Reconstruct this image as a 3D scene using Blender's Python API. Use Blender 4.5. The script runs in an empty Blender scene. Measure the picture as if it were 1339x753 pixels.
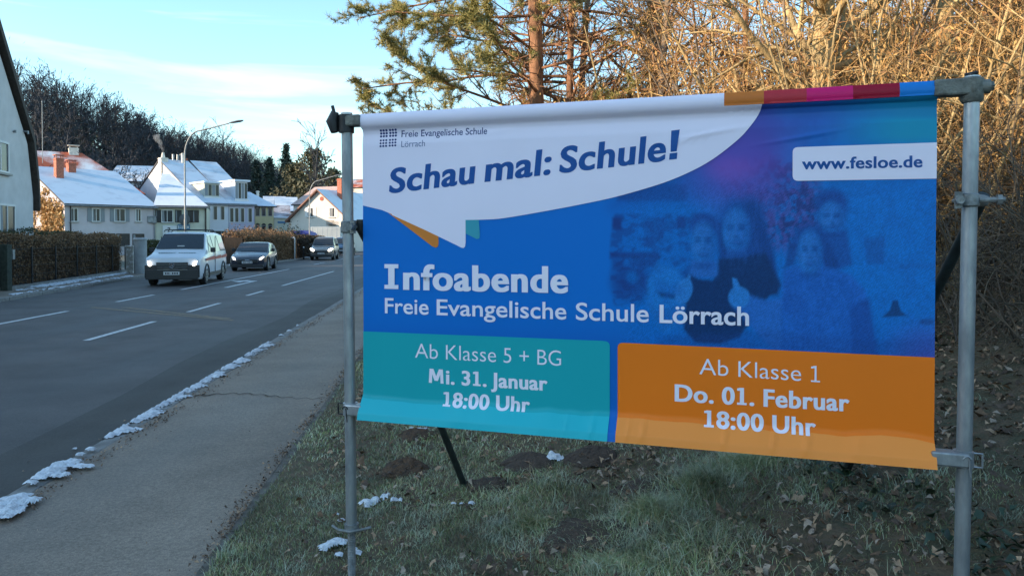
import bpy, bmesh, math, random
import numpy as np
from mathutils import Vector, Matrix

random.seed(7)
NP = np.random.RandomState(11)
S = bpy.context.scene
COL = S.collection
PI = math.pi

# ------------------------------------------------------------------ camera
FPX, PITCH, SHIFT = 967.0, math.radians(1.0), 48.6
CAMZ = 1.7
cam_d = bpy.data.cameras.new("camera")
cam_d.lens = 26.0
cam_d.sensor_width = 36.0
cam_d.shift_y = -SHIFT / 1339.0
cam_d.clip_start = 0.05
cam_d.clip_end = 9000
cam = bpy.data.objects.new("camera", cam_d)
cam.location = (0, 0, CAMZ)
cam.rotation_euler = (math.radians(90) - PITCH, 0, 0)
COL.objects.link(cam)
S.camera = cam


def at(px, py, Y):
    """point at depth Y on the line of sight of photo pixel px, py"""
    xc = (px - 669.5) / FPX
    yc = (376.5 - SHIFT - py) / FPX
    dy = math.cos(PITCH) + yc * math.sin(PITCH)
    dz = yc * math.cos(PITCH) - math.sin(PITCH)
    return Vector((xc / dy * Y, Y, CAMZ + dz / dy * Y))


# ------------------------------------------------------------------ sky and sun
SUN_EL = math.radians(14.0)
SUN_FROM = (-0.92, -0.392)
w = bpy.data.worlds.new("World")
S.world = w
w.use_nodes = True
nt = w.node_tree
nt.nodes.clear()
out = nt.nodes.new('ShaderNodeOutputWorld')
bg = nt.nodes.new('ShaderNodeBackground')
sky = nt.nodes.new('ShaderNodeTexSky')
sky.sky_type = 'NISHITA'
sky.sun_disc = False
sky.sun_elevation = SUN_EL
sky.sun_rotation = math.atan2(SUN_FROM[0], SUN_FROM[1])
sky.air_density = 1.0
sky.dust_density = 0.5
sky.ozone_density = 2.2
tc = nt.nodes.new('ShaderNodeTexCoord')
mp = nt.nodes.new('ShaderNodeMapping')
mp.inputs['Scale'].default_value = (1.5, 1.0, 15.0)
mp.inputs['Rotation'].default_value = (0, math.radians(9), math.radians(25))
nz = nt.nodes.new('ShaderNodeTexNoise')
nz.inputs['Scale'].default_value = 1.7
nz.inputs['Detail'].default_value = 6
nz.inputs['Roughness'].default_value = 0.52
nz.inputs['Distortion'].default_value = 0.5
ramp = nt.nodes.new('ShaderNodeValToRGB')
ramp.color_ramp.elements[0].position = 0.56
ramp.color_ramp.elements[0].color = (0, 0, 0, 1)
ramp.color_ramp.elements[1].position = 0.95
ramp.color_ramp.elements[1].color = (1, 1, 1, 1)
tint = nt.nodes.new('ShaderNodeMix')
tint.data_type = 'RGBA'
tint.blend_type = 'MULTIPLY'
tint.inputs[0].default_value = 1.0
tint.inputs[7].default_value = (0.91, 1.02, 0.96, 1)
mixc = nt.nodes.new('ShaderNodeMix')
mixc.data_type = 'RGBA'
mixc.inputs[7].default_value = (3.4, 3.15, 3.2, 1)
nt.links.new(tc.outputs['Generated'], mp.inputs['Vector'])
nt.links.new(mp.outputs['Vector'], nz.inputs['Vector'])
nt.links.new(nz.outputs['Fac'], ramp.inputs['Fac'])
nt.links.new(ramp.outputs['Color'], mixc.inputs[0])
nt.links.new(sky.outputs['Color'], tint.inputs[6])
nt.links.new(tint.outputs[2], mixc.inputs[6])
nt.links.new(mixc.outputs[2], bg.inputs['Color'])
bg.inputs['Strength'].default_value = 0.15
nt.links.new(bg.outputs['Background'], out.inputs['Surface'])

sun_d = bpy.data.lights.new("sun", 'SUN')
sun_d.energy = 3.3
sun_d.angle = math.radians(0.5)
sun_d.color = (1.0, 0.80, 0.58)
sun = bpy.data.objects.new("sun", sun_d)
tv = Vector((-SUN_FROM[0] * math.cos(SUN_EL), -SUN_FROM[1] * math.cos(SUN_EL), -math.sin(SUN_EL)))
sun.rotation_euler = tv.to_track_quat('-Z', 'Y').to_euler()
sun.location = (-40, -40, 30)
COL.objects.link(sun)

S.view_settings.view_transform = 'Standard'
S.view_settings.look = 'None'
S.view_settings.exposure = 1.6
S.view_settings.gamma = 1.0
S.cycles.max_bounces = 5
S.cycles.diffuse_bounces = 2
S.cycles.glossy_bounces = 2
S.cycles.transparent_max_bounces = 8
S.cycles.transmission_bounces = 3
S.cycles.volume_bounces = 0

# ------------------------------------------------------------------ materials
MATS = {}


def _nodes(name):
    m = bpy.data.materials.new(name)
    m.use_nodes = True
    n = m.node_tree
    b = n.nodes['Principled BSDF']
    return m, n, b


def mat(name, col, rough=0.8, metal=0.0, var=0.0, scale=8.0, bump=0.0, bscale=None, col2=None, detail=5,
        spec=0.5, lo=0.35, hi=0.65, stretch=None, emit=None, estr=0.0, coat=0.0, rvar=0.0):
    """noise-varied principled material"""
    if name in MATS:
        return MATS[name]
    m, n, b = _nodes(name)
    L = n.links
    b.inputs['Base Color'].default_value = (*col, 1)
    b.inputs['Roughness'].default_value = rough
    b.inputs['Metallic'].default_value = metal
    b.inputs['Specular IOR Level'].default_value = spec
    if coat:
        b.inputs['Coat Weight'].default_value = coat
        b.inputs['Coat Roughness'].default_value = 0.08
    if emit:
        b.inputs['Emission Color'].default_value = (*emit, 1)
        b.inputs['Emission Strength'].default_value = estr
    if var or col2 or bump or rvar:
        t = n.nodes.new('ShaderNodeTexCoord')
        mpp = n.nodes.new('ShaderNodeMapping')
        if stretch:
            mpp.inputs['Scale'].default_value = stretch
        L.new(t.outputs['Object'], mpp.inputs['Vector'])
        V = mpp.outputs['Vector']
    if var or col2:
        x = n.nodes.new('ShaderNodeTexNoise')
        x.inputs['Scale'].default_value = scale
        x.inputs['Detail'].default_value = detail
        x.inputs['Roughness'].default_value = 0.6
        L.new(V, x.inputs['Vector'])
        r = n.nodes.new('ShaderNodeMapRange')
        r.inputs[1].default_value = lo
        r.inputs[2].default_value = hi
        L.new(x.outputs['Fac'], r.inputs[0])
        mx = n.nodes.new('ShaderNodeMix')
        mx.data_type = 'RGBA'
        c2 = col2 if col2 else tuple(c * (1 - var) for c in col)
        c1 = col if col2 else tuple(min(1, c * (1 + var * .6)) for c in col)
        mx.inputs[6].default_value = (*c1, 1)
        mx.inputs[7].default_value = (*c2, 1)
        L.new(r.outputs[0], mx.inputs[0])
        L.new(mx.outputs[2], b.inputs['Base Color'])
        if rvar:
            rr = n.nodes.new('ShaderNodeMapRange')
            rr.inputs[3].default_value = rough - rvar
            rr.inputs[4].default_value = rough + rvar
            L.new(r.outputs[0], rr.inputs[0])
            L.new(rr.outputs[0], b.inputs['Roughness'])
    if bump:
        y = n.nodes.new('ShaderNodeTexNoise')
        y.inputs['Scale'].default_value = bscale or scale * 3
        y.inputs['Detail'].default_value = 6
        L.new(V, y.inputs['Vector'])
        bu = n.nodes.new('ShaderNodeBump')
        bu.inputs['Strength'].default_value = min(1.0, bump)
        bu.inputs['Distance'].default_value = 0.02
        L.new(y.outputs['Fac'], bu.inputs['Height'])
        L.new(bu.outputs[0], b.inputs['Normal'])
    MATS[name] = m
    return m


def mat_random(name, cols, rough=0.8, var=0.25, scale=6, trans=0.0):
    """one colour per object/island picked between cols by noise in space"""
    if name in MATS:
        return MATS[name]
    m, n, b = _nodes(name)
    L = n.links
    b.inputs['Roughness'].default_value = rough
    g = n.nodes.new('ShaderNodeNewGeometry')
    r = n.nodes.new('ShaderNodeValToRGB')
    r.color_ramp.interpolation = 'LINEAR'
    els = r.color_ramp.elements
    els[0].color = (*cols[0], 1)
    els[1].color = (*cols[-1], 1)
    for i, c in enumerate(cols[1:-1]):
        e = els.new((i + 1) / (len(cols) - 1))
        e.color = (*c, 1)
    L.new(g.outputs['Random Per Island'], r.inputs['Fac'])
    t = n.nodes.new('ShaderNodeTexCoord')
    x = n.nodes.new('ShaderNodeTexNoise')
    x.inputs['Scale'].default_value = scale
    L.new(t.outputs['Object'], x.inputs['Vector'])
    mr = n.nodes.new('ShaderNodeMapRange')
    mr.inputs[1].default_value = .3
    mr.inputs[2].default_value = .7
    mr.inputs[3].default_value = 1 - var
    mr.inputs[4].default_value = 1 + var
    L.new(x.outputs['Fac'], mr.inputs[0])
    mx = n.nodes.new('ShaderNodeMix')
    mx.data_type = 'RGBA'
    mx.blend_type = 'MULTIPLY'
    mx.inputs[0].default_value = 1
    L.new(r.outputs['Color'], mx.inputs[6])
    L.new(mr.outputs[0], mx.inputs[7])
    L.new(mx.outputs[2], b.inputs['Base Color'])
    MATS[name] = m
    return m


# ------------------------------------------------------------------ object helpers
def tag(o, label=None, cat=None, group=None, kind=None):
    if label:
        o['label'] = label
    if cat:
        o['category'] = cat
    if group:
        o['group'] = group
    if kind:
        o['kind'] = kind
    return o


def empty(name, loc=(0, 0, 0), rz=0.0, label=None, cat=None, group=None):
    o = bpy.data.objects.new(name, None)
    o.empty_display_size = 0.2
    o.location = loc
    o.rotation_euler = (0, 0, rz)
    COL.objects.link(o)
    return tag(o, label, cat, group)


def link(name, me, parent=None, loc=None, kind=None):
    o = bpy.data.objects.new(name, me)
    COL.objects.link(o)
    if parent is not None:
        o.parent = parent
    if loc is not None:
        o.location = loc
    if kind:
        o['kind'] = kind
    return o


def copy_tree(o, parent=None):
    c = o.copy()
    COL.objects.link(c)
    c.parent = parent
    for ch in list(o.children):
        copy_tree(ch, c)
    return c


class MB:
    """collects shapes, builds ONE mesh object"""

    def __init__(self):
        self.v = []
        self.f = []
        self.m = []
        self.cur = 0

    def add(self, vs, fs):
        k = len(self.v)
        self.v.extend([tuple(p) for p in vs])
        for f in fs:
            self.f.append(tuple(k + i for i in f))
            self.m.append(self.cur)
        return self

    def box(self, a, b, M=None):
        x0, y0, z0 = a
        x1, y1, z1 = b
        vs = [(x0, y0, z0), (x1, y0, z0), (x1, y1, z0), (x0, y1, z0), (x0, y0, z1), (x1, y0, z1), (x1, y1, z1), (x0, y1, z1)]
        if M is not None:
            vs = [M @ Vector(p) for p in vs]
        return self.add(vs, [(0, 3, 2, 1), (4, 5, 6, 7), (0, 1, 5, 4), (1, 2, 6, 5), (2, 3, 7, 6), (3, 0, 4, 7)])

    def quad(self, *p):
        return self.add(p, [tuple(range(len(p)))])

    def tube(self, pts, r, n=8, caps=True):
        pts = [Vector(p) for p in pts]
        rs = r if isinstance(r, (list, tuple)) else [r] * len(pts)
        vs = []
        prev = None
        for i, p in enumerate(pts):
            d = (pts[min(i + 1, len(pts) - 1)] - pts[max(i - 1, 0)]).normalized()
            if prev is None:
                a = d.cross(Vector((0, 0, 1)) if abs(d.z) < .9 else Vector((1, 0, 0))).normalized()
            else:
                a = (prev - d * prev.dot(d)).normalized()
            prev = a
            b = d.cross(a)
            for k in range(n):
                t = 2 * PI * k / n
                vs.append(p + (a * math.cos(t) + b * math.sin(t)) * rs[i])
        fs = []
        for i in range(len(pts) - 1):
            for k in range(n):
                k2 = (k + 1) % n
                fs.append((i * n + k, i * n + k2, (i + 1) * n + k2, (i + 1) * n + k))
        if caps:
            fs.append(tuple(range(n))[::-1])
            fs.append(tuple((len(pts) - 1) * n + k for k in range(n)))
        return self.add(vs, fs)

    def build(self, name, mats, parent=None, smooth=False, bevel=0.0, kind=None, seg=2):
        me = bpy.data.meshes.new(name)
        me.from_pydata(self.v, [], self.f)
        if not isinstance(mats, (list, tuple)):
            mats = [mats]
        for m in mats:
            me.materials.append(m)
        if len(mats) > 1:
            me.polygons.foreach_set('material_index', self.m)
        bm = bmesh.new()
        bm.from_mesh(me)
        bmesh.ops.recalc_face_normals(bm, faces=bm.faces)
        if bevel:
            es = [e for e in bm.edges if len(e.link_faces) == 2 and e.calc_face_angle(0) > 0.5]
            bmesh.ops.bevel(bm, geom=es, offset=bevel, segments=seg, affect='EDGES', profile=0.5)
        bm.to_mesh(me)
        bm.free()
        if smooth:
            me.polygons.foreach_set('use_smooth', [True] * len(me.polygons))
            if hasattr(me, 'set_sharp_from_angle'):
                me.set_sharp_from_angle(angle=math.radians(38))
        return link(name, me, parent, kind=kind)


def fast_mesh(name, V, F, m, smooth=False):
    """numpy verts (n,3) and faces (k,3|4) to mesh"""
    me = bpy.data.meshes.new(name)
    V = np.asarray(V, np.float32)
    F = np.asarray(F, np.int32)
    k = F.shape[1]
    me.vertices.add(len(V))
    me.vertices.foreach_set('co', V.ravel())
    me.loops.add(F.size)
    me.loops.foreach_set('vertex_index', F.ravel())
    me.polygons.add(len(F))
    me.polygons.foreach_set('loop_start', np.arange(0, F.size, k, dtype=np.int32))
    if smooth:
        me.polygons.foreach_set('use_smooth', np.ones(len(F), bool))
    me.update(calc_edges=True)
    for mm in (m if isinstance(m, (list, tuple)) else [m]):
        me.materials.append(mm)
    return me


def seg_mesh(name, segs, m, sides=3, smooth=False):
    """segs: (n,8) p0 xyz, p1 xyz, r0, r1 -> open prisms"""
    A = np.asarray(segs, np.float64)
    p0, p1, r0, r1 = A[:, 0:3], A[:, 3:6], A[:, 6], A[:, 7]
    d = p1 - p0
    d /= (np.linalg.norm(d, axis=1, keepdims=True) + 1e-9)
    ref = np.where(np.abs(d[:, 2:3]) < .9, np.array([[0, 0, 1.]]), np.array([[1., 0, 0]]))
    a = np.cross(d, ref)
    a /= (np.linalg.norm(a, axis=1, keepdims=True) + 1e-9)
    b = np.cross(d, a)
    n = len(A)
    V = np.zeros((n, 2 * sides, 3))
    for k in range(sides):
        t = 2 * PI * k / sides
        o = a * math.cos(t) + b * math.sin(t)
        V[:, k] = p0 + o * r0[:, None]
        V[:, sides + k] = p1 + o * r1[:, None]
    base = (np.arange(n) * 2 * sides)[:, None]
    F = np.stack([np.concatenate([base + k, base + (k + 1) % sides, base + sides + (k + 1) % sides, base + sides + k], axis=1) for k in range(sides)], axis=1)
    return fast_mesh(name, V.reshape(-1, 3), F.reshape(-1, 4), m, smooth)


def twig_mesh(name, segs, m, thin=.004):
    """prisms for the thicker segments, narrow ribbons for the hair-thin ones"""
    A = np.asarray(segs, np.float64)
    k = A[:, 6] <= thin
    if k.sum() < 2 or (~k).sum() < 2:
        return seg_mesh(name, segs, m, 3)
    B = A[~k]
    me = seg_mesh('tmp', B, m, 3)
    V0 = np.zeros(len(me.vertices) * 3, np.float32)
    me.vertices.foreach_get('co', V0)
    V0 = V0.reshape(-1, 3)
    F0 = np.zeros(len(me.loops), np.int32)
    me.loops.foreach_get('vertex_index', F0)
    F0 = F0.reshape(-1, 4)
    bpy.data.meshes.remove(me)
    C = A[k]
    p0, p1 = C[:, 0:3], C[:, 3:6]
    d = p1 - p0
    s_ = np.cross(d, NP.randn(len(C), 3))
    s_ /= (np.linalg.norm(s_, axis=1, keepdims=True) + 1e-9)
    w0, w1 = C[:, 6:7] * 1.25, C[:, 7:8] * 1.25
    V1 = np.stack([p0 - s_ * w0, p0 + s_ * w0, p1 + s_ * w1, p1 - s_ * w1], 1).reshape(-1, 3)
    F1 = np.arange(4 * len(C)).reshape(-1, 4) + len(V0)
    return fast_mesh(name, np.concatenate([V0, V1]), np.concatenate([F0, F1]), m)


# value noise in numpy (for relief and scattering)
_T = NP.rand(256, 256)


def vnoise(x, y):
    x = np.asarray(x, float)
    y = np.asarray(y, float)
    xi = np.floor(x).astype(int)
    yi = np.floor(y).astype(int)
    fx, fy = x - xi, y - yi
    fx = fx * fx * (3 - 2 * fx)
    fy = fy * fy * (3 - 2 * fy)
    g = lambda i, j: _T[i & 255, j & 255]
    return (g(xi, yi) * (1 - fx) + g(xi + 1, yi) * fx) * (1 - fy) + (g(xi, yi + 1) * (1 - fx) + g(xi + 1, yi + 1) * fx) * fy


def fbm(x, y, o=4):
    s, a, t = 0, 1.0, 0
    for k in range(o):
        s = s + a * vnoise(x * 2 ** k + 17 * k, y * 2 ** k + 31 * k)
        t += a
        a *= .5
    return s / t


# ------------------------------------------------------------------ common frame: s across the road (right +), t along it
RD = 0.088


def R(s, t, z=0.0):
    return Vector((s - RD * t, t, z))


RDROT = math.atan(RD)      # turning +Y into the road direction


def interp(x, xs, ys):
    return np.interp(x, xs, ys)


LAWN_L = -1.13             # lawn / path edge
KERB_R = -2.73             # carriageway edge on the near side


def ground_z(x, y):
    """height of the verge and bank on the near side of the road"""
    x = np.asarray(x, float)
    y = np.asarray(y, float)
    s = x + RD * y
    z = interp(s, [-1.3, -1.0, 0, 1, 2, 3.5, 6, 10, 16, 60], [.10, .115, .13, .22, .42, .82, 1.75, 3.1, 4.1, 5.0])
    fade = interp(y, [-20, 85, 110], [1, 1, 0])
    z = .1 + (z - .1) * fade
    lum = np.clip((s + 1.0) / .8, 0, 1)
    z = z + lum * (.05 * (fbm(x * 1.3, y * 1.3, 3) - .5) + .05 * (fbm(x * 5, y * 5, 3) - .5) + .12 * np.clip(s - 2, 0, 3) * (fbm(x * .9 + 5, y * .9, 2) - .5))
    return z
# ------------------------------------------------------------------ THE SETTING: ground, road, paths, hill
def grid_mesh(name, xs, ys, zf, m, smooth=True, frame=None):
    X, Y = np.meshgrid(xs, ys)
    if frame:
        X = X - RD * Y
    Z = zf(X, Y)
    V = np.stack([X, Y, Z], -1).reshape(-1, 3)
    nx, ny = len(xs), len(ys)
    i = np.arange(ny - 1)[:, None] * nx + np.arange(nx - 1)[None, :]
    F = np.stack([i, i + 1, i + nx + 1, i + nx], -1).reshape(-1, 4)
    return fast_mesh(name, V, F, m, smooth)


def asphalt(name, c1, c2, wear, grain=260.0):
    m, n, b = _nodes(name)
    L = n.links
    t = n.nodes.new('ShaderNodeTexCoord')
    # long streaks with the traffic, patches, fine stones
    mpp = n.nodes.new('ShaderNodeMapping')
    mpp.inputs['Rotation'].default_value = (0, 0, -RDROT)
    mpp.inputs['Scale'].default_value = (1.0, 0.06, 1.0)
    L.new(t.outputs['Object'], mpp.inputs['Vector'])
    a = n.nodes.new('ShaderNodeTexNoise')
    a.inputs['Scale'].default_value = 1.1
    a.inputs['Detail'].default_value = 4
    L.new(mpp.outputs[0], a.inputs['Vector'])
    p = n.nodes.new('ShaderNodeTexNoise')
    p.inputs['Scale'].default_value = 0.9
    p.inputs['Detail'].default_value = 8
    p.inputs['Roughness'].default_value = .65
    L.new(t.outputs['Object'], p.inputs['Vector'])
    g = n.nodes.new('ShaderNodeTexNoise')
    g.inputs['Scale'].default_value = grain
    g.inputs['Detail'].default_value = 2
    L.new(t.outputs['Object'], g.inputs['Vector'])
    r1 = n.nodes.new('ShaderNodeMapRange')
    r1.inputs[1].default_value, r1.inputs[2].default_value = .32, .68
    L.new(a.outputs['Fac'], r1.inputs[0])
    mx = n.nodes.new('ShaderNodeMix')
    mx.data_type = 'RGBA'
    mx.inputs[6].default_value = (*c1, 1)
    mx.inputs[7].default_value = (*c2, 1)
    L.new(r1.outputs[0], mx.inputs[0])
    r2 = n.nodes.new('ShaderNodeMapRange')
    r2.inputs[1].default_value, r2.inputs[2].default_value = .3, .72
    r2.inputs[3].default_value, r2.inputs[4].default_value = 1 - wear, 1 + wear
    L.new(p.outputs['Fac'], r2.inputs[0])
    r3 = n.nodes.new('ShaderNodeMapRange')
    r3.inputs[1].default_value, r3.inputs[2].default_value = .3, .75
    r3.inputs[3].default_value, r3.inputs[4].default_value = .72, 1.45
    L.new(g.outputs['Fac'], r3.inputs[0])
    mu = n.nodes.new('ShaderNodeMath')
    mu.operation = 'MULTIPLY'
    L.new(r2.outputs[0], mu.inputs[0])
    L.new(r3.outputs[0], mu.inputs[1])
    g2 = n.nodes.new('ShaderNodeTexNoise')
    g2.inputs['Scale'].default_value = 46
    g2.inputs['Detail'].default_value = 3
    L.new(t.outputs['Object'], g2.inputs['Vector'])
    r4 = n.nodes.new('ShaderNodeMapRange')
    r4.inputs[1].default_value, r4.inputs[2].default_value = .3, .7
    r4.inputs[3].default_value, r4.inputs[4].default_value = .80, 1.22
    L.new(g2.outputs['Fac'], r4.inputs[0])
    mu2 = n.nodes.new('ShaderNodeMath')
    mu2.operation = 'MULTIPLY'
    L.new(mu.outputs[0], mu2.inputs[0])
    L.new(r4.outputs[0], mu2.inputs[1])
    mu = mu2
    mm = n.nodes.new('ShaderNodeMix')
    mm.data_type = 'RGBA'
    mm.blend_type = 'MULTIPLY'
    mm.inputs[0].default_value = 1
    L.new(mx.outputs[2], mm.inputs[6])
    L.new(mu.outputs[0], mm.inputs[7])
    L.new(mm.outputs[2], b.inputs['Base Color'])
    rr = n.nodes.new('ShaderNodeMapRange')
    rr.inputs[1].default_value, rr.inputs[2].default_value = .3, .7
    rr.inputs[3].default_value, rr.inputs[4].default_value = .55, .85
    L.new(a.outputs['Fac'], rr.inputs[0])
    L.new(rr.outputs[0], b.inputs['Roughness'])
    bu = n.nodes.new('ShaderNodeBump')
    bu.inputs['Strength'].default_value = .5
    bu.inputs['Distance'].default_value = .006
    L.new(g.outputs['Fac'], bu.inputs['Height'])
    L.new(bu.outputs[0], b.inputs['Normal'])
    return m


M_road = asphalt('road_asphalt', (.046, .041, .041), (.094, .085, .082), .34)
M_path = asphalt('path_asphalt', (.168, .132, .102), (.225, .180, .140), .30, 150)
M_soil = mat('soil', (.135, .090, .055), .95, var=.4, scale=9, bump=1, bscale=45, col2=(.075, .070, .038))
M_field = mat('field', (.20, .21, .20), .95, col2=(.07, .08, .05), scale=.05, detail=8)
M_kerb = mat('kerb_concrete', (.22, .215, .205), .85, var=.3, scale=7, bump=.5, bscale=90)
M_snow = mat('snow', (.70, .73, .78), .75, scale=16, bump=.8, bscale=70, spec=.3, col2=(.38, .39, .42), lo=.48, hi=.72, detail=8)
M_paint = mat('road_paint', (.55, .56, .57), .6, col2=(.20, .20, .21), scale=16, lo=.48, hi=.72, detail=9)
M_old = mat('worn_yellow_paint', (.21, .14, .075), .7, col2=(.075, .070, .062), scale=10, lo=.42, hi=.62, detail=9)
M_dirt = mat('dirt_and_crumbled_leaves', (.045, .034, .026), .95, var=.5, scale=40, bump=1, bscale=90, col2=(.10, .072, .05))

# ground sheet out to the horizon (a little below everything)
link('ground', grid_mesh('ground', np.linspace(-3500, 3500, 29), np.linspace(-3500, 3500, 29), lambda X, Y: X * 0 - .06, M_field), kind='structure')

# left kerb wanders: (t, s)
KL_T = [-30, 5, 19.5, 31.6, 40, 50, 60, 330]
KL_S = [-11.6, -11.6, -11.8, -13.0, -12.8, -11.8, -11.0, -11.0]


def kl(t):
    return np.interp(t, KL_T, KL_S)


road_top = MB()
ts = [-30, -10, 5, 12, 19.5, 25, 31.6, 36, 40, 45, 50, 55, 60, 80, 120, 200, 330]
for t0, t1 in zip(ts[:-1], ts[1:]):
    road_top.quad(R(kl(t0), t0), R(KERB_R, t0), R(KERB_R, t1), R(kl(t1), t1))
ro = road_top.build('road', M_road, kind='structure')
# a lighter strip of gutter along the near kerb, patched asphalt seams
M_gut = asphalt('gutter_asphalt', (.034, .031, .028), (.052, .047, .042), .3)
g = MB()
for t0 in range(-10, 60, 2):
    w0, w1 = (.85 + .10 * math.sin(t0 * .7)), (.85 + .10 * math.sin((t0 + 2) * .7))
    g.quad(R(KERB_R - w0, t0, .004), R(KERB_R, t0, .004), R(KERB_R, t0 + 2, .004), R(KERB_R - w1, t0 + 2, .004))
g.build('road_gutter', M_gut, kind='structure')

# near pavement: sheet between kerb stones and lawn edging
KW, KH = .13, .11
pv = MB()
for t0 in range(-30, 120, 3):
    pv.quad(R(KERB_R + KW, t0, KH - .004), R(LAWN_L - .06, t0, KH - .01), R(LAWN_L - .06, t0 + 3, KH - .01), R(KERB_R + KW, t0 + 3, KH - .004))
pv.build('pavement', M_path, kind='structure')

kerb = empty('kerb', R(KERB_R, 0))
kerb['kind'] = 'structure'


def stone_mesh(name, L_, w_, h_, m, bev=.012):
    b = MB().box((0, .004, -.12), (w_, L_ - .004, h_))
    o = b.build(name, m, bevel=bev)
    me = o.data
    bpy.data.objects.remove(o)
    return me


ks = stone_mesh('kerb_stone', 1.0, KW, KH, M_kerb)
for i in range(-2, 48):
    o = link('kerb_stone', ks, kerb)
    p = R(KERB_R, i * 1.0) - kerb.location
    o.location = (p.x, p.y, random.uniform(-.004, .003))
    o.rotation_euler = (0, random.uniform(-.01, .01), RDROT + random.uniform(-.004, .004))
b = MB()
for t0 in range(48, 330, 6):
    b.quad(R(KERB_R, t0, 0), R(KERB_R, t0 + 6, 0), R(KERB_R, t0 + 6, KH), R(KERB_R, t0, KH))
    b.quad(R(KERB_R, t0, KH), R(KERB_R, t0 + 6, KH), R(KERB_R + KW, t0 + 6, KH), R(KERB_R + KW, t0, KH))
b.build('kerb_far_run', M_kerb, kind='structure')

edging = empty('lawn_edging', R(LAWN_L, 0))
edging['kind'] = 'structure'
M_edge = mat('dirty_edging_concrete', (.16, .145, .125), .9, col2=(.07, .058, .045), scale=9, bump=.6, bscale=60)
es_ = stone_mesh('edging_stone', 1.0, .06, KH + .012, M_edge, .008)
for i in range(0, 34):
    o = link('edging_stone', es_, edging)
    p = R(LAWN_L - .06, i * 1.0) - edging.location
    o.location = (p.x + random.uniform(-.008, .008), p.y, random.uniform(-.022, -.010))
    o.rotation_euler = (0, random.uniform(-.05, .05), RDROT + random.uniform(-.012, .012))

# left side: kerb stones, pavement
lk = empty('far_kerb', R(-11.8, 20))
lk['kind'] = 'structure'
tt = 14.0
while tt < 62:
    a, b2 = R(kl(tt), tt), R(kl(tt + 1), tt + 1)
    o = link('kerb_stone', ks, lk)
    p = a - lk.location
    o.location = (p.x - KW, p.y, -.01)
    o.rotation_euler = (0, 0, math.atan2(-(b2 - a).x, (b2 - a).y))
    tt += 1
b = MB()
tl = [-30, 5, 12, 19.5, 25, 31.6, 36, 40, 45, 50, 55, 60, 80, 120, 330]
for t0, t1 in zip(tl[:-1], tl[1:]):
    b.quad(R(-17.5, t0, .09), R(kl(t0) - KW, t0, .09), R(kl(t1) - KW, t1, .09), R(-17.5, t1, .09))
    b.quad(R(-17.5, t0, -.05), R(-17.5, t0, .09), R(-17.5, t1, .09), R(-17.5, t1, -.05))
b.build('far_pavement', M_path, kind='structure')

# ---- lawn and bank
xs = np.concatenate([np.arange(LAWN_L, 3, .07), np.arange(3, 9, .16), np.arange(9, 60, 2.0)])
ys = np.concatenate([np.arange(-6, 1.5, .5), np.arange(1.5, 11, .07), np.arange(11, 25, .3), np.arange(25, 112, 3)])
lawn_me = grid_mesh('lawn_ground', xs, ys, ground_z, M_soil, frame=True)
lawn = link('grass_bank', lawn_me, kind='structure')

# ---- wooded hill on the left; unseen ridge behind the camera shaped to shade the foreground
def hill_z(X, Y):
    ridge = interp(Y, [-400, -300, -160, -100, -52, -46, -21, 1, 36, 60, 110, 150, 170, 200, 250, 290, 320, 350, 420, 600],
                   [58, 56, 48, 42, 36.0, 35.0, 31.5, 28.4, 19, 19, 24, 27, 28, 25.5, 22, 27, 22, 19, 12, 0])
    foot = interp(Y, [-400, 0, 60, 100, 350, 600], [-70, -70, -64, -58, -52, -60])
    f = np.clip((foot - X) / (115 + foot), 0, 1)
    f = f * f * (3 - 2 * f)
    back = np.clip((X + 420) / 150, 0, 1)
    return ridge * f * back - .3 + .8 * (fbm(X * .05, Y * .05, 3) - .5) * f


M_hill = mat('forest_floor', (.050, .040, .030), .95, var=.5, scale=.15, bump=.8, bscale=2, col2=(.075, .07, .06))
link('hill', grid_mesh('hill', np.concatenate([np.arange(-430, -120, 12.), np.arange(-120, -40, 4.)]), np.arange(-420, 620, 6.), hill_z, M_hill), kind='structure')


def far_hill_z(X, Y):
    return 78 * np.exp(-((X + 330) / 420.) ** 2 - ((Y - 1350) / 230.) ** 2) + 5 * fbm(X * .01, Y * .01, 3) - 4


M_far = mat('far_hill_cover', (.20, .125, .11), .95, col2=(.55, .56, .62), scale=.012, lo=.5, hi=.56, detail=5)
link('far_hill', grid_mesh('far_hill', np.linspace(-1500, 900, 80), np.linspace(900, 2000, 60), far_hill_z, M_far), kind='structure')

# ---- road markings: paint sheets 4 mm over the asphalt
marks = empty('road_markings', R(-6, 20))
marks['kind'] = 'structure'


def mark(pts, m=M_paint, z=.006, name='painted_line'):
    q = MB()
    q.quad(*[Vector((p.x, p.y, z)) - marks.location for p in pts])
    q.build(name, m, marks)


def line(s0, t0, s1, t1, wd=.12, **k):
    mark([R(s0 - wd / 2, t0), R(s0 + wd / 2, t0), R(s1 + wd / 2, t1), R(s1 - wd / 2, t1)], **k)


# right lane line dashes (turn lane | near lane)
for t0, t1 in [(5.0, 7.6), (12.2, 15.0), (16.9, 19.2), (21.7, 23.6), (26.2, 37.5), (41, 45), (50, 54), (59, 63), (68, 72)]:
    s0, s1 = (-6.08 + .009 * t0, -6.08 + .009 * t1)
    line(s0, t0, s1, t1)
# middle line: dashes, then solid
for t0, t1 in [(4, 6.8), (13.2, 17.1), (19.6, 22.0), (24.2, 40.0), (47, 51), (56, 60), (66, 70)]:
    line(-8.98 + .011 * t0, t0, -8.98 + .011 * t1, t1, .13)
line(-7.9, 40.5, -6.0, 41.2, .14)
line(-8.3, 53, -4.6, 54.2, .3)
line(-5.6, 57, -3.0, 57.6, .35)
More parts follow.
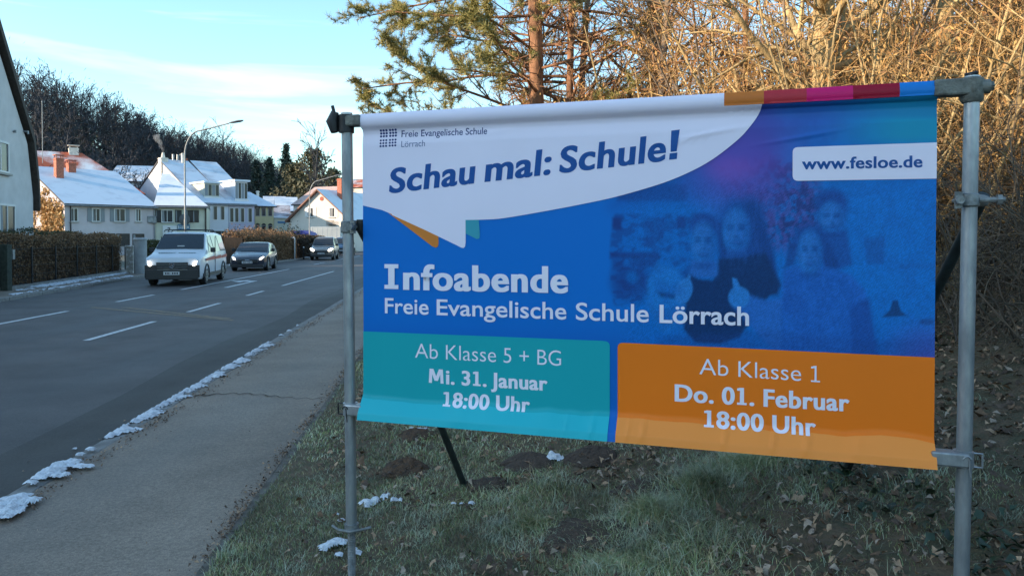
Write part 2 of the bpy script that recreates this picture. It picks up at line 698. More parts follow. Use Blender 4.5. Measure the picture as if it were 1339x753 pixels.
# turn arrow pointing left, seen from the side
ax, ay = -7.55, 25.2
mark([R(ax - .08, ay), R(ax + .08, ay), R(ax + .08, ay + 3.4), R(ax - .08, ay + 3.4)], name='arrow_shaft')
mark([R(ax - .08, ay + 3.4), R(ax + .08, ay + 3.4), R(ax + .08, ay + 4.0), R(ax - .35, ay + 4.1), R(ax - .35, ay + 3.5)], name='arrow_bend')
mark([R(ax - .35, ay + 3.0), R(ax - .35, ay + 4.6), R(ax - .95, ay + 3.8)], name='arrow_head')
# old yellow lines crossing the road
for (p, q) in [((120, 402), (305, 419)), ((160, 402), (300, 417))]:
    def gp(px, py):
        Y = 10
        a_ = at(px, py, 1.0)
        k = CAMZ / (CAMZ - a_.z)
        return Vector((a_.x * k, k, 0))
    A, B = gp(*p), gp(*q)
    mark([A + Vector((0, -.10, 0)), B + Vector((0, -.10, 0)), B + Vector((0, .10, 0)), A + Vector((0, .10, 0))], m=M_old, z=.0045 + .0012 * (p[0] > 130), name='old_line')

# ---- crack across the pavement and dirt at its edges
def dirt_strip(pts, w_, name, z=KH, amp=.5, m=M_dirt, par=None):
    """ragged low ridge along pts"""
    q = MB()
    n_ = len(pts)
    prev = None
    for i, p in enumerate(pts):
        d = (pts[min(i + 1, n_ - 1)] - pts[max(0, i - 1)]).normalized()
        nn = Vector((-d.y, d.x, 0))
        a_ = w_ * max(.08, (fbm(p.x * 3.1 + 9, p.y * 2.7, 3) - .35) * 3) * random.uniform(1 - amp, 1 + amp)
        c_ = w_ * max(.08, (fbm(p.x * 2.3, p.y * 3.9 + 5, 3) - .35) * 3) * random.uniform(1 - amp, 1 + amp)
        row = [p + nn * a_ + Vector((0, 0, z + .001)), p + Vector((0, 0, z + .004 + .18 * min(a_, c_) * random.random())), p - nn * c_ + Vector((0, 0, z + .001))]
        if prev:
            q.quad(prev[0], prev[1], row[1], row[0])
            q.quad(prev[1], prev[2], row[2], row[1])
        prev = row
    return q.build(name, m, par, kind='stuff')


ck = []
for k in range(60):
    s = KERB_R + KW + .05 + k / 59 * (LAWN_L - KERB_R - KW - .14)
    ck.append(R(s, 7.42 + .12 * math.sin(k * .09) + .03 * math.sin(k * .9)))
dirt_strip(ck, .011, 'pavement_crack')
# ------------------------------------------------------------------ THE BANNER (flat print, hung on scaffold tubes)
B_TL, B_BL = at(475, 150, 3.43), at(475, 545, 3.43)
B_TR, B_BR = at(1221, 107, 2.70), at(1221, 608, 2.70)
e_ax = Vector((B_BR.x - B_BL.x, B_BR.y - B_BL.y, 0))
BW = e_ax.length
e_ax.normalize()
BZ0 = .5 * (B_BL.z + B_BR.z)
BHT = .5 * (B_TL.z + B_TR.z) - BZ0
B_O = Vector((B_BL.x, B_BL.y, BZ0))
nrm = Vector((e_ax.y, -e_ax.x, 0))            # towards the road viewer


def _homog(src, dst):
    A, bb = [], []
    for (x, y), (u, v) in zip(src, dst):
        A.append([x, y, 1, 0, 0, 0, -u * x, -u * y])
        bb.append(u)
        A.append([0, 0, 0, x, y, 1, -v * x, -v * y])
        bb.append(v)
    h = np.linalg.solve(np.array(A, float), np.array(bb, float))
    return np.append(h, 1).reshape(3, 3)


HM = _homog([(475, 150), (1221, 107), (1220, 608), (475, 545)], [(0, BHT), (BW, BHT), (BW, 0), (0, 0)])
HMI = np.linalg.inv(HM)


def sh(px, py):
    v = HM @ np.array([px, py, 1.0])
    return (v[0] / v[2], v[1] / v[2])


def off(u, v):
    """relief of the vinyl: rolled over the tubes at top and bottom, soft waves, hem creases"""
    u = np.asarray(u, float)
    v = np.asarray(v, float)
    hem = .112 + .020 * (fbm(u * 5, u * 0 + 3, 3) - .5) * 2
    tb = np.clip(1 - v / hem, 0, 1)
    tb = np.where(tb < .16, tb * tb / .32, tb - .08)
    o = .078 * tb
    o = np.where(v < .03, o - .45 * (.03 - v), o)
    w_ = BHT - v
    top = np.where(w_ < .065, .026 * np.sqrt(np.clip(1 - ((w_ - .030) / .036) ** 2, 0, 1)), 0)
    mid = .014 * np.clip((w_ - .06) / .03, 0, 1) * np.clip(1 - (w_ - .09) / .05, 0, 1)
    o = o + top - mid * .6
    body = np.clip(v / .25, 0, 1) * np.clip(w_ / .2, 0, 1)
    o = o + body * (.010 * (fbm(u * 1.6, v * 1.1, 2) - .5) + .004 * (fbm(u * 5 + v * 2, v * 1.3, 2) - .5))
    # creases in the bottom hem of the orange part and folds near the top
    for cu, cw, ca in [(1.09, .006, .006), (1.24, .005, .004), (1.30, .006, .006), (1.62, .005, .006), (1.80, .006, .007), (1.92, .008, .006), (.98, .003, .004), (2.1, .01, .003), (.5, .02, .002)]:
        o = o + 1.3 * ca * np.exp(-((u - cu - (v - .05) * .12) / (cw * 1.7)) ** 2) * np.clip(1 - np.abs(v - .055) / .055, 0, 1)
    for cu, cv, ln, ca in [(.62, 1.29, .1, .0025), (1.5, 1.24, .16, .005), (1.9, 1.22, .12, .004)]:
        o = o + ca * np.exp(-((v - cv - .15 * (u - cu)) / .008) ** 2) * np.exp(-((u - cu) / ln) ** 2)
    return o


def vinyl(name, col, col2=None):
    m, n, b = _nodes(name)
    b.inputs['Roughness'].default_value = .42
    b.inputs['Specular IOR Level'].default_value = .22
    L = n.links
    t = n.nodes.new('ShaderNodeTexCoord')
    x = n.nodes.new('ShaderNodeTexNoise')
    x.inputs['Scale'].default_value = 2.5
    x.inputs['Detail'].default_value = 6
    L.new(t.outputs['Object'], x.inputs['Vector'])
    mx = n.nodes.new('ShaderNodeMix')
    mx.data_type = 'RGBA'
    mx.inputs[6].default_value = (*[c * .94 for c in col], 1)
    mx.inputs[7].default_value = (*(col2 or [min(1, c * 1.05) for c in col]), 1)
    L.new(x.outputs['Fac'], mx.inputs[0])
    L.new(mx.outputs[2], b.inputs['Base Color'])
    y = n.nodes.new('ShaderNodeTexNoise')
    y.inputs['Scale'].default_value = 700
    L.new(t.outputs['Object'], y.inputs['Vector'])
    bu = n.nodes.new('ShaderNodeBump')
    bu.inputs['Strength'].default_value = .12
    bu.inputs['Distance'].default_value = .001
    L.new(y.outputs['Fac'], bu.inputs['Height'])
    L.new(bu.outputs[0], b.inputs['Normal'])
    return m


V_white = vinyl('vinyl_white', (.86, .79, .93))
V_text = vinyl('vinyl_white_lettering', (.88, .82, .93))
V_navy = vinyl('vinyl_text_blue', (.012, .085, .32))
V_ink = vinyl('vinyl_ink', (.030, .045, .18))
V_grey = vinyl('vinyl_grey_ink', (.17, .20, .36))
V_teal = vinyl('vinyl_teal', (.010, .38, .43))
V_orange = vinyl('vinyl_orange', (.95, .205, .012))
V_tail = vinyl('vinyl_tail_orange', (.68, .22, .04))
V_teal2 = vinyl('vinyl_tail_teal', (.05, .34, .44))
V_b = [vinyl('vinyl_band_%d' % i, c) for i, c in enumerate([(.60, .17, .03), (.50, .035, .05), (.66, .012, .15), (.34, .006, .03), (.01, .20, .62)])]

banner = empty('advertising_banner', B_O, math.atan2(e_ax.y, e_ax.x), 'large blue and white school banner with orange and teal date panels, stretched between scaffold poles', 'banner')


def lift(me_v, layer):
    """u,v sheet coordinates -> local 3D of the banner"""
    u, v = me_v[:, 0], me_v[:, 1]
    o = off(u, v) + layer * .00045 + me_v[:, 2]
    vv = v
    return np.stack([u, -o, vv], -1)


def cut(bm, u0, u1, v0, v1, fu=.04, fv=.035):
    us = list(np.arange(0, BW, fu))
    vs = list(np.arange(0, .15, .0055)) + list(np.arange(.15, BHT - .16, fv)) + list(np.arange(BHT - .16, BHT, .009))
    for x in us:
        if u0 < x < u1:
            bmesh.ops.bisect_plane(bm, geom=bm.verts[:] + bm.edges[:] + bm.faces[:], plane_co=(x, 0, 0), plane_no=(1, 0, 0))
    for y in vs:
        if v0 < y < v1:
            bmesh.ops.bisect_plane(bm, geom=bm.verts[:] + bm.edges[:] + bm.faces[:], plane_co=(0, y, 0), plane_no=(0, 1, 0))
    if v0 < .14 and u1 - u0 > .1:
        for x in np.arange(.0, BW, .0079):
            if u0 < x < u1:
                fs = [f for f in bm.faces if f.calc_center_median().y < .141 and abs(f.calc_center_median().x - x) < fu]
                es = list({e for f in fs for e in f.edges})
                vs_ = list({q for f in fs for q in f.verts})
                bmesh.ops.bisect_plane(bm, geom=vs_ + es + fs, plane_co=(x, 0, 0), plane_no=(1, 0, 0))


def layer_from_mesh(name, me, m, layer, parent, fu=.04, fv=.035, label=None):
    bm = bmesh.new()
    bm.from_mesh(me)
    bmesh.ops.triangulate(bm, faces=bm.faces)
    us = [v.co.x for v in bm.verts]
    vs = [v.co.y for v in bm.verts]
    cut(bm, min(us), max(us), min(vs), max(vs), fu, fv)
    bm.to_mesh(me)
    bm.free()
    co = np.zeros(len(me.vertices) * 3)
    me.vertices.foreach_get('co', co)
    co = lift(co.reshape(-1, 3), layer)
    me.vertices.foreach_set('co', co.ravel())
    me.materials.clear()
    me.materials.append(m)
    me.polygons.foreach_set('use_smooth', [True] * len(me.polygons))
    me.update()
    o = link(name, me, parent)
    if label:
        o['label'] = label
    return o


def poly_layer(name, pts, m, layer, parent=banner, **k):
    me = bpy.data.meshes.new(name)
    me.from_pydata([(p[0], p[1], 0) for p in pts], [], [tuple(range(len(pts)))])
    return layer_from_mesh(name, me, m, layer, parent, **k)


def bez(p0, p1, p2, n=14):
    return [tuple((1 - t) ** 2 * np.array(p0) + 2 * t * (1 - t) * np.array(p1) + t * t * np.array(p2)) for t in np.linspace(0, 1, n)]


def smooth_px(pts, n=6):
    """Catmull-Rom through pixel points"""
    P = [pts[0]] + list(pts) + [pts[-1]]
    res = []
    for i in range(1, len(P) - 2):
        a_, b_, c_, d_ = [np.array(q, float) for q in P[i - 1:i + 3]]
        for t in np.linspace(0, 1, n, endpoint=False):
            res.append(tuple(.5 * ((2 * b_) + (-a_ + c_) * t + (2 * a_ - 5 * b_ + 4 * c_ - d_) * t * t + (-a_ + 3 * b_ - 3 * c_ + d_) * t ** 3)))
    res.append(tuple(pts[-1]))
    return res


# --- printed picture and blue ground: a fine grid with printed colours (a flat print)
def print_color(px, py, u, v):
    """colours printed on the sheet, by sheet position (px, py are layout coordinates)"""
    N = px.shape
    col = np.zeros(N + (3,))

    def put(mask, c):
        col[:] = col * (1 - mask[..., None]) + np.array(c) * mask[..., None]

    def sm(x, a, b):
        t = np.clip((x - a) / (b - a), 0, 1)
        return t * t * (3 - 2 * t)

    def ell(cx, cy, rx, ry, soft=.25, rot=0):
        dx, dy = px - cx, py - cy
        c, s = math.cos(rot), math.sin(rot)
        x, y = dx * c + dy * s, -dx * s + dy * c
        d = np.sqrt((x / rx) ** 2 + (y / ry) ** 2)
        return 1 - sm(d, 1 - soft, 1 + soft)

    def pol(pts, soft=2.5):
        """soft polygon"""
        inside = np.zeros(N, bool)
        dist = np.full(N, 1e9)
        n_ = len(pts)
        for i in range(n_):
            x0, y0 = pts[i]
            x1, y1 = pts[(i + 1) % n_]
            cnd = ((y0 > py) != (y1 > py)) & (px < (x1 - x0) * (py - y0) / (y1 - y0 + 1e-9) + x0)
            inside ^= cnd
            L2 = (x1 - x0) ** 2 + (y1 - y0) ** 2
            t = np.clip(((px - x0) * (x1 - x0) + (py - y0) * (y1 - y0)) / L2, 0, 1)
            dist = np.minimum(dist, np.hypot(px - x0 - t * (x1 - x0), py - y0 - t * (y1 - y0)))
        return sm(np.where(inside, dist, -dist), -soft, soft)

    blue = np.array((.002, .175, .58))
    mid = np.array((.004, .115, .43))
    deep = np.array((.010, .035, .19))
    n1 = fbm(px * .08, py * .08, 4)
    g = sm(px, 760, 900)[..., None]
    col[:] = np.array((.001, .165, .60)) * (1 - g) + blue * g
    # lower left a bit darker, photo fades in from a curved edge
    put(sm(py, 400, 460) * .35, (.006, .06, .34))
    photo = sm(px, 800, 1000) * (1 - sm(px, 1190, 1235) * .4)
    put(photo * .35 * sm(n1, .35, .65), mid)
    # dark upper band behind the bubble edge
    put(pol([(870, 150), (1010, 120), (1010, 260), (800, 270)], 22) * .55, (.008, .055, .30))
    # blurred school building at left with a curved print edge
    edge = sm(px + .0 * py, 794 + 6 * ((py - 340) / 60) ** 2, 799 + 6 * ((py - 340) / 60) ** 2)
    inb = edge * (1 - sm(px, 905, 935)) * sm(py, 276, 282) * (1 - sm(py, 394, 402))
    put(inb * .42, mid)
    put(inb * sm(fbm(px * .11, py * .16, 3), .42, .6) * .5, deep)
    for (x0, y0, x1, y1, k) in [(800, 284, 812, 300, .8), (884, 282, 895, 298, .8), (842, 284, 853, 320, .35), (860, 284, 867, 320, .35), (797, 329, 862, 337, .75), (800, 338, 815, 352, .5), (836, 338, 858, 348, .5), (806, 240, 896, 262, .5)]:
        put(pol([(x0, y0), (x1, y0), (x1, y1), (x0, y1)], 3) * k, deep)
    put(ell(826, 368, 26, 22, .5) * .7, deep)
    put(ell(826, 362, 8, 8, .6) * .6, blue)
    # purple tree crown and glow
    tree = pol([(930, 215), (960, 212), (1000, 205), (1035, 215), (1065, 235), (1075, 280), (1060, 320), (1040, 330), (1000, 320), (985, 270), (950, 250)], 14)
    put(tree * (.35 + .65 * sm(fbm(px * .14, py * .14, 4), .4, .6)), (.028, .032, .16))
    put(tree * sm(fbm(px * .2 + 7, py * .2, 3), .5, .62) * .45, (.12, .09, .36))
    gl = ell(965, 205, 60, 58, .75, .5)
    put(gl * .70, (.16, .075, .46))
    put(ell(1015, 150, 100, 40, .7) * .5, (.05, .06, .34))
    put(ell(955, 222, 26, 14, .8) * .5, (.26, .10, .50))
    # teal upper right
    tr = sm(px, 1060, 1190) * (1 - sm(py, 175, 205))
    put(tr * .9, (.006, .30, .46))
    put(sm(px, 990, 1040) * (1 - sm(py, 150, 158)) * .35, (.012, .10, .36))
    # a little shed and windows right
    put(pol([(1127, 310), (1155, 308), (1153, 345), (1131, 345)], 3) * .45, deep)
    put(pol([(1175, 345), (1220, 343), (1220, 350), (1175, 351)], 3) * .3, deep)
    # ---- four pupils, seen as a blue halftone picture
    skin = (.03, .22, .60)
    lite = (.012, .20, .60)
    dark = (.004, .013, .060)
    hair = (.007, .040, .20)
    # back pupil right (short hair)
    put(ell(1084, 266, 21, 19, .4), (.010, .05, .25))
    put(ell(1085, 285, 17, 22, .28), (.014, .16, .50))
    put(pol([(1070, 305), (1105, 300), (1112, 345), (1075, 360)], 4) * .8, (.012, .06, .28))
    # tall pupil with dark long hair
    put(ell(964, 289, 26, 31, .4), (.010, .07, .31))
    put(ell(982, 296, 17, 36, .4), hair)
    put(pol([(935, 290), (996, 290), (1012, 335), (1016, 372), (985, 378), (940, 350)], 5), hair)
    put(ell(961, 302, 18, 30, .26), (.016, .17, .52))
    put(pol([(950, 325), (972, 325), (980, 345), (945, 345)], 3), (.02, .12, .42))
    put(pol([(938, 338), (1000, 330), (1020, 372), (1015, 385), (930, 385)], 4), dark)
    # left pupil
    put(ell(919, 294, 19, 16, .35), (.010, .05, .25))
    put(ell(918, 319, 16, 29, .28), (.016, .175, .53))
    put(pol([(903, 340), (936, 340), (938, 362), (900, 362)], 4), (.024, .14, .47))
    put(pol([(897, 357), (912, 364), (930, 366), (946, 352), (975, 350), (1016, 366), (1012, 376), (990, 405), (966, 440), (940, 449), (908, 447), (893, 430)], 3), dark)
    put(pol([(858, 345), (885, 352), (897, 380), (888, 420), (868, 435), (845, 400), (846, 366)], 5), lite)
    put(pol([(860, 380), (890, 386), (893, 392), (862, 387)], 3) * .8, dark)
    put(ell(893, 380, 11, 17, .15, .3), skin)
    put(pol([(893, 372), (899, 358), (902, 360), (900, 378)], 1.5), skin)
    # forearm and thumb of the middle pupil
    put(pol([(955, 378), (1000, 392), (1030, 388), (1035, 410), (1040, 450), (1015, 462), (975, 420), (955, 398)], 4), (.022, .14, .50))
    put(ell(965, 388, 14, 14, .15), skin)
    put(pol([(956, 362), (962, 364), (970, 382), (958, 384)], 1.5), skin)
    # girl in front with light top
    put(ell(1057, 316, 24, 25, .45), (.009, .055, .26))
    put(pol([(1030, 318), (1040, 322), (1036, 346), (1024, 350)], 3) * .8, hair)
    put(pol([(1072, 312), (1085, 320), (1096, 348), (1080, 352), (1070, 335)], 3) * .9, hair)
    put(pol([(1022, 352), (1045, 345), (1085, 350), (1110, 358), (1130, 380), (1143, 462), (1020, 462)], 4), (.014, .125, .50))
    put(ell(1057, 330, 16, 29, .28), (.018, .18, .54))
    put(pol([(1110, 400), (1135, 388), (1146, 462), (1112, 462)], 5) * .75, (.010, .05, .26))
    put(ell(1036, 395, 14, 18, .4) * .5, (.012, .08, .36))
    # faces: light forehead, cheeks and nose, shaded eyes, smiling mouths
    for (x, y, rx, ry) in [(918, 318, 16, 29), (961, 302, 18, 30), (1057, 330, 16, 29), (1085, 285, 17, 22)]:
        put(ell(x + rx * .55, y + ry * .1, rx * .6, ry * .95, .6) * .45, (.008, .075, .32))
        put(ell(x - rx * .1, y - ry * .55, rx * .6, ry * .3, .7) * .55, (.035, .19, .56))
        put(ell(x - rx * .45, y + ry * .18, rx * .30, ry * .22, .8) * .6, (.045, .21, .60))
        put(ell(x + rx * .38, y + ry * .18, rx * .25, ry * .20, .8) * .45, (.035, .18, .55))
        put(ell(x - rx * .05, y + ry * .02, rx * .10, ry * .26, .7) * .5, (.05, .22, .60))
        for sg_ in (-1, 1):
            put(ell(x + sg_ * rx * .42, y - ry * .26, rx * .27, ry * .055, .6) * .5, (.006, .03, .15))
            put(ell(x + sg_ * rx * .42, y - ry * .13, rx * .22, ry * .07, .7) * .6, (.005, .03, .17))
        put(ell(x, y + ry * .22, rx * .17, ry * .05, .7) * .4, (.006, .04, .2))
        put(ell(x, y + ry * .49, rx * .40, ry * .11, .6) * .5, (.006, .04, .22))
        put(ell(x, y + ry * .46, rx * .30, ry * .05, .6) * .5, (.035, .17, .52))
        put(ell(x, y + ry * 1.0, rx * .8, ry * .14, .7) * .5, (.006, .045, .22))
    # strands of hair
    st_ = sm(fbm(px * .30 + 20, py * .045, 3), .45, .62)
    hm_ = ell(966, 300, 34, 50, .3) + ell(1057, 325, 30, 34, .3) + ell(919, 292, 20, 14, .4) + ell(1084, 266, 22, 16, .4)
    put(np.clip(hm_, 0, 1) * st_ * .28, (.02, .10, .38))
    cl_ = sm(fbm(px * .10, py * .10, 4), .42, .62)
    put(pol([(1022, 355), (1110, 358), (1143, 462), (1020, 462)], 5) * cl_ * .35, (.006, .07, .34))
    put(pol([(858, 345), (897, 380), (868, 435), (845, 400)], 5) * cl_ * .35, (.006, .07, .34))
    # playground clutter at lower right, violet corner
    put(pol([(1165, 392), (1172, 392), (1175, 405), (1184, 412), (1152, 414), (1162, 404)], 2) * .85, dark)
    put(ell(1210, 420, 10, 4, .4) * .6, dark)
    put(sm(px, 1140, 1215) * sm(py, 405, 465) * .6, (.10, .075, .42))
    put(pol([(860, 440), (1000, 432), (1140, 445), (1220, 440), (1220, 466), (860, 452)], 6) * .35, deep)
    base_ = np.array((.002, .15, .52))
    kk = (photo * .0 + .80)[..., None]
    onp = (sm(px, 800, 850) * sm(py, 200, 240) * (1 - sm(py, 455, 468)))[..., None]
    col[:] = np.where(onp > 0, col * (1 - onp * (1 - kk)) + base_ * onp * (1 - kk), col)
    # halftone grain of the printed photo, strongest in the mid tones
    pat = np.sin(u * 2 * PI / .0105 + v * 200) * np.sin(v * 2 * PI / .0105 - u * 200)
    gr = NP.rand(*N) - .5
    ph = sm(px, 800, 830) * sm(py, 215, 260)
    col[:] = np.clip(col * (1 + ph[..., None] * (.20 * pat + .40 * gr)[..., None]), 0, 1)
    return col


def printed_grid():
    fu = .0034
    uc = sh(775, 400)[0]
    us = np.concatenate([np.linspace(0, uc, 110, endpoint=False), np.linspace(uc, BW, 340)])
    vs = np.concatenate([np.arange(0, .05, .01), np.linspace(.05, .30, 14, endpoint=False), np.linspace(.30, BHT, 250)])
    U, Vv = np.meshgrid(us, vs)
    q = HMI @ np.stack([U.ravel(), Vv.ravel(), np.ones(U.size)])
    px, py = (q[0] / q[2]).reshape(U.shape), (q[1] / q[2]).reshape(U.shape)
    C = print_color(px, py, U, Vv)
    P = lift(np.stack([U.ravel(), Vv.ravel(), U.ravel() * 0 - .0022], -1), 0)
    nx = len(us)
    i = np.arange(len(vs) - 1)[:, None] * nx + np.arange(nx - 1)[None, :]
    F = np.stack([i, i + 1, i + nx + 1, i + nx], -1).reshape(-1, 4)
    m, n, b = _nodes('printed_vinyl')
    a_ = n.nodes.new('ShaderNodeAttribute')
    a_.attribute_name = 'print'
    n.links.new(a_.outputs['Color'], b.inputs['Base Color'])
    b.inputs['Roughness'].default_value = .42
    b.inputs['Specular IOR Level'].default_value = .22
    me = fast_mesh('sheet', P, F, m, True)
    at_ = me.color_attributes.new('print', 'FLOAT_COLOR', 'POINT')
    at_.data.foreach_set('color', np.concatenate([C.reshape(-1, 3), np.ones((U.size, 1))], 1).astype(np.float32).ravel())
    return link('sheet', me, banner)


printed_grid()
# back of the vinyl: white, wraps the tubes
M_back = mat('vinyl_back', (.55, .56, .58), .6)
us = np.linspace(0, BW, 60)
prof = [(BHT - .0, .0), (BHT + .004, .012), (BHT - .01, .05), (BHT - .06, .052), (BHT - .1, .012), (.7, .006), (.13, .006), (.10, .03), (.04, .045), (.0, .03), (-.006, .0)]
V, F = [], []
for j, (zz, oo) in enumerate(prof):
    for i, u in enumerate(us):
        if j == 0:
            V.append((u, -float(off(u, BHT)) + .0005, BHT))
        elif j == len(prof) - 1:
            V.append((u, -float(off(u, 0)) + .0005, 0))
        else:
            V.append((u, oo - (float(off(u, zz)) * .8 if 3 < j < 8 and .12 < zz < BHT - .11 else 0), zz))
for j in range(len(prof) - 1):
    for i in range(len(us) - 1):
        a_ = j * len(us) + i
        F.append((a_, a_ + 1, a_ + len(us) + 1, a_ + len(us)))
link('sheet_back', fast_mesh('sheet_back', V, F, M_back, True), banner)

# --- bubble, tails, panels
top_edge = [sh(475, 150), sh(700, 136.9), sh(945, 122.8)]
bub = [(475, 268), (484, 270.2), (500, 274), (513, 279.5)]
tail = [(513, 280.5), (556, 300), (597, 319.6), (603, 322.8), (606.5, 323.6), (608.6, 321.5), (609.3, 316), (609.2, 287)]
arc = smooth_px([(609.2, 287), (632, 286.6), (659.5, 284.6), (716.8, 274.8), (760, 266.5), (802.9, 257.3), (850, 244), (880, 233.5), (907.6, 221), (930, 208), (950, 193.2), (966, 179.5), (977, 167.3), (986, 155), (991.5, 145), (994.5, 136)], 5)
pts = [(0, BHT), (0, sh(475, 268)[1])] + [sh(*p) for p in bub[1:]] + [sh(*p) for p in tail] + [sh(*p) for p in arc[1:]] + [(sh(994.8, 120)[0], BHT)]
poly_layer('speech_bubble_print', pts, V_white, 2)
poly_layer('tail_shade_print', [sh(*p) for p in [(508, 277.6), (540, 287), (573.5, 305.5), (573.9, 317), (573.0, 321.5), (570, 323.2), (565, 321)]], V_tail, 1)
poly_layer('tail_shade_print', [sh(*p) for p in [(606, 284), (626.3, 284), (627.8, 306), (627.2, 311), (623.8, 311.9), (606, 303)]], V_teal2, 1)
# coloured band on the top roll
xb = [945, 996, 1051, 1110.5, 1170.5]
us_b = [sh(x, 118)[0] for x in xb] + [BW]
for i in range(5):
    poly_layer('colour_band_print', [(us_b[i], BHT - .0), (us_b[i], BHT - .052), (us_b[i + 1], BHT - .052), (us_b[i + 1], BHT)], V_b[i], 3)
# url box
ub = [(1221, 186.2), (1045, 192.2)] + bez((1040, 192.4), (1033.8, 193), (1033.8, 199), 6) + bez((1033.8, 229), (1033.8, 236), (1041, 236.2), 6) + [(1221, 233.2)]
pp = [sh(*p) for p in ub]
pp = [(min(BW, a_), b_) for a_, b_ in pp]
poly_layer('address_box_print', pp, V_white, 2)
# teal and orange panels down to the bottom edge
tp = [(475.0, 432.6), (700, 441.3), (787, 444.8)] + bez((790, 445.2), (796.8, 445.6), (796.9, 452), 6)
pp = [sh(*p) for p in tp]
poly_layer('teal_panel_print', pp + [(sh(797, 569)[0], 0.0), (0, 0.0)], V_teal, 1)
op = [(1220, 466.6)] + bez((815, 447.3), (807.2, 447.0), (807.2, 454), 6)
pp = [sh(*p) for p in op]
pp[0] = (BW, pp[0][1])
poly_layer('orange_panel_print', pp + [(sh(807.3, 571)[0], 0.0), (BW, 0.0)], V_orange, 1)

# lighter hem strips: sky light on the upturned bottom roll put into the colour
V_teal_h = vinyl('vinyl_teal_skylit', (.02, .46, .54))
V_orange_h = vinyl('vinyl_orange_skylit', (.97, .30, .055))


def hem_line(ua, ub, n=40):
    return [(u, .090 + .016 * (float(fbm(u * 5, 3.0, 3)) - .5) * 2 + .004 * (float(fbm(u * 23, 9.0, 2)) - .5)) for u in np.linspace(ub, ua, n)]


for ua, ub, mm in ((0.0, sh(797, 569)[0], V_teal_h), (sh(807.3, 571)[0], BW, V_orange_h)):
    poly_layer('hem_light_tint', [(ua, 0.0), (ub, 0.0)] + hem_line(ua, ub), mm, 2.2)

# --- lettering
_cap = {}


def _txt(body, weight=0.0):
    cu = bpy.data.curves.new('t', 'FONT')
    cu.body = body
    cu.size = 1
    cu.offset = weight
    cu.resolution_u = 5
    cu.fill_mode = 'FRONT'
    o = bpy.data.objects.new('t', cu)
    COL.objects.link(o)
    dg = bpy.context.evaluated_depsgraph_get()
    me = bpy.data.meshes.new_from_object(o.evaluated_get(dg))
    bpy.data.objects.remove(o)
    bpy.data.curves.remove(cu)
    co = np.zeros(len(me.vertices) * 3)
    me.vertices.foreach_get('co', co)
    return me, co.reshape(-1, 3)


_adv = {}


def advance(ch):
    """pen advance of a glyph"""
    if ch not in _adv:
        if 'HH' not in _adv:
            _adv['HH'] = _txt('HH')[1][:, 0].max()
        _adv[ch] = _txt('H' + ch + 'H')[1][:, 0].max() - _adv['HH']
    return _adv[ch]


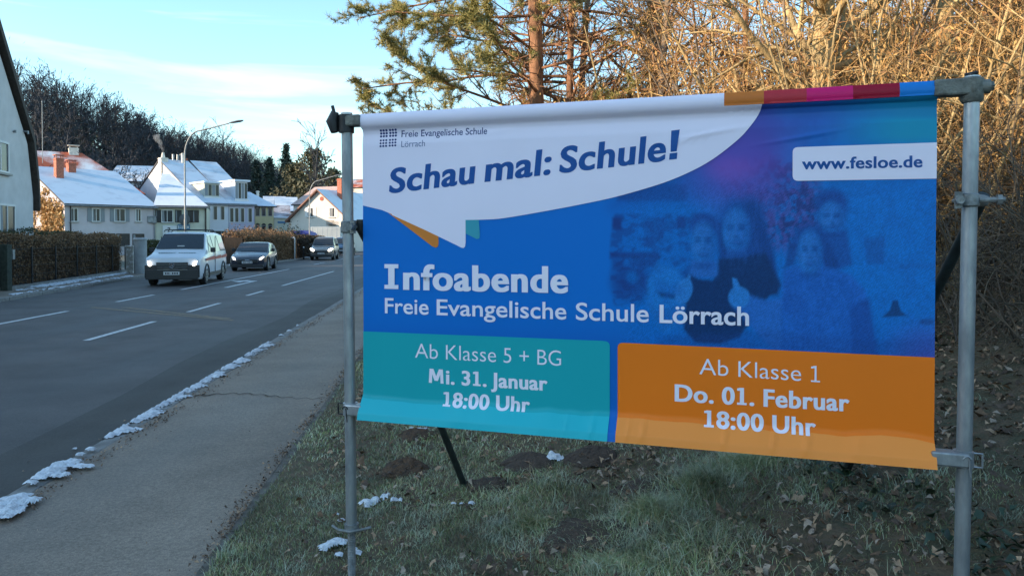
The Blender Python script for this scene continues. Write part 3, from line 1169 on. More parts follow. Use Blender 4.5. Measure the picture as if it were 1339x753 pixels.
def text_mesh(body, weight=0.0, track=0.0):
    """letters set one by one; heavy weights are drawn by a moderate outline plus shifted doubles; 1 has a flag and a foot"""
    V, F = [], []
    x = 0.0
    dbl = [0.0]
    wt = weight
    if weight > .02:
        wt = .017
        e_ = weight - .017
        dbl = [-e_, 0.0, e_]
        track += e_ * 1.7
    st = .044 + weight * 1.05      # half width of a stem
    for ch in body:
        if ch == ' ':
            x += .27
            continue
        if ch == '1':
            c_ = x + .25
            k = len(V)
            V += [(c_ - st, 0, 0), (c_ + st, 0, 0), (c_ + st, .70, 0), (c_ - st * .9, .70, 0)]
            F.append((k, k + 1, k + 2, k + 3))
            k = len(V)
            V += [(c_ - .155 - st * .4, .575, .0), (c_ - st * .9, .615 - st * .5, .0), (c_ - st * .9, .70, .0), (c_ - .155 - st * .4, .64 + st * .3, .0)]
            F.append((k, k + 1, k + 2, k + 3))
            k = len(V)
            hh_ = .045 + st * .55
            V += [(c_ - .165 - st * .3, 0, 0), (c_ + .165 + st * .3, 0, 0), (c_ + .165 + st * .3, hh_, 0), (c_ - .165 - st * .3, hh_, 0)]
            F.append((k, k + 1, k + 2, k + 3))
            x += .50 + track
            continue
        if ch in '!IM':
            k = len(V)
            if ch == '!':
                a_, b_ = x + .17 - st * 1.25, x + .17 + st * 1.25
                V += [(a_ + .02, .20, 0), (b_ - .02, .20, 0), (b_ + .01, .76, 0), (a_ - .01, .76, 0), (a_, 0, 0), (b_, 0, 0), (b_, st * 2.1, 0), (a_, st * 2.1, 0)]
                F += [(k, k + 1, k + 2, k + 3), (k + 4, k + 5, k + 6, k + 7)]
                x += .32 + track
            elif ch == 'I':
                c_, sw, sh_ = x + .24, .19, .115
                V += [(c_ - sw, 0, 0), (c_ + sw, 0, 0), (c_ + sw, sh_, 0), (c_ + st, sh_, 0), (c_ + st, .70 - sh_, 0), (c_ + sw, .70 - sh_, 0), (c_ + sw, .70, 0), (c_ - sw, .70, 0), (c_ - sw, .70 - sh_, 0), (c_ - st, .70 - sh_, 0), (c_ - st, sh_, 0), (c_ - sw, sh_, 0)]
                F += [(k, k + 1, k + 2, k + 3, k + 10, k + 11), (k + 10, k + 3, k + 4, k + 9), (k + 9, k + 4, k + 5, k + 6, k + 7, k + 8)]
                x += .50 + track
            else:
                s2, w2, L_ = st * 1.9, .74, x + .05
                V += [(L_, 0, 0), (L_ + s2, 0, 0), (L_ + s2 + .02, .70, 0), (L_ + .04, .70, 0),
                      (L_ + w2 - s2, 0, 0), (L_ + w2, 0, 0), (L_ + w2 - .04, .70, 0), (L_ + w2 - s2 - .02, .70, 0),
                      (L_ + .07, .70, 0), (L_ + .07 + s2 * 1.05, .70, 0), (L_ + w2 / 2 + s2 * .55, .12, 0), (L_ + w2 / 2 - s2 * .55, .12, 0),
                      (L_ + w2 - .07 - s2 * 1.05, .70, 0), (L_ + w2 - .07, .70, 0)]
                F += [(k, k + 1, k + 2, k + 3), (k + 4, k + 5, k + 6, k + 7), (k + 8, k + 11, k + 10, k + 9), (k + 11, k + 10, k + 13, k + 12)]
                x += w2 + .11 + track
            continue
        me, co = _txt(ch, wt)
        for i_, d_ in enumerate(dbl):
            k = len(V)
            V += [(p[0] + x + d_, p[1], .00012 * i_) for p in co]
            F += [tuple(k + q_ for q_ in f.vertices) for f in me.polygons]
        bpy.data.meshes.remove(me)
        x += advance(ch) + track
    # strokes that cross lie a hair's breadth apart
    V = [list(p) for p in V]
    for j_, f in enumerate(F):
        if len(f) >= 4 and V[f[0]][2] == 0:
            for i_ in f:
                V[i_][2] = .00006 * (j_ % 4)
    me = bpy.data.meshes.new('t')
    me.from_pydata(V, [], F)
    return me


def cap_height(weight):
    if weight not in _cap:
        me = text_mesh('H', weight)
        ys_ = [v.co.y for v in me.vertices]
        _cap[weight] = (min(ys_), max(ys_))
    return _cap[weight]


def letter(body, BLp, BRp, TLp, TRp, m, weight=0.0, layer=4, name='lettering', extra=None, par=banner):
    """BL/BR = ink left/right on the baseline, TL/TR = on the cap line (layout coordinates)"""
    me = text_mesh(body, weight)
    co = np.zeros(len(me.vertices) * 3)
    me.vertices.foreach_get('co', co)
    co = co.reshape(-1, 3)
    y0, y1 = cap_height(weight)
    x0, x1 = co[:, 0].min(), co[:, 0].max()
    a_ = (co[:, 0] - x0) / (x1 - x0)
    b_ = (co[:, 1] - y0) / (y1 - y0)
    P = [np.array(p, float) for p in (BLp, BRp, TLp, TRp)]
    q = (P[0][None] * ((1 - a_) * (1 - b_))[:, None] + P[1][None] * (a_ * (1 - b_))[:, None] + P[2][None] * ((1 - a_) * b_)[:, None] + P[3][None] * (a_ * b_)[:, None])
    uv = HM @ np.stack([q[:, 0], q[:, 1], np.ones(len(q))])
    co[:, 0], co[:, 1], co[:, 2] = uv[0] / uv[2], uv[1] / uv[2], co[:, 2]
    me.vertices.foreach_set('co', co.ravel())
    return layer_from_mesh(name, me, m, layer, par, .03, .04)


def bl(x, y, h, skew=0.0):
    return (x, y), (x + skew, y - h)


def word(body, xl, yl, hl, xr, yr, hr, m, wt, skew=0.0, **k):
    return letter(body, (xl, yl), (xr, yr), (xl + skew, yl - hl), (xr + skew, yr - hr), m, wt, **k)


# slogan
base = lambda x: 252.6 - .11775 * (x - 508.9)
hh = lambda x: 32.5 + (x - 509) * 3.4 / 377
for wd_, xl, xr in [('Schau', 508.9, 620.5), ('mal:', 634.0, 719.5), ('Schule!', 730.5, 884.0)]:
    word(wd_, xl, base(xl), hh(xl), xr, base(xr), hh(xr), V_navy, .033, skew=3.0)
word('Infoabende', 503.2, 377.6, 33, 743, 382.6, 35, V_text, .040)
for wd_, xl, xr in [('Freie', 503.7, 561), ('Evangelische', 571.5, 740.6), ('Schule', 752.9, 847.7), ('Lörrach', 861.8, 978.2)]:
    yb = lambda x: 408.8 + (x - 503.7) * .0346
    hb = lambda x: 20.0 + (x - 503.7) * .0106
    word(wd_, xl, yb(xl), hb(xl), xr, yb(xr), hb(xr), V_text, .012 if wd_ != 'Lörrach' else .022)
word('Ab Klasse 5 + BG', 543, 466.8, 18.6, 733.6, 477.4, 19.6, V_text, -.006)
word('Mi. 31. Januar', 560.9, 500.2, 19, 716, 510.4, 19.6, V_text, .036)
word('18:00 Uhr', 580.2, 530.2, 18.6, 693.2, 538, 19.2, V_text, .036)
word('Ab Klasse 1', 913.8, 488.2, 20.4, 1070.9, 498.9, 20.4, V_text, -.004)
word('Do. 01. Februar', 881.6, 523.9, 22.5, 1109.5, 537.4, 23.5, V_text, .036)
word('18:00 Uhr', 920.2, 556.9, 21.5, 1066, 568.3, 22.5, V_text, .036)
word('www.fesloe.de', 1045.7, 221.4, 15.0, 1202.2, 218.6, 15.6, V_navy, .030)
word('Freie Evangelische Schule', 525.2, 179.0, 8.6, 636.9, 175.2, 9.0, V_ink, .008)
word('Lörrach', 525.6, 192.2, 8.0, 556.4, 191.0, 8.2, V_grey, .0)
# emblem: 2 x 2 blocks of nine rounded squares
lg = MB()
for bi in range(2):
    for bj in range(2):
        for i in range(3):
            for j in range(3):
                cx = 498.6 + bi * 12.0 + i * 3.6
                cy = 170.6 + bj * 12.9 + j * 3.75 - .06 * (cx - 498)
                rr = 1.45 if bj == 0 else 1.3
                pts = []
                for k in range(8):
                    t_ = PI / 8 + k * PI / 4
                    pts.append((*sh(cx + rr * 1.08 * math.cos(t_), cy + rr * 1.08 * math.sin(t_)), 0))
                lg.add(pts, [tuple(range(8))])
lo_ = lg.build('tmp', V_ink)
me = lo_.data
bpy.data.objects.remove(lo_)
layer_from_mesh('emblem_print', me, V_ink, 4, banner, .06, .05)

# ------------------------------------------------------------------ scaffold frame that carries it
M_galv = mat('galvanised_steel', (.40, .42, .44), .48, metal=.75, var=.35, scale=9, stretch=(1, 1, .35), bump=.12, bscale=60, rvar=.12)
M_galv2 = mat('dull_galvanised', (.24, .25, .25), .6, metal=.5, var=.35, scale=22, bump=.3)
M_olive = mat('painted_coupler', (.17, .17, .15), .6, metal=.3, var=.4, scale=25, bump=.3)
M_green = mat('dark_green_tube', (.022, .034, .036), .45, metal=.2, var=.4, scale=14)
M_black = mat('black_fittings', (.03, .03, .032), .5, metal=.4, var=.3, scale=30)
frame = empty('scaffold_frame', (B_O.x, B_O.y, .12), math.atan2(e_ax.y, e_ax.x), 'galvanised scaffold tube frame holding up the blue banner, braced from behind', 'frame')
FR = Matrix.Translation(frame.location) @ Matrix.Rotation(frame.rotation_euler.z, 4, 'Z')
FRI = FR.inverted()


def fl(p):
    return FRI @ Vector(p)


PR = .0255
LP = B_O - e_ax * .076 - nrm * .0
RP = Vector((B_BR.x, B_BR.y, BZ0)) + e_ax * .100
BN = -nrm
zl0 = float(ground_z(LP.x, LP.y))
zr0 = float(ground_z(RP.x, RP.y))
ZT_L = at(455, 148, LP.y).z
ZT_R = at(1268, 100, RP.y).z
LPb = LP + Vector((.004, 0, 0))
m_ = MB().tube([fl((LP.x + .010, LP.y, .36)), fl((LP.x - .004, LP.y, ZT_L))], PR, 20)
m_.build('pole', M_galv, frame, smooth=True)
m_ = MB().tube([fl((RP.x - .010, RP.y, zr0 - .1)), fl((RP.x + .012, RP.y, ZT_R))], PR, 20)
m_.build('pole', M_galv, frame, smooth=True)
# base jack under the left pole: threaded spindle, wing nut, plate
m_ = MB()
z = zl0 - .03
rs, ps = [], []
while z < .35:
    ps += [fl((LP.x + .011, LP.y, z)), fl((LP.x + .011, LP.y, z + .004))]
    rs += [.0165, .0195]
    z += .008
jack = MB().tube(ps, rs, 12).build('base_jack', M_galv2, frame)
m_ = MB().box((-.075, -.075, -.004), (.075, .075, .004), Matrix.Translation(fl((LP.x + .011, LP.y, zl0 - .035))))
m_.build('base_plate', M_galv2, jack)
nut = MB().tube([fl((LP.x + .011, LP.y, .325)), fl((LP.x + .011, LP.y, .36))], .034, 12)
c = Vector((LP.x + .011, LP.y, .342))
nut.tube([fl(c + Vector((-.09, -.01, .012))), fl(c + Vector((-.06, -.02, -.004))), fl(c + Vector((0, -.04, -.006))), fl(c + Vector((.06, -.02, -.002))), fl(c + Vector((.09, 0, .0)))], .0065, 8)
nut.build('wing_nut', M_galv2, jack, smooth=True)


def coupler(name, P, m, side, r=.036, h=.05, bolt=True):
    """swivel half couplers round a tube at P with bolt and wing"""
    b_ = MB().tube([fl(P + Vector((0, 0, -h))), fl(P + Vector((0, 0, -h * .8))), fl(P + Vector((0, 0, h * .8))), fl(P + Vector((0, 0, h)))], [r * .86, r, r, r * .86], 14)
    if bolt:
        q_ = P + e_ax * side * (r + .004)
        b_.tube([fl(q_ - nrm * .045), fl(q_ + nrm * .05)], .008, 8)
        b_.tube([fl(q_ + nrm * .035), fl(q_ + nrm * .052)], .016, 6)
        b_.box((-.012, -.006, -.03), (.012, .006, .03), Matrix.Translation(fl(q_ + nrm * .022)))
    return b_.build(name, m, frame, smooth=True)


# rails: tube ends with flat plates, sheet sleeves run over them
zt, zb = BZ0 + BHT - .032, BZ0 + .035
rail_t = MB().tube([fl(LP + Vector((0, 0, zt - LP.z))), fl(RP + Vector((0, 0, zt - RP.z + .004)))], .024, 14).build('top_rail', M_olive, frame, smooth=True)
rail_b = MB().tube([fl(LP + Vector((0, 0, zb - LP.z)) - nrm * -.004), fl(RP + Vector((0, 0, zb - RP.z)) - nrm * -.004)], .024, 14).build('bottom_rail', M_galv, frame, smooth=True)
# top left fitting: dark half-round clamp and pale tongue
P = Vector((LP.x - .006, LP.y, zt + .004))
b_ = MB().box((-.02, -.033, -.026), (.085, .026, .026), Matrix.Translation(fl(P)))
b_.build('tongue_plate', M_olive, frame, bevel=.008)
b_ = MB()
b_.tube([fl(P - e_ax * .050 + Vector((0, 0, -.05)) + nrm * .02), fl(P - e_ax * .062 + Vector((0, 0, 0)) + nrm * .02), fl(P - e_ax * .048 + Vector((0, 0, .045)) + nrm * .02)], [.018, .030, .017], 12)
b_.tube([fl(P + Vector((0, 0, -.052))), fl(P + Vector((0, 0, .030)))], .036, 14)
b_.tube([fl(P - e_ax * .055 + Vector((0, 0, .03)) + nrm * .01), fl(P - e_ax * .068 + Vector((0, 0, .075)) + nrm * .01)], .008, 8)
b_.build('clamp', M_black, frame, smooth=True)
# top right fitting
P = Vector((RP.x + .010, RP.y, zt + .004))
b_ = MB().box((-.125, -.036, -.030), (.02, .026, .030), Matrix.Translation(fl(P)))
b_.build('tongue_plate', M_olive, frame, bevel=.008)
b_ = MB()
b_.tube([fl(P + Vector((0, 0, -.055))), fl(P + Vector((0, 0, -.045))), fl(P + Vector((0, 0, .028))), fl(P + Vector((0, 0, .034)))], [.031, .038, .038, .030], 16)
b_.tube([fl(P + e_ax * .012), fl(P + e_ax * .056)], .026, 12)
b_.tube([fl(P + e_ax * .056), fl(P + e_ax * .068)], .018, 6)
b_.build('clamp', M_olive, frame, smooth=True)
b_ = MB()
b_.tube([fl(P + Vector((0, 0, .02)) - e_ax * .01), fl(P + Vector((0, 0, .05)) - e_ax * .002)], .012, 8)
b_.tube([fl(P + Vector((0, 0, .045)) - e_ax * .022), fl(P + Vector((0, 0, .052)) + e_ax * .018)], .007, 8)
b_.build('bolt', M_black, frame, smooth=True)
# bottom left and right fittings
for PP, sd in ((Vector((LP.x + .007, LP.y, zb)), 1), (Vector((RP.x - .006, RP.y, zb)), -1)):
    b_ = MB()
    x0, x1 = (-.012, .078) if sd > 0 else (-.11, .012)
    b_.box((x0, -.040, -.026), (x1, .020, .026), Matrix.Translation(fl(PP)))
    b_.build('tongue_plate', M_galv, frame, bevel=.007)
    b_ = MB()
    b_.tube([fl(PP + Vector((0, 0, -.028))), fl(PP + Vector((0, 0, .028)))], .034, 16)
    b_.build('clamp', M_galv, frame, smooth=True)
    b_ = MB()
    q_ = PP - e_ax * sd * .046 + nrm * .01
    b_.tube([fl(q_ + Vector((0, 0, -.026)) + e_ax * sd * .016), fl(q_ + Vector((0, 0, -.026)) - e_ax * sd * .012), fl(q_ + Vector((0, 0, .024)) - e_ax * sd * .012), fl(q_ + Vector((0, 0, .024)) + e_ax * sd * .016)], .0038, 6)
    q2 = PP + nrm * .040 + e_ax * sd * (-.004)
    ring = [fl(q2 + e_ax * math.cos(t_) * .013 + Vector((0, 0, .004 + math.sin(t_) * .013))) for t_ in np.linspace(0, PI, 9)]
    b_.tube(ring, .003, 6)
    b_.tube([fl(q2 + e_ax * .004 + Vector((0, 0, .01))), fl(q2 + e_ax * .010 + Vector((0, 0, -.055)))], .0026, 6)
    b_.build('locking_clip', M_black if sd > 0 else M_galv, frame, smooth=True)
# braces
Pl = Vector((LP.x, LP.y, at(470, 297, LP.y).z))
coupler('clamp', Pl, M_galv2, 1, .034, .028)
foot = Vector((-.28, 4.69, 0))
foot.z = float(ground_z(foot.x, foot.y))
st = Pl + e_ax * .055 + BN * .03
b_ = MB()
b_.tube([Pl + Vector((0, 0, 0)), st], .018, 8)
b_.tube([st + Vector((0, 0, .035)), st, st + Vector((.03, .08, -.10))], [.024, .030, .022], 10)
b_.v = [tuple(fl(p)) for p in b_.v]
b_.build('brace_head', M_black, frame, smooth=True)
MB().tube([fl(st), fl(foot - Vector((0, 0, .08)))], .021, 14).build('brace', M_green, frame, smooth=True)
Pr = Vector((RP.x + .004, RP.y, at(1260, 262, RP.y).z))
coupler('clamp', Pr, M_galv2, -1, .034, .024)
st = Pr + e_ax * .06 + BN * .05
b_ = MB()
b_.tube([Pr + e_ax * .03 + nrm * .01, Pr + e_ax * .11 + nrm * .01], .010, 8)
b_.tube([Pr + e_ax * .085 + nrm * .01, Pr + e_ax * .10 + nrm * .01], .020, 6)
b_.tube([Pr + e_ax * .02 + BN * .01, st], .022, 8)
b_.v = [tuple(fl(p)) for p in b_.v]
b_.build('brace_head', M_galv2, frame, smooth=True)
foot = Vector((1.78, 4.0, 0))
foot.z = float(ground_z(foot.x, foot.y))
MB().tube([fl(st + Vector((0, 0, .02))), fl(foot - Vector((0, 0, .08)))], .021, 14).build('brace', M_green, frame, smooth=True)
# ------------------------------------------------------------------ grass, leaf litter, molehills, snow on the verge
def patch_mask(x, y):
    """1 where bare soil / leaf litter wins over grass"""
    s = x + RD * y
    n = fbm(x * 1.5 + 3, y * 1.5, 4)
    litter = np.clip((s - .9 - (y - 4) * .22) * .55, 0, 1)
    return np.clip((n - .52) * 8, 0, 1) * .85 + litter * np.clip((n - .25) * 4, .15, 1)


def blades():
    V, F = [], []
    tot = 0
    out = []
    for (x0, x1, y0, y1, n, hgt, wd) in [(-1.2, 3.2, 1.9, 5.2, 120000, .040, .0034), (-1.6, 4.0, 5.2, 9.5, 60000, .045, .006), (-3.0, 4, 9.5, 26, 26000, .05, .012)]:
        y = y0 + (y1 - y0) * NP.rand(n) ** 1.15
        s = NP.uniform(LAWN_L - .02, x1, n)
        x = s - RD * y
        keep = (NP.rand(n) > patch_mask(x, y) * .92) & (NP.rand(n) < .35 + 1.1 * fbm(x * 3, y * 3, 3))
        x, y, s = x[keep], y[keep], s[keep]
        h = .72 * hgt * (.35 + .9 * NP.rand(len(x))) * (.3 + 1.4 * fbm(x * 3.2, y * 3.2, 3))
        tuft = fbm(x * 1.1 + 40, y * 1.1 + 11, 3)
        h = h * (1 + 1.6 * np.clip(tuft - .56, 0, 1) * 5)
        out.append((x, y, h, np.full(len(x), wd)))
    # longer tufts under the orange end and by the foreground
    for cx, cy, rr, n, hh_ in [(1.05, 4.15, .45, 2400, .11), (.75, 3.95, .2, 1500, .09), (.85, 2.75, .5, 5200, .07), (.45, 3.35, .35, 2600, .06), (.1, 3.9, .2, 900, .06), (1.35, 4.3, .3, 2000, .1)]:
        a = NP.rand(n) * 2 * PI
        r = rr * np.abs(NP.randn(n)) * .6
        out.append((cx + r * np.cos(a), cy + r * np.sin(a) * .6, hh_ * (.4 + .8 * NP.rand(n)), np.full(n, .003)))
    x, y, h, wd = [np.concatenate(q) for q in zip(*out)]
    n = len(x)
    z = ground_z(x, y)
    a = NP.rand(n) * 2 * PI
    lean = (NP.rand(n) * 1.6 + .35) * h
    la = NP.rand(n) * 2 * PI + 2.5 * fbm(x * .9, y * .9, 2)
    dx, dy = np.cos(a) * wd / 2, np.sin(a) * wd / 2
    P0 = np.stack([x - dx, y - dy, z - .004], -1)
    P1 = np.stack([x + dx, y + dy, z - .004], -1)
    mx_, my_ = x + np.cos(la) * lean * .35, y + np.sin(la) * lean * .35
    P2 = np.stack([mx_ + dx * .7, my_ + dy * .7, z + h * .62], -1)
    P3 = np.stack([mx_ - dx * .7, my_ - dy * .7, z + h * .62], -1)
    P4 = np.stack([x + np.cos(la) * lean, y + np.sin(la) * lean, z + h * .85], -1)
    V = np.stack([P0, P1, P2, P3, P4], 1).reshape(-1, 3)
    b_ = (np.arange(n) * 5)[:, None]
    F = np.concatenate([np.concatenate([b_, b_ + 1, b_ + 2], 1), np.concatenate([b_, b_ + 2, b_ + 3], 1), np.concatenate([b_ + 3, b_ + 2, b_ + 4], 1)])
    return V, F


M_grass = mat_random('frosted_grass', [(.16, .21, .07), (.24, .30, .13), (.46, .48, .36), (.17, .23, .075), (.52, .41, .24), (.10, .14, .05)], .75, .55, 2.2)
_n = M_grass.node_tree
_b = _n.nodes['Principled BSDF']
_x = _n.nodes.new('ShaderNodeTexNoise')
_x.inputs['Scale'].default_value = 4.5
_x.inputs['Detail'].default_value = 5
_t = _n.nodes.new('ShaderNodeTexCoord')
_n.links.new(_t.outputs['Object'], _x.inputs['Vector'])
_r = _n.nodes.new('ShaderNodeMapRange')
_r.inputs[1].default_value, _r.inputs[2].default_value = .50, .68
_r.inputs[4].default_value = .5
_n.links.new(_x.outputs['Fac'], _r.inputs[0])
_m = _n.nodes.new('ShaderNodeMix')
_m.data_type = 'RGBA'
_src = _b.inputs['Base Color'].links[0].from_socket
_n.links.new(_src, _m.inputs[6])
_m.inputs[7].default_value = (.46, .50, .43, 1)
_n.links.new(_r.outputs[0], _m.inputs[0])
_n.links.new(_m.outputs[2], _b.inputs['Base Color'])
V, F = blades()
o = link('grass', fast_mesh('grass', V, F, M_grass), lawn, kind='stuff')
o['label'] = 'short frosted grass of the verge'

# fallen leaves: 5 shapes, largest ones are objects of their own, the rest one mass
M_leaf = [mat('fallen_leaf_brown', (.20, .115, .065), .8, var=.5, scale=30, bump=.3), mat('fallen_leaf_tan', (.42, .27, .165), .8, var=.45, scale=30, bump=.3),
          mat('fallen_leaf_grey', (.38, .29, .22), .8, var=.4, scale=30, bump=.3), mat('fallen_leaf_dark', (.11, .07, .048), .85, var=.5, scale=30, bump=.3)]


def leaf_shape(k):
    """curled, lobed leaf outline about 1 long as fan of triangles"""
    rs = random.Random(k)
    n = 8
    pts = []
    for i in range(n):
        t = 2 * PI * i / n
        r = .5 * (1 - .45 * (i % 2) * rs.uniform(.3, 1.3))
        pts.append((math.cos(t) * r * rs.uniform(.9, 1.12), math.sin(t) * r * .62 * rs.uniform(.85, 1.15)))
    cu, cv = rs.uniform(-1.6, 1.6), rs.uniform(-1.3, 1.8)
    tw = rs.uniform(-.5, .5)
    f = lambda x, y: cu * x * x * .8 + cv * y * y * 1.3 + tw * x * y * 1.5 + .11 * rs.uniform(-1, 1)
    V = [(0, 0, f(0, 0))] + [(x, y, f(x, y)) for x, y in pts]
    zmin = min(v[2] for v in V)
    V = [(a, b_, c - zmin) for a, b_, c in V]
    F = [(0, 1 + i, 1 + (i + 1) % n) for i in range(n)]
    return V, F


leafs = []
for k in range(12):
    V, F = leaf_shape(k)
    me = bpy.data.meshes.new('leaf')
    me.from_pydata(V, [], F)
    me.materials.append(M_leaf[[0, 1, 2, 3, 0, 1, 3, 0, 2, 1, 0, 3][k]])
    me.polygons.foreach_set('use_smooth', [True] * len(F))
    leafs.append((me, V, F))
LR = random.Random(5)
big = []
while len(big) < 280:
    y = 2.2 + 3.6 * LR.random() ** 1.1
    s = LR.uniform(-.9, 3.4)
    x = s - RD * y
    pm = float(patch_mask(np.array([x]), np.array([y]))[0])
    if LR.random() > .12 + pm * .88:
        continue
    big.append((x, y))
lawn_children = []
for x, y in big:
    me, _, _ = LR.choice(leafs)
    o = link('leaf', me, lawn)
    sc = LR.choice([LR.uniform(.03, .055), LR.uniform(.03, .06), LR.uniform(.05, .10)])
    o.location = (x, y, float(ground_z(x, y)) + LR.uniform(.004, .03))
    o.rotation_euler = (LR.uniform(-.6, .6), LR.uniform(-.6, .6), LR.uniform(0, 6.28))
    o.scale = (sc, sc, sc * LR.uniform(.7, 1.1))


def litter_mass(name, n, gen, smin, smax, mats, lift_=.03):
    VV, FF, MI = [], [], []
    base = 0
    shapes = [(np.array(V), np.array(F)) for _, V, F in leafs]
    P = gen(n)
    for j, (V, F) in enumerate(shapes):
        pts = P[j::len(shapes)]
        m_ = len(pts)
        if not m_:
            continue
        sc = NP.uniform(smin, smax, m_)
        az, rx, ry = NP.uniform(0, 2 * PI, m_), NP.uniform(-.8, .8, m_), NP.uniform(-.8, .8, m_)
        X = V[None, :, 0] * sc[:, None]
        Y = V[None, :, 1] * sc[:, None]
        Z = V[None, :, 2] * sc[:, None]
        Z2 = Z + X * np.sin(rx)[:, None] + Y * np.sin(ry)[:, None]
        x2 = X * np.cos(az)[:, None] - Y * np.sin(az)[:, None] + pts[:, 0:1]
        y2 = X * np.sin(az)[:, None] + Y * np.cos(az)[:, None] + pts[:, 1:2]
        z2 = Z2 + pts[:, 2:3] + NP.uniform(0, lift_, m_)[:, None]
        VV.append(np.stack([x2, y2, z2], -1).reshape(-1, 3))
        FF.append((F[None] + (np.arange(m_) * len(V))[:, None, None] + base).reshape(-1, 3))
        MI.append(np.full(m_ * len(F), j % len(mats)))
        base += m_ * len(V)
    me = fast_mesh(name, np.concatenate(VV), np.concatenate(FF), mats)
    me.polygons.foreach_set('material_index', np.concatenate(MI).astype(np.int32))
    return me


def gen_bank(n):
    y = 1.8 + 14 * NP.rand(n * 6) ** 1.5
    s = NP.uniform(-.9, 9.5, n * 6)
    x = s - RD * y
    k = NP.rand(n * 6) < .12 + patch_mask(x, y)
    x, y = x[k][:n], y[k][:n]
    return np.stack([x, y, ground_z(x, y)], -1)


link('leaf_litter', litter_mass('leaf_litter', 38000, gen_bank, .018, .058, [M_leaf[0], M_leaf[1], M_leaf[3], M_leaf[2], M_leaf[3]], .035), lawn, kind='stuff')

# crumbs of leaves and soil along both edges of the path and the crack
def gen_edge(n):
    t_ = 1.6 + 22 * NP.rand(n * 5) ** 1.6
    which = NP.rand(n * 5)
    j = np.abs(NP.randn(n * 5))
    sL = KERB_R + KW + .09 + .10 * (fbm(t_ * .8, t_ * 0 + 3, 3) - .5) + .05 * NP.randn(n * 5)
    sR = LAWN_L - .05 - .045 * j
    sK = KERB_R - .02 - .10 * j
    s = np.where(which < .42, sL, np.where(which < .84, sR, sK))
    k = NP.rand(n * 5) < np.clip((fbm(t_ * 2.3 + which * 2, which * 9, 3) - .42) * 5, .03, 1)
    s, t_ = s[k][:n], t_[k][:n]
    z = np.where(s < KERB_R, .006, KH + .002)
    return np.stack([s - RD * t_, t_, z], -1)


link('path_edge_crumbs', litter_mass('path_edge_crumbs', 6000, gen_edge, .007, .028, [M_leaf[3], M_leaf[0], M_leaf[3], M_leaf[1]], .004), None, kind='stuff')
def gen_loose(n):
    t_ = 1.6 + 14 * NP.rand(n)
    s = NP.uniform(KERB_R + .2, LAWN_L - .1, n)
    return np.stack([s - RD * t_, t_, s * 0 + KH], -1)
link('loose_grit', litter_mass('loose_grit', 700, gen_loose, .004, .012, [M_leaf[2], M_leaf[3], M_leaf[1]], .002), None, kind='stuff')

# ivy leaves creeping over the litter, dark green
M_ivy = mat('ivy', (.022, .045, .022), .45, var=.5, scale=20)


def gen_ivy(n):
    y = 2.6 + 11 * NP.rand(n * 8)
    s = NP.uniform(1.9, 9.0, n * 8)
    x = s - RD * y
    k = NP.rand(n * 8) < np.clip((fbm(x * 1.1 + 30, y * 1.1, 3) - .5) * 5, 0, 1)
    x, y = x[k][:n], y[k][:n]
    return np.stack([x, y, ground_z(x, y) + .01], -1)


link('ivy_ground_cover', litter_mass('ivy_ground_cover', 6500, gen_ivy, .03, .075, [M_ivy], .05), lawn, kind='stuff')

# little sticks on the bank
sg = []
for k in range(800):
    y = 2.2 + 9 * LR.random() ** 1.4
    s = LR.uniform(1.0, 7.5)
    x = s - RD * y
    z = float(ground_z(x, y)) + .02
    a, l = LR.uniform(0, 6.28), LR.uniform(.05, .35)
    sg.append((x, y, z, x + l * math.cos(a), y + l * math.sin(a), z + LR.uniform(-.02, .06) + .3 * l * math.cos(a), .003, .0015))
M_stick = mat('dead_twigs', (.13, .105, .08), .85, var=.5, scale=12)
link('dead_twigs', seg_mesh('dead_twigs', sg, M_stick), lawn, kind='stuff')


# molehills
M_mole = mat('molehill_soil', (.115, .062, .032), .95, col2=(.05, .032, .022), scale=22, bump=1, bscale=70)
M_mole2 = mat('dark_molehill_soil', (.050, .036, .028), .95, col2=(.09, .06, .042), scale=22, bump=1, bscale=70)


def mound(name, px, py, r, h, m, label, cat='molehill', grp=None):
    # ground point under the pixel
    Y = 3.0
    for _ in range(30):
        p = at(px, py, Y)
        Y += (p.z - float(ground_z(p.x, p.y))) * 1.2
    p = at(px, py, Y)
    n = 44
    V, F = [], []
    for j in range(n + 1):
        for i in range(n + 1):
            u, v = i / n * 2 - 1, j / n * 2 - 1
            a = math.atan2(v, u)
            rr = math.hypot(u, v) / (1 + .22 * (float(vnoise(a * 1.3 + px, py)) - .5) * 2)
            x, y = p.x + u * r * 1.2, p.y + v * r * 1.2
            q = max(0, 1 - rr * rr)
            cl = .5 * (float(fbm(x * 22, y * 22, 3)) - .5) + .35 * (float(fbm(x * 60, y * 60, 2)) - .5)
            V.append((u * r * 1.2, v * r * 1.2, float(ground_z(x, y)) - p.z - .02 + h * q ** .8 * (1 + cl) + (.02 if q > 0 else -.02)))
    for j in range(n):
        for i in range(n):
            k = j * (n + 1) + i
            F.append((k, k + 1, k + n + 2, k + n + 1))
    o = link(name, fast_mesh(name, V, F, m, True), None, (p.x, p.y, p.z))
    return tag(o, label, cat, grp)


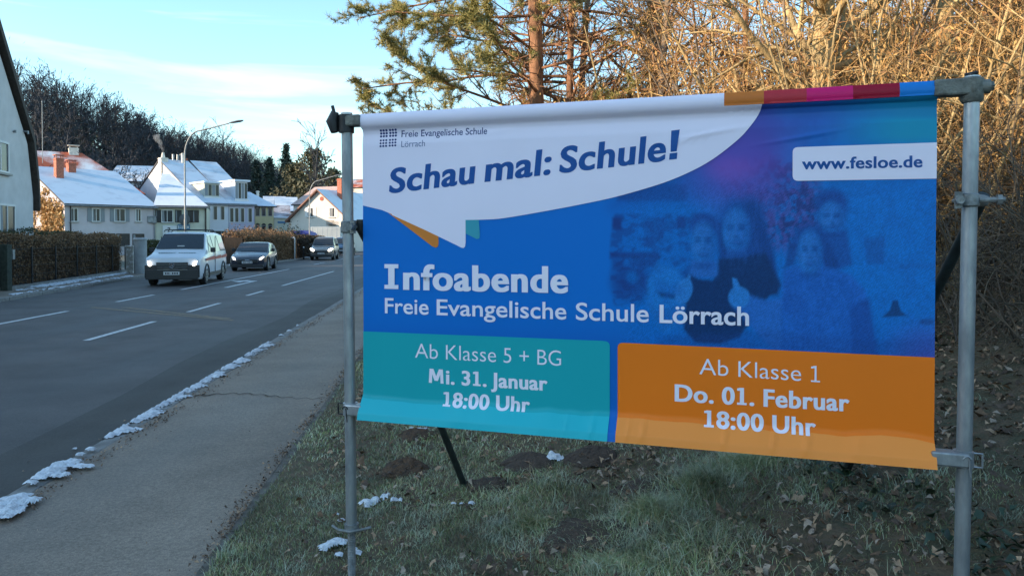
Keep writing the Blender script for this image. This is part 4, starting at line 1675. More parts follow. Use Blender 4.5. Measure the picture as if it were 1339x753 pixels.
mound('molehill', 531, 614, .135, .075, M_mole, 'reddish brown rounded molehill in the grass left of the dark brace', grp='molehills on the verge')
mound('molehill', 640, 634, .13, .045, M_mole2, 'dark flat molehill right beside the foot of the dark brace', grp='molehills on the verge')
mound('molehill', 545, 570, .15, .05, M_mole, 'low brown molehill with snow crumbs behind the banner left corner', grp='molehills on the verge')
mound('molehill', 690, 605, .16, .045, M_mole2, 'flat brown soil heap left of the small white snow lump', grp='molehills on the verge')
mound('molehill', 770, 598, .17, .06, M_mole2, 'brown soil heap right of the small white snow lump', grp='molehills on the verge')
mound('molehill', 845, 640, .18, .05, M_mole2, 'dark soil heap under the orange panel in mid lawn', grp='molehills on the verge')
mound('molehill', 770, 700, .2, .035, M_mole2, 'flattened dark soil patch nearest the viewer under the banner middle', grp='molehills on the verge')


def snow_lump(pts, zfun, h, name, label=None, par=None, grp=None, res=.012, cat='snow', edge=1.0):
    """thin irregular sheet of snow over an area given as blobs (x, y, r)"""
    x0 = min(p[0] - p[2] for p in pts) - .02
    x1 = max(p[0] + p[2] for p in pts) + .02
    y0 = min(p[1] - p[2] for p in pts) - .02
    y1 = max(p[1] + p[2] for p in pts) + .02
    xs, ys = np.arange(x0, x1, res), np.arange(y0, y1, res)
    X, Y = np.meshgrid(xs, ys)
    D = np.full(X.shape, -1.0)
    for (a, b_, r) in pts:
        D = np.maximum(D, 1 - np.hypot(X - a, Y - b_) / r)
    D = D + edge * (.9 * (fbm(X * 9, Y * 9, 3) - .5) + .8 * (fbm(X * 34, Y * 34, 2) - .5))
    Z = zfun(X, Y) - .006 + .75 * h * np.clip(D * 1.8, -.3, 1) * (.35 + 1.3 * fbm(X * 26, Y * 26, 3))
    keep = D > 0.02
    c = keep[:-1, :-1] & keep[1:, :-1] & keep[:-1, 1:] & keep[1:, 1:]
    nx = len(xs)
    i = (np.arange(len(ys) - 1)[:, None] * nx + np.arange(nx - 1)[None, :])[c]
    F = np.stack([i, i + 1, i + nx + 1, i + nx], -1)
    if len(F) == 0:
        return None
    used, inv = np.unique(F, return_inverse=True)
    V = np.stack([X, Y, Z], -1).reshape(-1, 3)[used]
    cx = V.mean(0)
    o = link(name, fast_mesh(name, V - cx, inv.reshape(F.shape), M_snow, True), par, tuple(cx))
    return tag(o, label, cat if label else None, grp)


def gpix(px, py, zf=ground_z, Y=4.0):
    for _ in range(40):
        p = at(px, py, Y)
        Y = max(.5, Y + (p.z - float(zf(p.x, p.y))) * 1.0 * max(1, Y / 3))
    return at(px, py, Y)


def lump_px(blobs, h, label, grp='snow remains on the verge', zf=ground_z, name='snow_patch', res=.010):
    pts = []
    for (px, py, r) in blobs:
        p = gpix(px, py, zf)
        pts.append((p.x, p.y, r))
    return snow_lump(pts, lambda X, Y: zf(X, Y) + .018, h, name, label, grp=grp, res=res)


lump_px([(481, 662, .05), (492, 658, .04), (503, 654, .045), (515, 656, .04), (523, 658, .03)], .03, 'longest of the snow remains, lying in the grass right of the left pole')
lump_px([(722, 601, .05), (728, 603, .06), (736, 604, .04)], .05, 'small white snow lump between brown soil heaps below the teal panel')
lump_px([(538, 562, .03), (548, 563, .035), (557, 564, .03)], .02, 'crumbs of snow on the low molehill just under the banner left corner')
lump_px([(428, 718, .05), (440, 712, .06), (446, 728, .04)], .02, 'frosty snow remains left of the left pole foot')
lump_px([(462, 722, .03), (468, 726, .035)], .02, 'tiny snow crumb right of the left pole foot')
lump_px([(440, 676, .025), (446, 682, .03)], .015, 'thin snow crumb left of the left pole in the grass')
lump_px([(592, 661, .02), (604, 661, .02), (616, 661, .02)], .012, 'thin streak of snow crumbs in the grass in front of the dark brace')


def road_z(X, Y):
    s = X + RD * Y
    return np.where(s > KERB_R, KH, 0.0) + 0 * s


def kerb_z(X, Y):
    s = np.asarray(X + RD * np.asarray(Y))
    return np.interp(s, [KERB_R - .05, KERB_R + .004], [0.0, KH + .004])


def lump_st(blobs, h, label, zf, grp, name='snow_patch', res=.02, edge=1.0):
    pts = [(*R(s, t).xy, r) for s, t, r in blobs]
    return snow_lump(pts, zf, h, name, label, grp=grp, res=res, edge=edge)


kg = 'snow along the near kerb'
lump_px([(4, 662, .12), (20, 655, .10), (38, 658, .07), (6, 672, .12), (-10, 668, .1)], .03, 'snow patch on the near kerb at the left edge of the photo', kg, kerb_z)
lump_px([(40, 634, .05), (55, 625, .08), (70, 618, .09), (80, 610, .10), (92, 607, .08)], .03, 'snow patch on the near kerb, second from the left edge', kg, kerb_z)
lump_px([(74, 624, .05), (84, 623, .05)], .02, 'small flat snow patch on the kerb stone below the second kerb patch', kg, kerb_z)
lump_px([(103, 612, .05), (113, 612, .05)], .02, 'small oblong snow patch on top of the kerb stone', kg, kerb_z)
lump_px([(106, 596, .05), (118, 590, .05), (98, 589, .03)], .02, 'narrow snow patch in the gutter just left of the long snow bank', kg, kerb_z)
lb = []
for k in range(34):
    f = k / 33
    t_ = 5.9 + f * 5.3
    lb.append((KERB_R - .01 + .05 * math.sin(k * 1.7), t_, .095 + .04 * math.sin(k * 2.3) + .07 * LR.random() * (k % 3 != 0)))
lump_st(lb, .034, 'long broken snow bank along the near kerb beside the pavement', kerb_z, kg, res=.014)
lump_st([(KERB_R + .02, 12.0, .06), (KERB_R + .02, 12.6, .07), (KERB_R, 13.4, .06)], .03, 'last crumbs of snow far up the near kerb', kerb_z, kg, res=.012)


def lk_z(X, Y):
    s = X + RD * Y
    return .095 + 0 * s


fg = 'snow along the far kerb and fence'
for (ta, tb_, ofs, r, lab) in [(20.8, 23.4, .0, .16, 'thin snow on the far kerb nearest the left photo edge'), (23.8, 27.5, .05, .17, 'long thin snow strip on the far kerb before the fence'), (28.4, 31.2, .0, .14, 'short snow strip on the far kerb left of the white van')]:
    n_ = int((tb_ - ta) * 4)
    lump_st([(float(kl(ta + (tb_ - ta) * k / n_)) + ofs - .33 + LR.uniform(-.10, .10), ta + (tb_ - ta) * k / n_, r * (.25 + 1.1 * LR.random())) for k in range(n_ + 1)], .04, lab, lk_z, fg, res=.03)
fence_s = lambda t: float(np.interp(t, [15, 23.4, 35.0], [-13.35, -13.65, -15.2]))
n_ = 60
lump_st([(fence_s(24.2 + 10.4 * k / n_) + .34 + .08 * math.sin(k * 1.9), 24.2 + 10.4 * k / n_, (.30 if k < 26 else .17) * (.7 + .5 * LR.random())) for k in range(n_ + 1)], .05, 'long white snow strip at the foot of the hedge fence', lambda X, Y: X * 0 + .09, fg, res=.035)
lump_st([(fence_s(22.6) + .45, 22.8, .2), (fence_s(23.0) + .5, 23.3, .16)], .04, 'small snow patch before the first fence post', lambda X, Y: X * 0 + .09, fg, res=.03)
FARL = {41.5: 'snow patch on the far pavement between white van and dark hatchback', 43: 'snow patch on the far pavement left of the dark hatchback', 47: 'snow patch on the far pavement hidden behind the dark hatchback', 55: 'snow patch on the far pavement at the start of the dark hedge', 60: 'snow patch on the far pavement before the lamp pole of the white gable house'}
for t_, ofs in [(41.5, 1.1), (43, .6), (47, .5), (55, .8), (60, .7)]:
    lump_st([(float(kl(t_)) - ofs - .5 + .3 * k, t_ + .5 * k, .35) for k in range(3)], .05, FARL[t_], lambda X, Y: X * 0 + .09, 'snow patches by the sunlit hedge', res=.06, name='snow_patch')
# ------------------------------------------------------------------ TREES AND SHRUBS
TR = random.Random(21)


def rnd_dir(d, ang, rng=TR):
    """direction d deflected by about ang"""
    a = d.orthogonal().normalized()
    b_ = d.cross(a)
    t = rng.uniform(0, 2 * PI)
    return (d * math.cos(ang) + (a * math.cos(t) + b_ * math.sin(t)) * math.sin(ang)).normalized()


def grow(segs, p, d, L_, r, lvl, P, ends=None, rng=TR):
    """branch of level lvl; P[lvl] = (steps, wiggle, child count, child length ratio, angle, up-pull, start fraction)"""
    st, wig, nc, lr, ang, up, s0 = P[lvl]
    step = L_ / st
    nxt = []
    for i in range(st):
        f = (i + 1) / st
        d = (rnd_dir(d, wig * rng.random(), rng) + Vector((0, 0, up * step))).normalized()
        q = p + d * step
        r1 = r * (1 - .72 / st) if i < st - 1 else r * .45
        segs.append((p.x, p.y, p.z, q.x, q.y, q.z, r, r1))
        if lvl + 1 < len(P) and f >= s0:
            k = nc / max(1, st * (1 - s0))
            kk = int(k) + (rng.random() < k - int(k))
            for _ in range(kk):
                nxt.append((p.lerp(q, rng.random()), rnd_dir(d, ang * rng.uniform(.6, 1.3), rng), L_ * lr * rng.uniform(.6, 1.2) * (1.15 - .6 * f), max(.0012, r1 * .55)))
        p, r = q, r1
    if ends is not None and lvl == len(P) - 1:
        ends.append((p, d))
    for a in nxt:
        grow(segs, a[0], a[1], a[2], a[3], lvl + 1, P, ends, rng)


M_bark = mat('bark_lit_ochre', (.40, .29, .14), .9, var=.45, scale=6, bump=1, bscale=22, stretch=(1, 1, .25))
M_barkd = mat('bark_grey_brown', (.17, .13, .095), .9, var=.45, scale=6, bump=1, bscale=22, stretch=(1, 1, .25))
M_pine = mat('pine_bark', (.24, .12, .065), .9, var=.5, scale=7, bump=1, bscale=18, stretch=(1, 1, .4))
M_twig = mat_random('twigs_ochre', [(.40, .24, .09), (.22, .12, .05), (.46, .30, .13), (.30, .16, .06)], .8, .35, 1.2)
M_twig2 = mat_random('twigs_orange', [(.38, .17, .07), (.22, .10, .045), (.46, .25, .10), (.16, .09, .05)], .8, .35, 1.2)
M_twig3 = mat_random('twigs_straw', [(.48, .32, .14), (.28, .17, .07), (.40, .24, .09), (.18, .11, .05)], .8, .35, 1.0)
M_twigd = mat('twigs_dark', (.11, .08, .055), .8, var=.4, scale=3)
M_cat = mat_random('catkins_and_dead_leaves', [(.40, .22, .06), (.30, .14, .045), (.48, .30, .10), (.20, .10, .045)], .8, .2, 5)
M_need = mat_random('pine_needles', [(.16, .18, .05), (.28, .26, .075), (.42, .32, .10), (.12, .14, .045)], .6, .3, 2)


def flecks(name, pts, L_, wd, m, per=1, droop=.6):
    """small hanging leaves or catkins at points (n,3)"""
    P = np.repeat(np.asarray(pts), per, 0)
    n = len(P)
    P = P + NP.uniform(-.03, .03, (n, 3))
    d = NP.randn(n, 3)
    d[:, 2] -= droop * 2
    d /= np.linalg.norm(d, axis=1, keepdims=True)
    ll = L_ * NP.uniform(.5, 1.2, n)[:, None]
    s = np.cross(d, NP.randn(n, 3))
    s /= np.linalg.norm(s, axis=1, keepdims=True)
    s = s * wd / 2
    V = np.stack([P, P + d * ll * .5 + s, P + d * ll, P + d * ll * .5 - s], 1).reshape(-1, 3)
    F = np.arange(4 * n).reshape(-1, 4)
    return fast_mesh(name, V, F, m)


def needles(name, ends, m, n_per=42, L_=.10, ball=.10):
    P = np.array([tuple(e[0]) for e in ends])
    D = np.array([tuple(e[1]) for e in ends])
    P = np.repeat(P, n_per, 0)
    D = np.repeat(D, n_per, 0)
    n = len(P)
    P = P - D * (NP.rand(n, 1) * ball * 2.0)
    d = D * .5 + NP.randn(n, 3) * .6
    d[:, 2] += .2
    d /= np.linalg.norm(d, axis=1, keepdims=True)
    s = np.cross(d, NP.randn(n, 3))
    s /= np.linalg.norm(s, axis=1, keepdims=True)
    ll = L_ * NP.uniform(.7, 1.2, (n, 1))
    w_ = .0045
    V = np.stack([P - s * w_, P + s * w_, P + d * ll], 1).reshape(-1, 3)
    return fast_mesh(name, V, np.arange(3 * n).reshape(-1, 3), m)


# --- hazel-like shrubs: many arching stems, twigs, catkins; 4 shapes copied along the bank
SH_P = [(6, .26, 15, .38, .95, .04, .08), (4, .40, 6, .50, .9, -.02, .1), (3, .45, 0, 0, 0, 0, 0)]


def make_shrub(k, nst, H, spread, mtw, mst, cats, seed):
    rng = random.Random(seed)
    root = empty('hazel_shrub')
    stems, tw = [], []
    for i in range(nst):
        a = rng.uniform(0, 2 * PI)
        r0 = rng.uniform(0, .35)
        p = Vector((r0 * math.cos(a), r0 * math.sin(a), -.05))
        d = Vector((math.cos(a) * spread * rng.random(), math.sin(a) * spread * rng.random(), 1)).normalized()
        ss = []
        hgt = H * rng.uniform(.55, 1.1)
        grow(ss, p, d, hgt, rng.uniform(.010, .026), 0, SH_P, None, rng)
        thick = [q for q in ss if q[6] > .006]
        stems += thick
        tw += [q for q in ss if q[6] <= .006]
    # long arching canes
    for i in range(nst // 2):
        a = rng.uniform(0, 2 * PI)
        p = Vector((.2 * math.cos(a), .2 * math.sin(a), 0))
        d = Vector((math.cos(a) * .5, math.sin(a) * .5, 1)).normalized()
        r = rng.uniform(.004, .008)
        L_ = H * rng.uniform(.7, 1.15)
        b_ = rng.uniform(.06, .22)
        for j in range(9):
            q = p + d * L_ / 9
            tw.append((*p, *q, r, r * .86))
            r *= .86
            p = q
            d = (d + Vector((math.cos(a) * b_ * .6, math.sin(a) * b_ * .6, -b_ * j * .22))).normalized()
    link('stems', seg_mesh('stems', stems, mst, 5, True), root)
    link('twigs', twig_mesh('twigs', tw, mtw), root)
    if cats:
        P = [q[3:6] for q in tw if q[6] < .004]
        rng.shuffle(P)
        link('catkins', flecks('catkins', P[:cats], .065, .014, M_cat), root)
    return root


SHRUBS = [
    (12.5, make_shrub(0, 15, 3.3, .55, M_twig3, M_bark, 2200, 1)),
    (12.5, make_shrub(1, 13, 3.8, .45, M_twig, M_bark, 1800, 2)),
    (12.5, make_shrub(2, 17, 2.7, .75, M_twig3, M_bark, 1500, 3)),
    (12.5, make_shrub(3, 14, 4.2, .40, M_twig2, M_barkd, 2400, 4)),
]
used_first = [False] * 4
spots = []
SR = random.Random(77)
# (s, t) on the bank: a band behind the banner, denser to the right
for row, (sa, sb, ta, tb_, n) in enumerate([(3.3, 9.5, 6.4, 8.0, 10), (2.9, 11, 8.4, 10.8, 13), (2.2, 13, 11.2, 14, 14), (2.4, 16, 15, 20, 14), (6.3, 9.2, 3.8, 5.8, 4)]):
    for i in range(n):
        f = (i + .5) / n
        spots.append((sa + (sb - sa) * f + SR.uniform(-.4, .4), SR.uniform(ta, tb_), row))
spots.sort(key=lambda q: q[1])
place_words = {0: 'in the front bank row', 1: 'in the second bank row', 2: 'in the third bank row', 3: 'in the back bank row', 4: 'right of the right pole'}
ordw = ['leftmost', 'second', 'third', 'fourth', 'fifth', 'sixth', 'seventh', 'eighth', 'ninth', 'tenth', 'eleventh', 'twelfth', 'thirteenth', 'fourteenth']
rank = {}
for row in range(5):
    for j, q in enumerate(sorted([q for q in spots if q[2] == row])):
        rank[q] = ordw[j] + (' of' if j == 0 else ' from the left')
for i, (s, t_, row) in enumerate(spots):
    k = SR.randrange(4)
    if row in (0, 4):
        k = SR.choice([0, 2, 0, 1])
    proto = SHRUBS[k][1]
    o = proto if not used_first[k] else copy_tree(proto)
    used_first[k] = True
    p = R(s, t_)
    o.location = (p.x, p.y, float(ground_z(p.x, p.y)) - .03)
    o.rotation_euler = (SR.uniform(-.06, .06), SR.uniform(-.06, .06), SR.uniform(0, 6.28))
    sc = SR.uniform(.9, 1.3) * (.85 if row in (0, 4) else 1.1)
    o.scale = (sc, sc, sc)
    tag(o, ['straw coloured arching hazel shrub ', 'tall ochre hazel shrub with catkins ', 'low spreading straw coloured shrub ', 'tall orange brown twiggy shrub '][k] + place_words[row] + ', ' + rank[(s, t_, row)], 'shrub', 'bare shrubs of the thicket behind the banner, ' + ['front row', 'second row', 'third row', 'back row', 'right edge'][row])
for k in range(4):
    if not used_first[k]:
        for ch in list(SHRUBS[k][1].children):
            bpy.data.objects.remove(ch)
        bpy.data.objects.remove(SHRUBS[k][1])

# dark bramble tangles low on the bank, right of the right pole
BR_P = [(8, .35, 7, .40, .9, -.10, .1), (4, .45, 3, .5, .8, -.05, .1), (2, .4, 0, 0, 0, 0, 0)]
M_bram = mat_random('bramble_stems', [(.075, .055, .045), (.13, .09, .06), (.045, .04, .03), (.19, .14, .09)], .8, .3, 2)
rngb = random.Random(17)
sg = []
for k in range(34):
    a = rngb.uniform(0, 6.28)
    grow(sg, Vector((rngb.uniform(-.5, .5), rngb.uniform(-.5, .5), 0)), Vector((math.cos(a), math.sin(a), rngb.uniform(.6, 2.0))).normalized(), rngb.uniform(.8, 1.7), .007, 0, BR_P, None, rngb)
sg = [(*q[:6], max(q[6], .0022), max(q[7], .0018)) for q in sg]
bmesh_ = seg_mesh('stems', sg, M_bram, 3)
bsp = [(s_, t_) for t_ in (4.1, 5.1, 6.2, 7.3) for s_ in np.arange(3.6 + (7.3 - t_) * .05, 9.0, 1.15)]
bsp = [(s_, t_) for s_, t_ in bsp if (s_ - RD * t_) / t_ > .42 and (s_ - RD * t_) / t_ < 1.05]
cnt_ = {}
for s_, t_ in bsp:
    p = R(s_ + SR.uniform(-.3, .3), t_ + SR.uniform(-.3, .3))
    ix = cnt_.get(t_, 0)
    cnt_[t_] = ix + 1
    rw = {4.1: 'nearest', 5.1: 'second', 6.2: 'third', 7.3: 'farthest'}[t_]
    o = empty('bramble', (p.x, p.y, float(ground_z(p.x, p.y)) - .02), SR.uniform(0, 6.28), 'dark bramble tangle on the leafy bank, %s row, %s' % (rw, ordw[ix] + (' of' if ix == 0 else ' from the left')), 'bramble', 'bramble tangles on the bank')
    link('stems', bmesh_, o)
    o.scale = (SR.uniform(.8, 1.2),) * 3

# --- woodland trees of the bank: tall trunks with bare crowns
BT_P = [(10, .05, 34, .25, 1.1, .02, .10), (6, .22, 8, .42, .8, .03, .1), (4, .3, 7, .48, .8, .0, .1), (4, .35, 0, 0, 0, 0, 0)]


def bare_tree(name, s, t_, H, r, label, mt, mtw, seed, P=BT_P, cat='tree', group=None, cats=0, lean=(0, 0)):
    rng = random.Random(seed)
    p = R(s, t_)
    z = float(ground_z(p.x, p.y)) - .1
    root = empty(name, (p.x, p.y, z), 0, label, cat, group)
    ss = []
    grow(ss, Vector((0, 0, 0)), Vector((lean[0], lean[1], 1)).normalized(), H, r, 0, P, None, rng)
    ss.append((0, 0, -.3, 0, 0, .02, r * 1.35, r))
    tk = [q for q in ss if q[6] > r * .42]
    br = [q for q in ss if r * .42 >= q[6] > .007]
    zc = 2.2 + .33 * t_ - z
    tw = [q for q in ss if q[6] <= .007 and (q[2] < zc or rng.random() < .15)]
    link('trunk', seg_mesh('trunk', tk, mt, 12, True), root)
    link('branches', seg_mesh('branches', br, mt, 4, True), root)
    cr = link('twigs', twig_mesh('twigs', tw, mtw), root)
    if cats:
        pts = [q[3:6] for q in tw]
        rng.shuffle(pts)
        link('catkins', flecks('catkins', pts[:cats], .07, .012, M_cat), root)
    return root


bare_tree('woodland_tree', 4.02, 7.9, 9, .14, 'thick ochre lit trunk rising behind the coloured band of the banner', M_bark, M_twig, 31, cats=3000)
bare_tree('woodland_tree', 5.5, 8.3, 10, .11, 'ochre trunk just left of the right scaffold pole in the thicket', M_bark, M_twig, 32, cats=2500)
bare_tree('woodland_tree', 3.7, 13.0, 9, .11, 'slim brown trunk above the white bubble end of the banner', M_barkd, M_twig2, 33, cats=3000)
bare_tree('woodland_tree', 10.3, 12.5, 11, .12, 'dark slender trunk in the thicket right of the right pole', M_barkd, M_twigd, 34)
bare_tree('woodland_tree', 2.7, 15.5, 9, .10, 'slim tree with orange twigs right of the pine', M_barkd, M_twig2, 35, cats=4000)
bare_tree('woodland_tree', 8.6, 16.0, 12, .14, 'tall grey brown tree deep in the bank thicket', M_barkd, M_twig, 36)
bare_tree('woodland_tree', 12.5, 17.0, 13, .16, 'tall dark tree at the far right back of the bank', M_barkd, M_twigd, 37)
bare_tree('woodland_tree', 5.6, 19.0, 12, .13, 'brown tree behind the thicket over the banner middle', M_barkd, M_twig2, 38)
LP_ = [(10, .04, 46, .24, 1.25, .0, .12), (6, .18, 10, .40, .85, -.06, .1), (3, .3, 6, .55, .8, .0, .1), (3, .35, 0, 0, 0, 0, 0)]
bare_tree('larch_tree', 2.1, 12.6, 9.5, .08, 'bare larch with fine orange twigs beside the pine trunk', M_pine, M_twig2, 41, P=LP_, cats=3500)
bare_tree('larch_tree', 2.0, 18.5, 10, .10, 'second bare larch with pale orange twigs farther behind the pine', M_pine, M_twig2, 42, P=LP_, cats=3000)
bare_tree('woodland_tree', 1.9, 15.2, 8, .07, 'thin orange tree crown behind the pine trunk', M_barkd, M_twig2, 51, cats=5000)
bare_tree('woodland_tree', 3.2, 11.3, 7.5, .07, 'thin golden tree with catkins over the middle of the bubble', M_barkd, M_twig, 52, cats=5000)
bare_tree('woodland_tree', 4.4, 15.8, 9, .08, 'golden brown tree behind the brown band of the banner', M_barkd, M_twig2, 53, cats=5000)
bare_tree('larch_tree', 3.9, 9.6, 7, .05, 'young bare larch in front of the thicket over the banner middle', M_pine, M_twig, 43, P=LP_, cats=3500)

# --- the pine over the left half of the banner
rng = random.Random(8)
pp_ = at(702, 300, 12.6)
pz = float(ground_z(pp_.x, pp_.y)) - .1
pine = empty('pine_tree', (pp_.x, pp_.y, pz), 0, 'pine with reddish trunk and green needle tufts above the left half of the banner', 'tree')
tr_, br, tw, ends = [], [], [], []
grow(tr_, Vector((0, 0, -.2)), Vector((0, 0, 1)), 12.5, .155, 0, [(14, .02, 0, 0, 0, 0, 0)], None, rng)
link('trunk', seg_mesh('trunk', tr_, M_pine, 14, True), pine)
PB = [(8, .16, 17, .34, .75, .03, .15), (4, .28, 8, .42, .65, .06, .15), (3, .3, 0, 0, 0, 0, 0)]
for k in range(56):
    z = 2.0 + k * .13
    a = k * 2.4 + rng.uniform(-.4, .4)
    # light comes from the road side: the crown is much wider there
    side = math.cos(a - PI)
    L_ = (2.0 + 1.35 * max(0, side)) * (1.1 if z < 6.5 else .85) * rng.uniform(.7, 1.1)
    d = Vector((math.cos(a), math.sin(a), rng.uniform(-.12, .22))).normalized()
    ss, en = [], []
    grow(ss, Vector((0, 0, z)), d, L_, .030, 0, PB, en, rng)
    br += [q for q in ss if q[6] > .006]
    tw += [q for q in ss if q[6] <= .006]
    for (p, dd) in en:
        rad = math.hypot(p.x, p.y)
        want = np.clip((rad - .9) / .8, 0, 1) * (1.0 if p.x < -.6 else .25)
        if rng.random() < want:
            ends.append((p, dd))
link('branches', seg_mesh('branches', br, M_pine, 5, True), pine)
link('twigs', twig_mesh('twigs', tw, M_twig2), pine)
print('pine ends', len(ends))
link('needles', needles('needles', ends, M_need, 62, .105, .09), pine)

# --- wood on the hill at the left: bare trees, one mass; skyline ones as things
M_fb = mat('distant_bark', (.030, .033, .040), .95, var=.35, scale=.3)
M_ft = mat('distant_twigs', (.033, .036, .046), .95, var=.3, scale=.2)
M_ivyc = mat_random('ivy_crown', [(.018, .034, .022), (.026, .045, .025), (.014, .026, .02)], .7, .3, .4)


def far_tree_segs(rng, H, dens=1.0, tr_=.22, tw_=.05):
    P = [(6, .07, 15 * dens, .42, .75, .01, .28), (3, .22, 5.5 * dens, .48, .65, .03, .2), (2, .3, 0, 0, 0, 0, 0)]
    ss = []
    grow(ss, Vector((0, 0, -.5)), Vector((rng.uniform(-.06, .06), rng.uniform(-.06, .06), 1)).normalized(), H, tr_, 0, P, None, rng)
    return [(*q[:6], max(q[6], tw_), max(q[7], tw_ * .7)) for q in ss]


rng = random.Random(99)
variants = [np.array(far_tree_segs(rng, 14.0)) for _ in range(9)]
cnt = 0
allsegs = []
pts = []
for _ in range(3000):
    Y = rng.uniform(85, 430)
    foot = float(interp(Y, [0, 60, 100, 350, 600], [-70, -64, -58, -52, -60]))
    X = foot - rng.random() ** .9 * 72
    pts.append((X, Y))
def seen(X, Y):
    # trees low down behind the houses are left out
    px = 669.5 + X / Y * FPX
    zt = float(hill_z(np.array(X), np.array(Y))) + 14
    py = 311 - (zt - CAMZ) / Y * FPX
    return -60 < px < 470 and py < interp(px, [0, 40, 120, 200, 330, 470], [300, 215, 205, 225, 250, 290])
pts = [p for p in pts if seen(*p)][:700]
print('trees', len(pts))
for X, Y in pts:
    v = variants[rng.randrange(9)].copy()
    sc = rng.uniform(.82, 1.03) * (1.0 if X < -75 else .8)
    a = rng.uniform(0, 6.28)
    c, s_ = math.cos(a) * sc, math.sin(a) * sc
    z = float(hill_z(np.array(X), np.array(Y)))
    for i in (0, 3):
        x_, y_ = v[:, i] * c - v[:, i + 1] * s_, v[:, i] * s_ + v[:, i + 1] * c
        v[:, i], v[:, i + 1] = x_ + X, y_ + Y
        v[:, i + 2] = v[:, i + 2] * sc + z
    allsegs.append(v)
allsegs = np.concatenate(allsegs)
print('wood segs', len(allsegs))
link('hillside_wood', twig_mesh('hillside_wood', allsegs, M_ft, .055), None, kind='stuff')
tag(bpy.data.objects['hillside_wood'], 'bare dark winter wood covering the hillside behind the houses', 'wood')
# fine twig haze in the crowns
HP = []
for X, Y in pts:
    z = float(hill_z(np.array(X), np.array(Y)))
    HP.append(np.array([X, Y, z + 8.0]) + NP.randn(160, 3) * np.array([2.3, 2.3, 2.7]))
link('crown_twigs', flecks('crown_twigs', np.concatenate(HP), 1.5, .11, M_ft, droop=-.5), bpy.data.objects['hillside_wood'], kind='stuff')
# evergreen undergrowth and ivy clumps in the wood
PV = []
for _ in range(260):
    X, Y = pts[rng.randrange(len(pts))]
    z = float(hill_z(np.array(X), np.array(Y)))
    h_ = rng.uniform(2, 9)
    c = np.array([X, Y, z + h_ * .5])
    PV.append(c + NP.randn(60, 3) * np.array([1.6, 1.6, h_ * .30]))
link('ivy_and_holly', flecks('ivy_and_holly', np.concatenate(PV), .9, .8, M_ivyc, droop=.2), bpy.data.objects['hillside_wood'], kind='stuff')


def skyline_tree(px, top, Y, label, kind='bare', name='skyline_tree', seed=0, wide=1.0):
    rng = random.Random(seed)
    tp_ = at(px, top, Y)
    z = float(hill_z(np.array(tp_.x), np.array(Y)))
    z = max(z, -.06)
    H = tp_.z - z
    root = empty(name, (tp_.x, Y, z), 0, label, 'tree')
    if kind == 'bare':
        ss = far_tree_segs(rng, H * 1.03, 1.4, .25, .045)
        link('trunk', seg_mesh('trunk', [q for q in ss if q[6] > .1], M_fb, 6), root)
        link('crown', seg_mesh('crown', [q for q in ss if q[6] <= .1], M_ft, 3), root)
    elif kind == 'ivy':
        ss = far_tree_segs(rng, H, .8, .35, .06)
        link('trunk', seg_mesh('trunk', ss, M_fb, 4), root)
        P = np.concatenate([np.array(q[3:6])[None] + NP.randn(14, 3) * .55 for q in ss if q[6] > .10 and q[5] < H * .85])
        link('crown', flecks('crown', P, .8, .6, M_ivyc, droop=.3), root)
    else:
        mc = mat_random('conifer_' + kind, [(.016, .032, .026), (.028, .045, .03)] if kind == 'spruce' else [(.050, .055, .026), (.085, .075, .035), (.035, .042, .022)], .7, .3, .4)
        tk = [(0, 0, -.3, 0, 0, H * .95, .30, .05)]
        link('trunk', seg_mesh('trunk', tk, M_fb, 6), root)
        P = []
        nl = 30
        for j in range(nl):
            f = j / nl
            zz = H * (.06 + .94 * f)
            if kind == 'spruce':
                rad = H * .20 * wide * (1 - f) + .15
                na = 7
            else:
                rad = H * .36 * wide * (1 - f) ** .6 * (1 - .2 * math.sin(f * 20)) + .3
                na = 9
            for a_ in range(na):
                t = rng.uniform(0, 2 * PI)
                rr = rad * rng.uniform(.65, 1.15)
                nn = 16
                u = NP.rand(nn) ** .7
                q = np.stack([np.cos(t) * rr * u, np.sin(t) * rr * u, zz - rr * u * (.30 if kind == 'spruce' else -.25)], -1)
                P.append(q + NP.randn(nn, 3) * .22)
        link('crown', flecks('crown', np.concatenate(P), .75, .34, mc, droop=.5 if kind == 'spruce' else -.1), root)
    return root


skyline_tree(152, 130, 205, 'ivy clad broken tree sticking out of the hill skyline above the red roof', 'ivy', seed=3)
skyline_tree(196, 150, 215, 'wide bare crown on the skyline right of the ivy clad tree', 'bare', seed=4)
skyline_tree(255, 168, 200, 'bare tree on the skyline behind the curved lamp pole', 'bare', seed=5)
skyline_tree(290, 172, 210, 'bare tree on the skyline right of the curved lamp arm', 'bare', seed=6)
skyline_tree(374, 186, 170, 'slim dark spruce standing over the wood edge left of the white gable', 'spruce', 'spruce_tree', seed=7)
skyline_tree(352, 205, 165, 'dark spruce left of the slim tall spruce', 'spruce', 'spruce_tree', seed=9, wide=1.4)
skyline_tree(335, 208, 168, 'broad dark spruce nearest the dormer houses', 'spruce', 'spruce_tree', seed=10, wide=1.5)
skyline_tree(410, 196, 135, 'broad olive brown conifer behind the white gable house', 'cedar', 'conifer_tree', seed=11, wide=1.15)
skyline_tree(388, 214, 140, 'lower olive conifer left of the broad olive brown one', 'cedar', 'conifer_tree', seed=12, wide=1.1)
skyline_tree(437, 222, 150, 'small dark conifer right of the broad olive brown one', 'cedar', 'conifer_tree', seed=13, wide=.9)
skyline_tree(412, 182, 128, 'bare crown rising out of the olive brown conifers', 'bare', seed=14)
skyline_tree(362, 214, 180, 'bare grey tree between the dark spruces', 'bare', seed=15)
